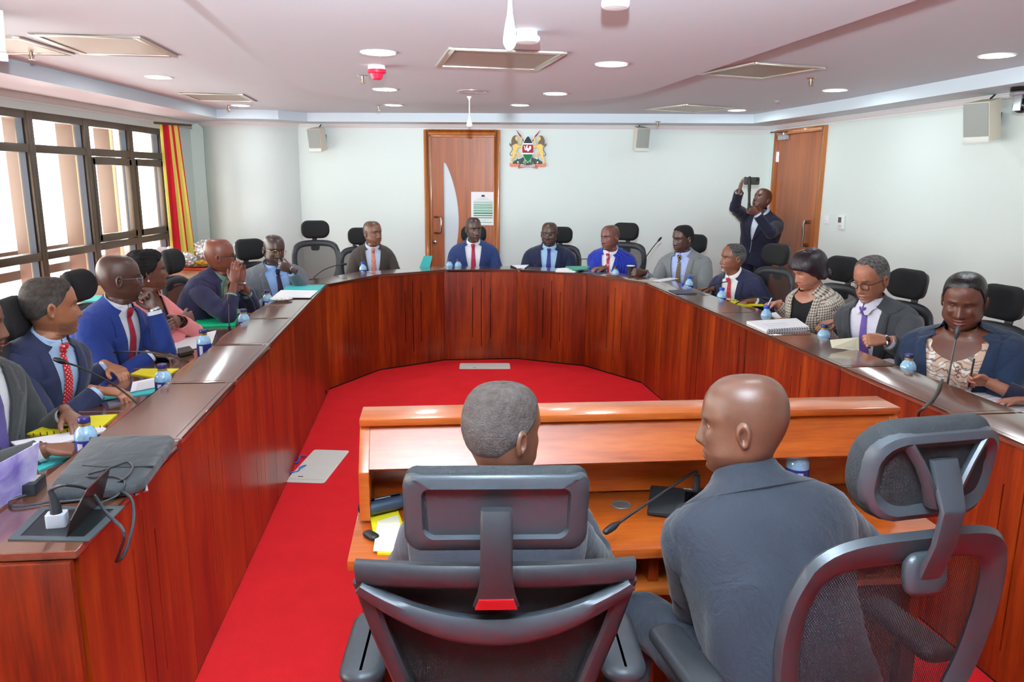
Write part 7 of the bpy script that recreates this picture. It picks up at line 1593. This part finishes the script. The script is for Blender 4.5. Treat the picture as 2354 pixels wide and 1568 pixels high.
# ---- things on the near end of the left desk
SLV = fabric('sleeve_cloth', (58, 62, 64), rough=0.75); ols = [(118, 1122), (128, 1105), (205, 1016), (218, 1008), (375, 1002), (396, 1006), (398, 1018), (345, 1092), (322, 1112), (280, 1124), (140, 1136), (122, 1132)]
P = [at(x, y, ZL + 0.028) for x, y in ols]; c = sum(P, Vector()) / len(P); c.z = ZL; o = empty('laptop_sleeve', c); tag(o, 'dark grey laptop sleeve lying on the near left ledge', 'sleeve')
P2 = [Vector((q.x, q.y, 0)) for q in [p - c for p in P]]; P2 = [Vector(q) for q in catmull(P2, 3, True)]; rings = []
for k in range(7):
    a = (k / 6 - 0.5) * PI; s_ = 1 - 0.05 * (1 - math.cos(a)); zz = 0.003 + 0.016 * (1 + math.sin(a)); rings.append([Vector((q.x * s_, q.y * s_, zz + (0.006 * mnoise.noise(q * 9) if k == 6 else 0))) for q in P2])
mb = MB(); mb.loft(rings[::1]); mb.build('sleeve_body', SLV, o, smooth=60)
e0, e1 = at(190, 1072, ZL + 0.036) - c, at(352, 1073, ZL + 0.036) - c; mb = MB(); mb.tube([e0, e0.lerp(e1, 0.3) + Vector((0, -0.01, 0)), e0.lerp(e1, 0.7) + Vector((0, -0.01, 0)), e1], 0.004, 6); mb.build('pocket_seam', BLACKF, o)
for (x0, y0, x1, y1, z1) in ((292, 1117, 316, 1138, ZL - 0.01), (331, 1102, 335, 1130, ZL - 0.03)):
    a, b = at(x0, y0, ZL + 0.02) - c, at(x1, y1, ZL + 0.0) - c; mb = MB(); mb.tube([a, b], [0.006, 0.0075], 6, flat=0.4); mb.build('zip_pull', CHROME, o)
a, b = at(143, 1103, ZL + 0.036) - c, at(158, 1093, ZL + 0.036) - c; mb = MB(); mb.tube([a, b], 0.006, 6, flat=0.3); mb.build('brand_tag', PAPER, o)
# power box with open lid
pb = [(18, 1243), (95, 1168), (288, 1166), (205, 1246)]; P = [at(x, y, ZL) for x, y in pb]; c = sum(P, Vector()) / 4; o = empty('power_box', c); tag(o, 'black desk power box with raised lid and white adapter', 'power box')
pl = [p - c for p in P]; mb = MB()
PBF = plain('power_box_frame', (74, 82, 84), 0.4); fr0 = [q * 1.0 for q in pl]; fr1 = [q * 0.80 for q in pl]
vv = [Vector((q.x, q.y, z)) for z in (0.0005, 0.004) for q in fr0 + fr1]; ff = []
for k in range(4):
    n_ = (k + 1) % 4; ff += [(8 + k, 8 + n_, 12 + n_, 12 + k), (k, 4 + k, 4 + n_, n_), (k, n_, 8 + n_, 8 + k), (4 + k, 12 + k, 12 + n_, 4 + n_)]
mb.add(vv, ff); mb.build('frame', PBF, o, smooth=0)
mb = MB(); mb.prism([(q.x, q.y) for q in fr1], 0.0008, 0.0022); mb.build('socket_plate', plain('socket_black', (22, 26, 28), 0.4), o, smooth=0)
lx = [at(152, 1234, ZL + 0.004) - c, at(232, 1152, ZL + 0.004) - c]; up_ = Vector((0.05, -0.03, 0.11)); mb = MB(); th_ = Vector((0.004, -0.003, 0)); q_ = [lx[0], lx[1], lx[1] + up_, lx[0].lerp(lx[1], 0.3) + up_ * 0.98, lx[0] + up_ * 0.45]; mb.add(q_ + [v + th_ for v in q_], [(0, 1, 2, 3, 4), (9, 8, 7, 6, 5), (0, 5, 6, 1), (1, 6, 7, 2), (2, 7, 8, 3), (3, 8, 9, 4), (4, 9, 5, 0)]); mb.build('lid', plain('lid_maroon', (42, 16, 14), 0.25), o, smooth=0)
ad = at(133, 1208, ZL + 0.002); o2 = empty('plug_adapter', ad, 0.25); tag(o2, 'white plug adapter with black plug in the desk power box', 'adapter')
mb = MB(); mb.prism(rrect(0.046, 0.036, 0.006, 3), 0.0, 0.034); mb.build('adapter_body', plain('adapter_white', (214, 222, 232), 0.4), o2, bevel=0.003)
mb = MB(); mb.tube([(0, 0, 0.034), (0, 0, 0.05), (-0.004, 0, 0.08), (-0.008, 0, 0.095)], [0.014, 0.013, 0.008, 0.006], 12); mb.build('plug', BLACKP, o2)
CAB = plain('cable_black', (48, 52, 56), 0.45)
tops = ad + Vector((-0.008, 0, 0.095))
def cable(pts, r, label): mb = MB(); mb.tube(catmull(pts, 7), r, 8); return tag(mb.build('cable', CAB), label, 'cable', 'cables on the near left ledge')
cable([tops, at(150, 1115, ZL + 0.12), at(205, 1128, ZL + 0.07), at(245, 1180, ZL + 0.045), at(258, 1240, ZL - 0.0) + Vector((0.03, 0, 0.02)), at(255, 1275, ZL - 0.06) + Vector((0.02, 0, 0)), at(268, 1291, 0.80), at(288, 1270, 0.82), at(307, 1195, ZL - 0.005), at(300, 1145, ZL + 0.03), at(262, 1128, ZL + 0.012), at(200, 1146, ZL + 0.008), at(120, 1155, ZL + 0.008)], 0.0042, 'thick black cable looping over the front of the near left desk')
cable([at(232, 1120, ZL + 0.01), at(282, 1103, ZL + 0.045), at(305, 1075, ZL + 0.043), at(292, 1062, ZL + 0.043), at(245, 1078, ZL + 0.043), at(203, 1090, ZL + 0.043), at(210, 1097, ZL + 0.043), at(262, 1096, ZL + 0.043), at(288, 1110, ZL + 0.04), at(268, 1140, ZL + 0.012), at(215, 1162, ZL + 0.008)], 0.003, 'thin grey cable lying on the laptop sleeve')
cable([at(60, 1138, ZL + 0.012), at(25, 1150, ZL + 0.006), at(30, 1165, ZL + 0.006), at(90, 1158, ZL + 0.006), at(150, 1148, ZL + 0.006), at(230, 1150, ZL + 0.006)], 0.0035, 'black cable running from the charger to the power box')
a = at(68, 1128, ZL); o = empty('laptop_charger', a, 0.2); tag(o, 'black laptop charger brick with grey label on the left ledge', 'charger')
mb = MB(); mb.prism(rrect(0.062, 0.085, 0.006, 3), 0.0, 0.032); mb.build('brick', BLACKP, o, bevel=0.003); mb = MB(); mb.prism(rrect(0.044, 0.05, 0.003, 2, 0, 0.008), 0.0322, 0.0328); mb.build('rating_label', plain('charger_label', (160, 158, 140), 0.5, var=0.3, vscale=200), o, smooth=0)
# booklet held up at the left edge
BK, nt_, b_ = _nt('booklet_cover'); MATS['booklet_cover'] = BK; nz_ = N(nt_, 'ShaderNodeTexNoise'); nz_.inputs['Scale'].default_value = 6; nz_.inputs['Detail'].default_value = 5; nz_.inputs['Distortion'].default_value = 1.5; cr2 = N(nt_, 'ShaderNodeValToRGB'); cr2.color_ramp.elements[0].position = 0.3; cr2.color_ramp.elements[0].color = lin((120, 100, 176)); cr2.color_ramp.elements[1].position = 0.68; cr2.color_ramp.elements[1].color = lin((228, 214, 236)); k_ = cr2.color_ramp.elements.new(0.5); k_.color = lin((182, 172, 218)); tcx = N(nt_, 'ShaderNodeTexCoord'); L(nt_, tcx.outputs['Object'], nz_.inputs['Vector']); L(nt_, nz_.outputs['Fac'], cr2.inputs[0]); L(nt_, cr2.outputs[0], b_.inputs['Base Color']); b_.inputs['Roughness'].default_value = 0.25
P = [at(-120, 1232, ZL + 0.004), at(82, 1122, ZL + 0.004)]; y0 = P[1].y; T1 = aty(91, 1017, P[1].y + 0.02); T0 = aty(-120, 1130, P[0].y + 0.02); c = P[1]; o = empty('booklet', c); tag(o, 'glossy purple booklet standing at the left edge', 'booklet')
q_ = [P[0] - c, P[1] - c, T1 - c, T0 - c]; th_ = Vector((-0.004, 0.006, 0)); mb = MB(); mb.add(q_ + [v + th_ for v in q_], [(0, 1, 2, 3), (7, 6, 5, 4), (0, 4, 5, 1), (1, 5, 6, 2), (2, 6, 7, 3), (3, 7, 4, 0)]); mb.build('cover', BK, o, smooth=0)
# ---- things on the front table
o = sheet('yellow_folder', [(850, 1188), (912, 1168), (950, 1278), (868, 1276)], 0.7502, 0.006, YELP, 'yellow folder on the front table beside the glasses case', 'folder')
q = [(868, 1200), (915, 1185), (935, 1272), (858, 1268)]; sheet('paper_sheet', q, 0.7568, 0.003, CRM, 'cream page on the yellow folder of the front table', 'paper')
a = at(880, 1160, 0.78); a.z = 0.758; o = empty('glasses_case', a, 0.55); tag(o, 'dark blue glasses case on the front table', 'glasses case')
mb = MB(); rbox(mb, (0, 0, 0.022), (0.155, 0.06, 0.042), 0.028); mb.build('case_shell', plain('case_navy', (40, 52, 66), 0.4), o, 60); mb = MB(); mb.box((0, 0.0, 0.0437), (0.05, 0.003, 0.001)); mb.build('logo_line', PAPER, o, smooth=0)
a = at(853, 1236, 0.752); o = empty('car_key', a, 0.8); tag(o, 'small black key fob under the yellow folder edge', 'key'); mb = MB(); rbox(mb, (0, 0, 0.008), (0.03, 0.055, 0.014), 0.012); mb.build('fob', BLACKP, o, 60)

# ---- things on the window cabinets
ZCB = 0.77
a = atx(432, 622, LX + 0.34); p0 = Vector((LX + 0.36, 8.36, ZCB)); o = empty('food_tray', p0); tag(o, 'red tray with a platter of yellow pastries on the far cabinet', 'tray')
mb = MB(); mb.prism(rrect(0.40, 0.52, 0.05, 4), 0.0, 0.02); mb.build('tray_base', plain('tray_red', (206, 70, 34), 0.4), o, bevel=0.006); mb = MB(); mb.lathe([(0.12, 0.02), (0.17, 0.034), (0.175, 0.038), (0.12, 0.028), (0.002, 0.027)], 28, (0.02, -0.04, 0)); mb.build('platter', plain('platter_silver', (212, 210, 206), 0.3, 0.5), o)
for k in range(14): a = k * 2.4; r_ = 0.03 + 0.1 * (k % 5) / 5; mb = MB(); mb.sphere((0.02 + r_ * math.cos(a), -0.04 + r_ * math.sin(a), 0.045 + 0.012 * (k % 3)), (0.03, 0.024, 0.018), 10, 7); mb.build('pastry', plain('pastry', (232, 172, 50), 0.6), o)
def crumple(name, c, r, sc, mat, label, cat, amp=0.35, f=14):
    bm = bmesh.new(); bmesh.ops.create_icosphere(bm, subdivisions=4, radius=1.0)
    for v in bm.verts: n_ = v.co.normalized(); v.co = Vector((n_.x * sc[0], n_.y * sc[1], n_.z * sc[2])) * r * (1 + amp * abs(mnoise.noise(n_ * 3.1 + Vector(c))) + amp * 0.6 * mnoise.noise(n_ * 7))
    zmin = min(v.co.z for v in bm.verts)
    for v in bm.verts: v.co.z -= zmin
    me = bpy.data.meshes.new(name); bm.to_mesh(me); bm.free(); me.materials.append(mat); o = bpy.data.objects.new(name, me); COL.objects.link(o); o.location = c; tag(o, label, cat); return o
FO = plain('foil', (226, 226, 228), 0.28, 0.75)
crumple('foil_bundle', (LX + 0.40, 8.52, ZCB + 0.06), 0.12, (1, 1, 0.85), FO, 'large crumpled foil bundle behind the pastries', 'foil', 0.3)
crumple('foil_bundle', (LX + 0.28, 8.22, ZCB + 0.02), 0.10, (1, 1, 0.7), FO, 'small crumpled foil bundle left of the pastries', 'foil', 0.3)
crumple('plastic_bag', (LX + 0.22, 7.86, ZCB), 0.15, (0.9, 1.2, 0.75), plain('bag_print', (232, 214, 216), 0.4, var=0.3, vscale=9), 'white and pink plastic bag on the cabinet by the curtain', 'bag', 0.35)
# rucksack on the near cabinet
a = Vector((LX + 0.42, 4.05, ZCB)); o = empty('rucksack', a, 0.2); tag(o, 'black and grey rucksack on the cabinet behind the red dotted tie man', 'bag')
mb = MB(); rbox(mb, (0, 0, 0.20), (0.30, 0.34, 0.40), 0.10); mb.build('pack_body', plain('pack_black', (26, 28, 28), 0.7, bump=0.3, bscale=120), o, 60); mb = MB(); rbox(mb, (0.14, 0, 0.15), (0.10, 0.24, 0.22), 0.05); mb.build('front_pocket', plain('pack_grey', (66, 72, 68), 0.7, bump=0.2), o, 60)
mb = MB(); mb.tube(catmull([(0.02, -0.07, 0.39), (0.03, -0.05, 0.44), (0.03, 0.05, 0.44), (0.02, 0.07, 0.39)], 5), 0.01, 8); mb.build('handle', MATS['pack_black'], o)
a = atx(215, 648, LX + 0.42); mb = MB(); mb.prism(rrect(0.22, 0.30, 0.004, 2), 0.0, 0.012); o = mb.build('teal_folder', TEAL, smooth=0); o.location = (LX + 0.42, a.y, ZCB); tag(o, 'teal folder on the window cabinet behind the royal blue suit', 'folder')
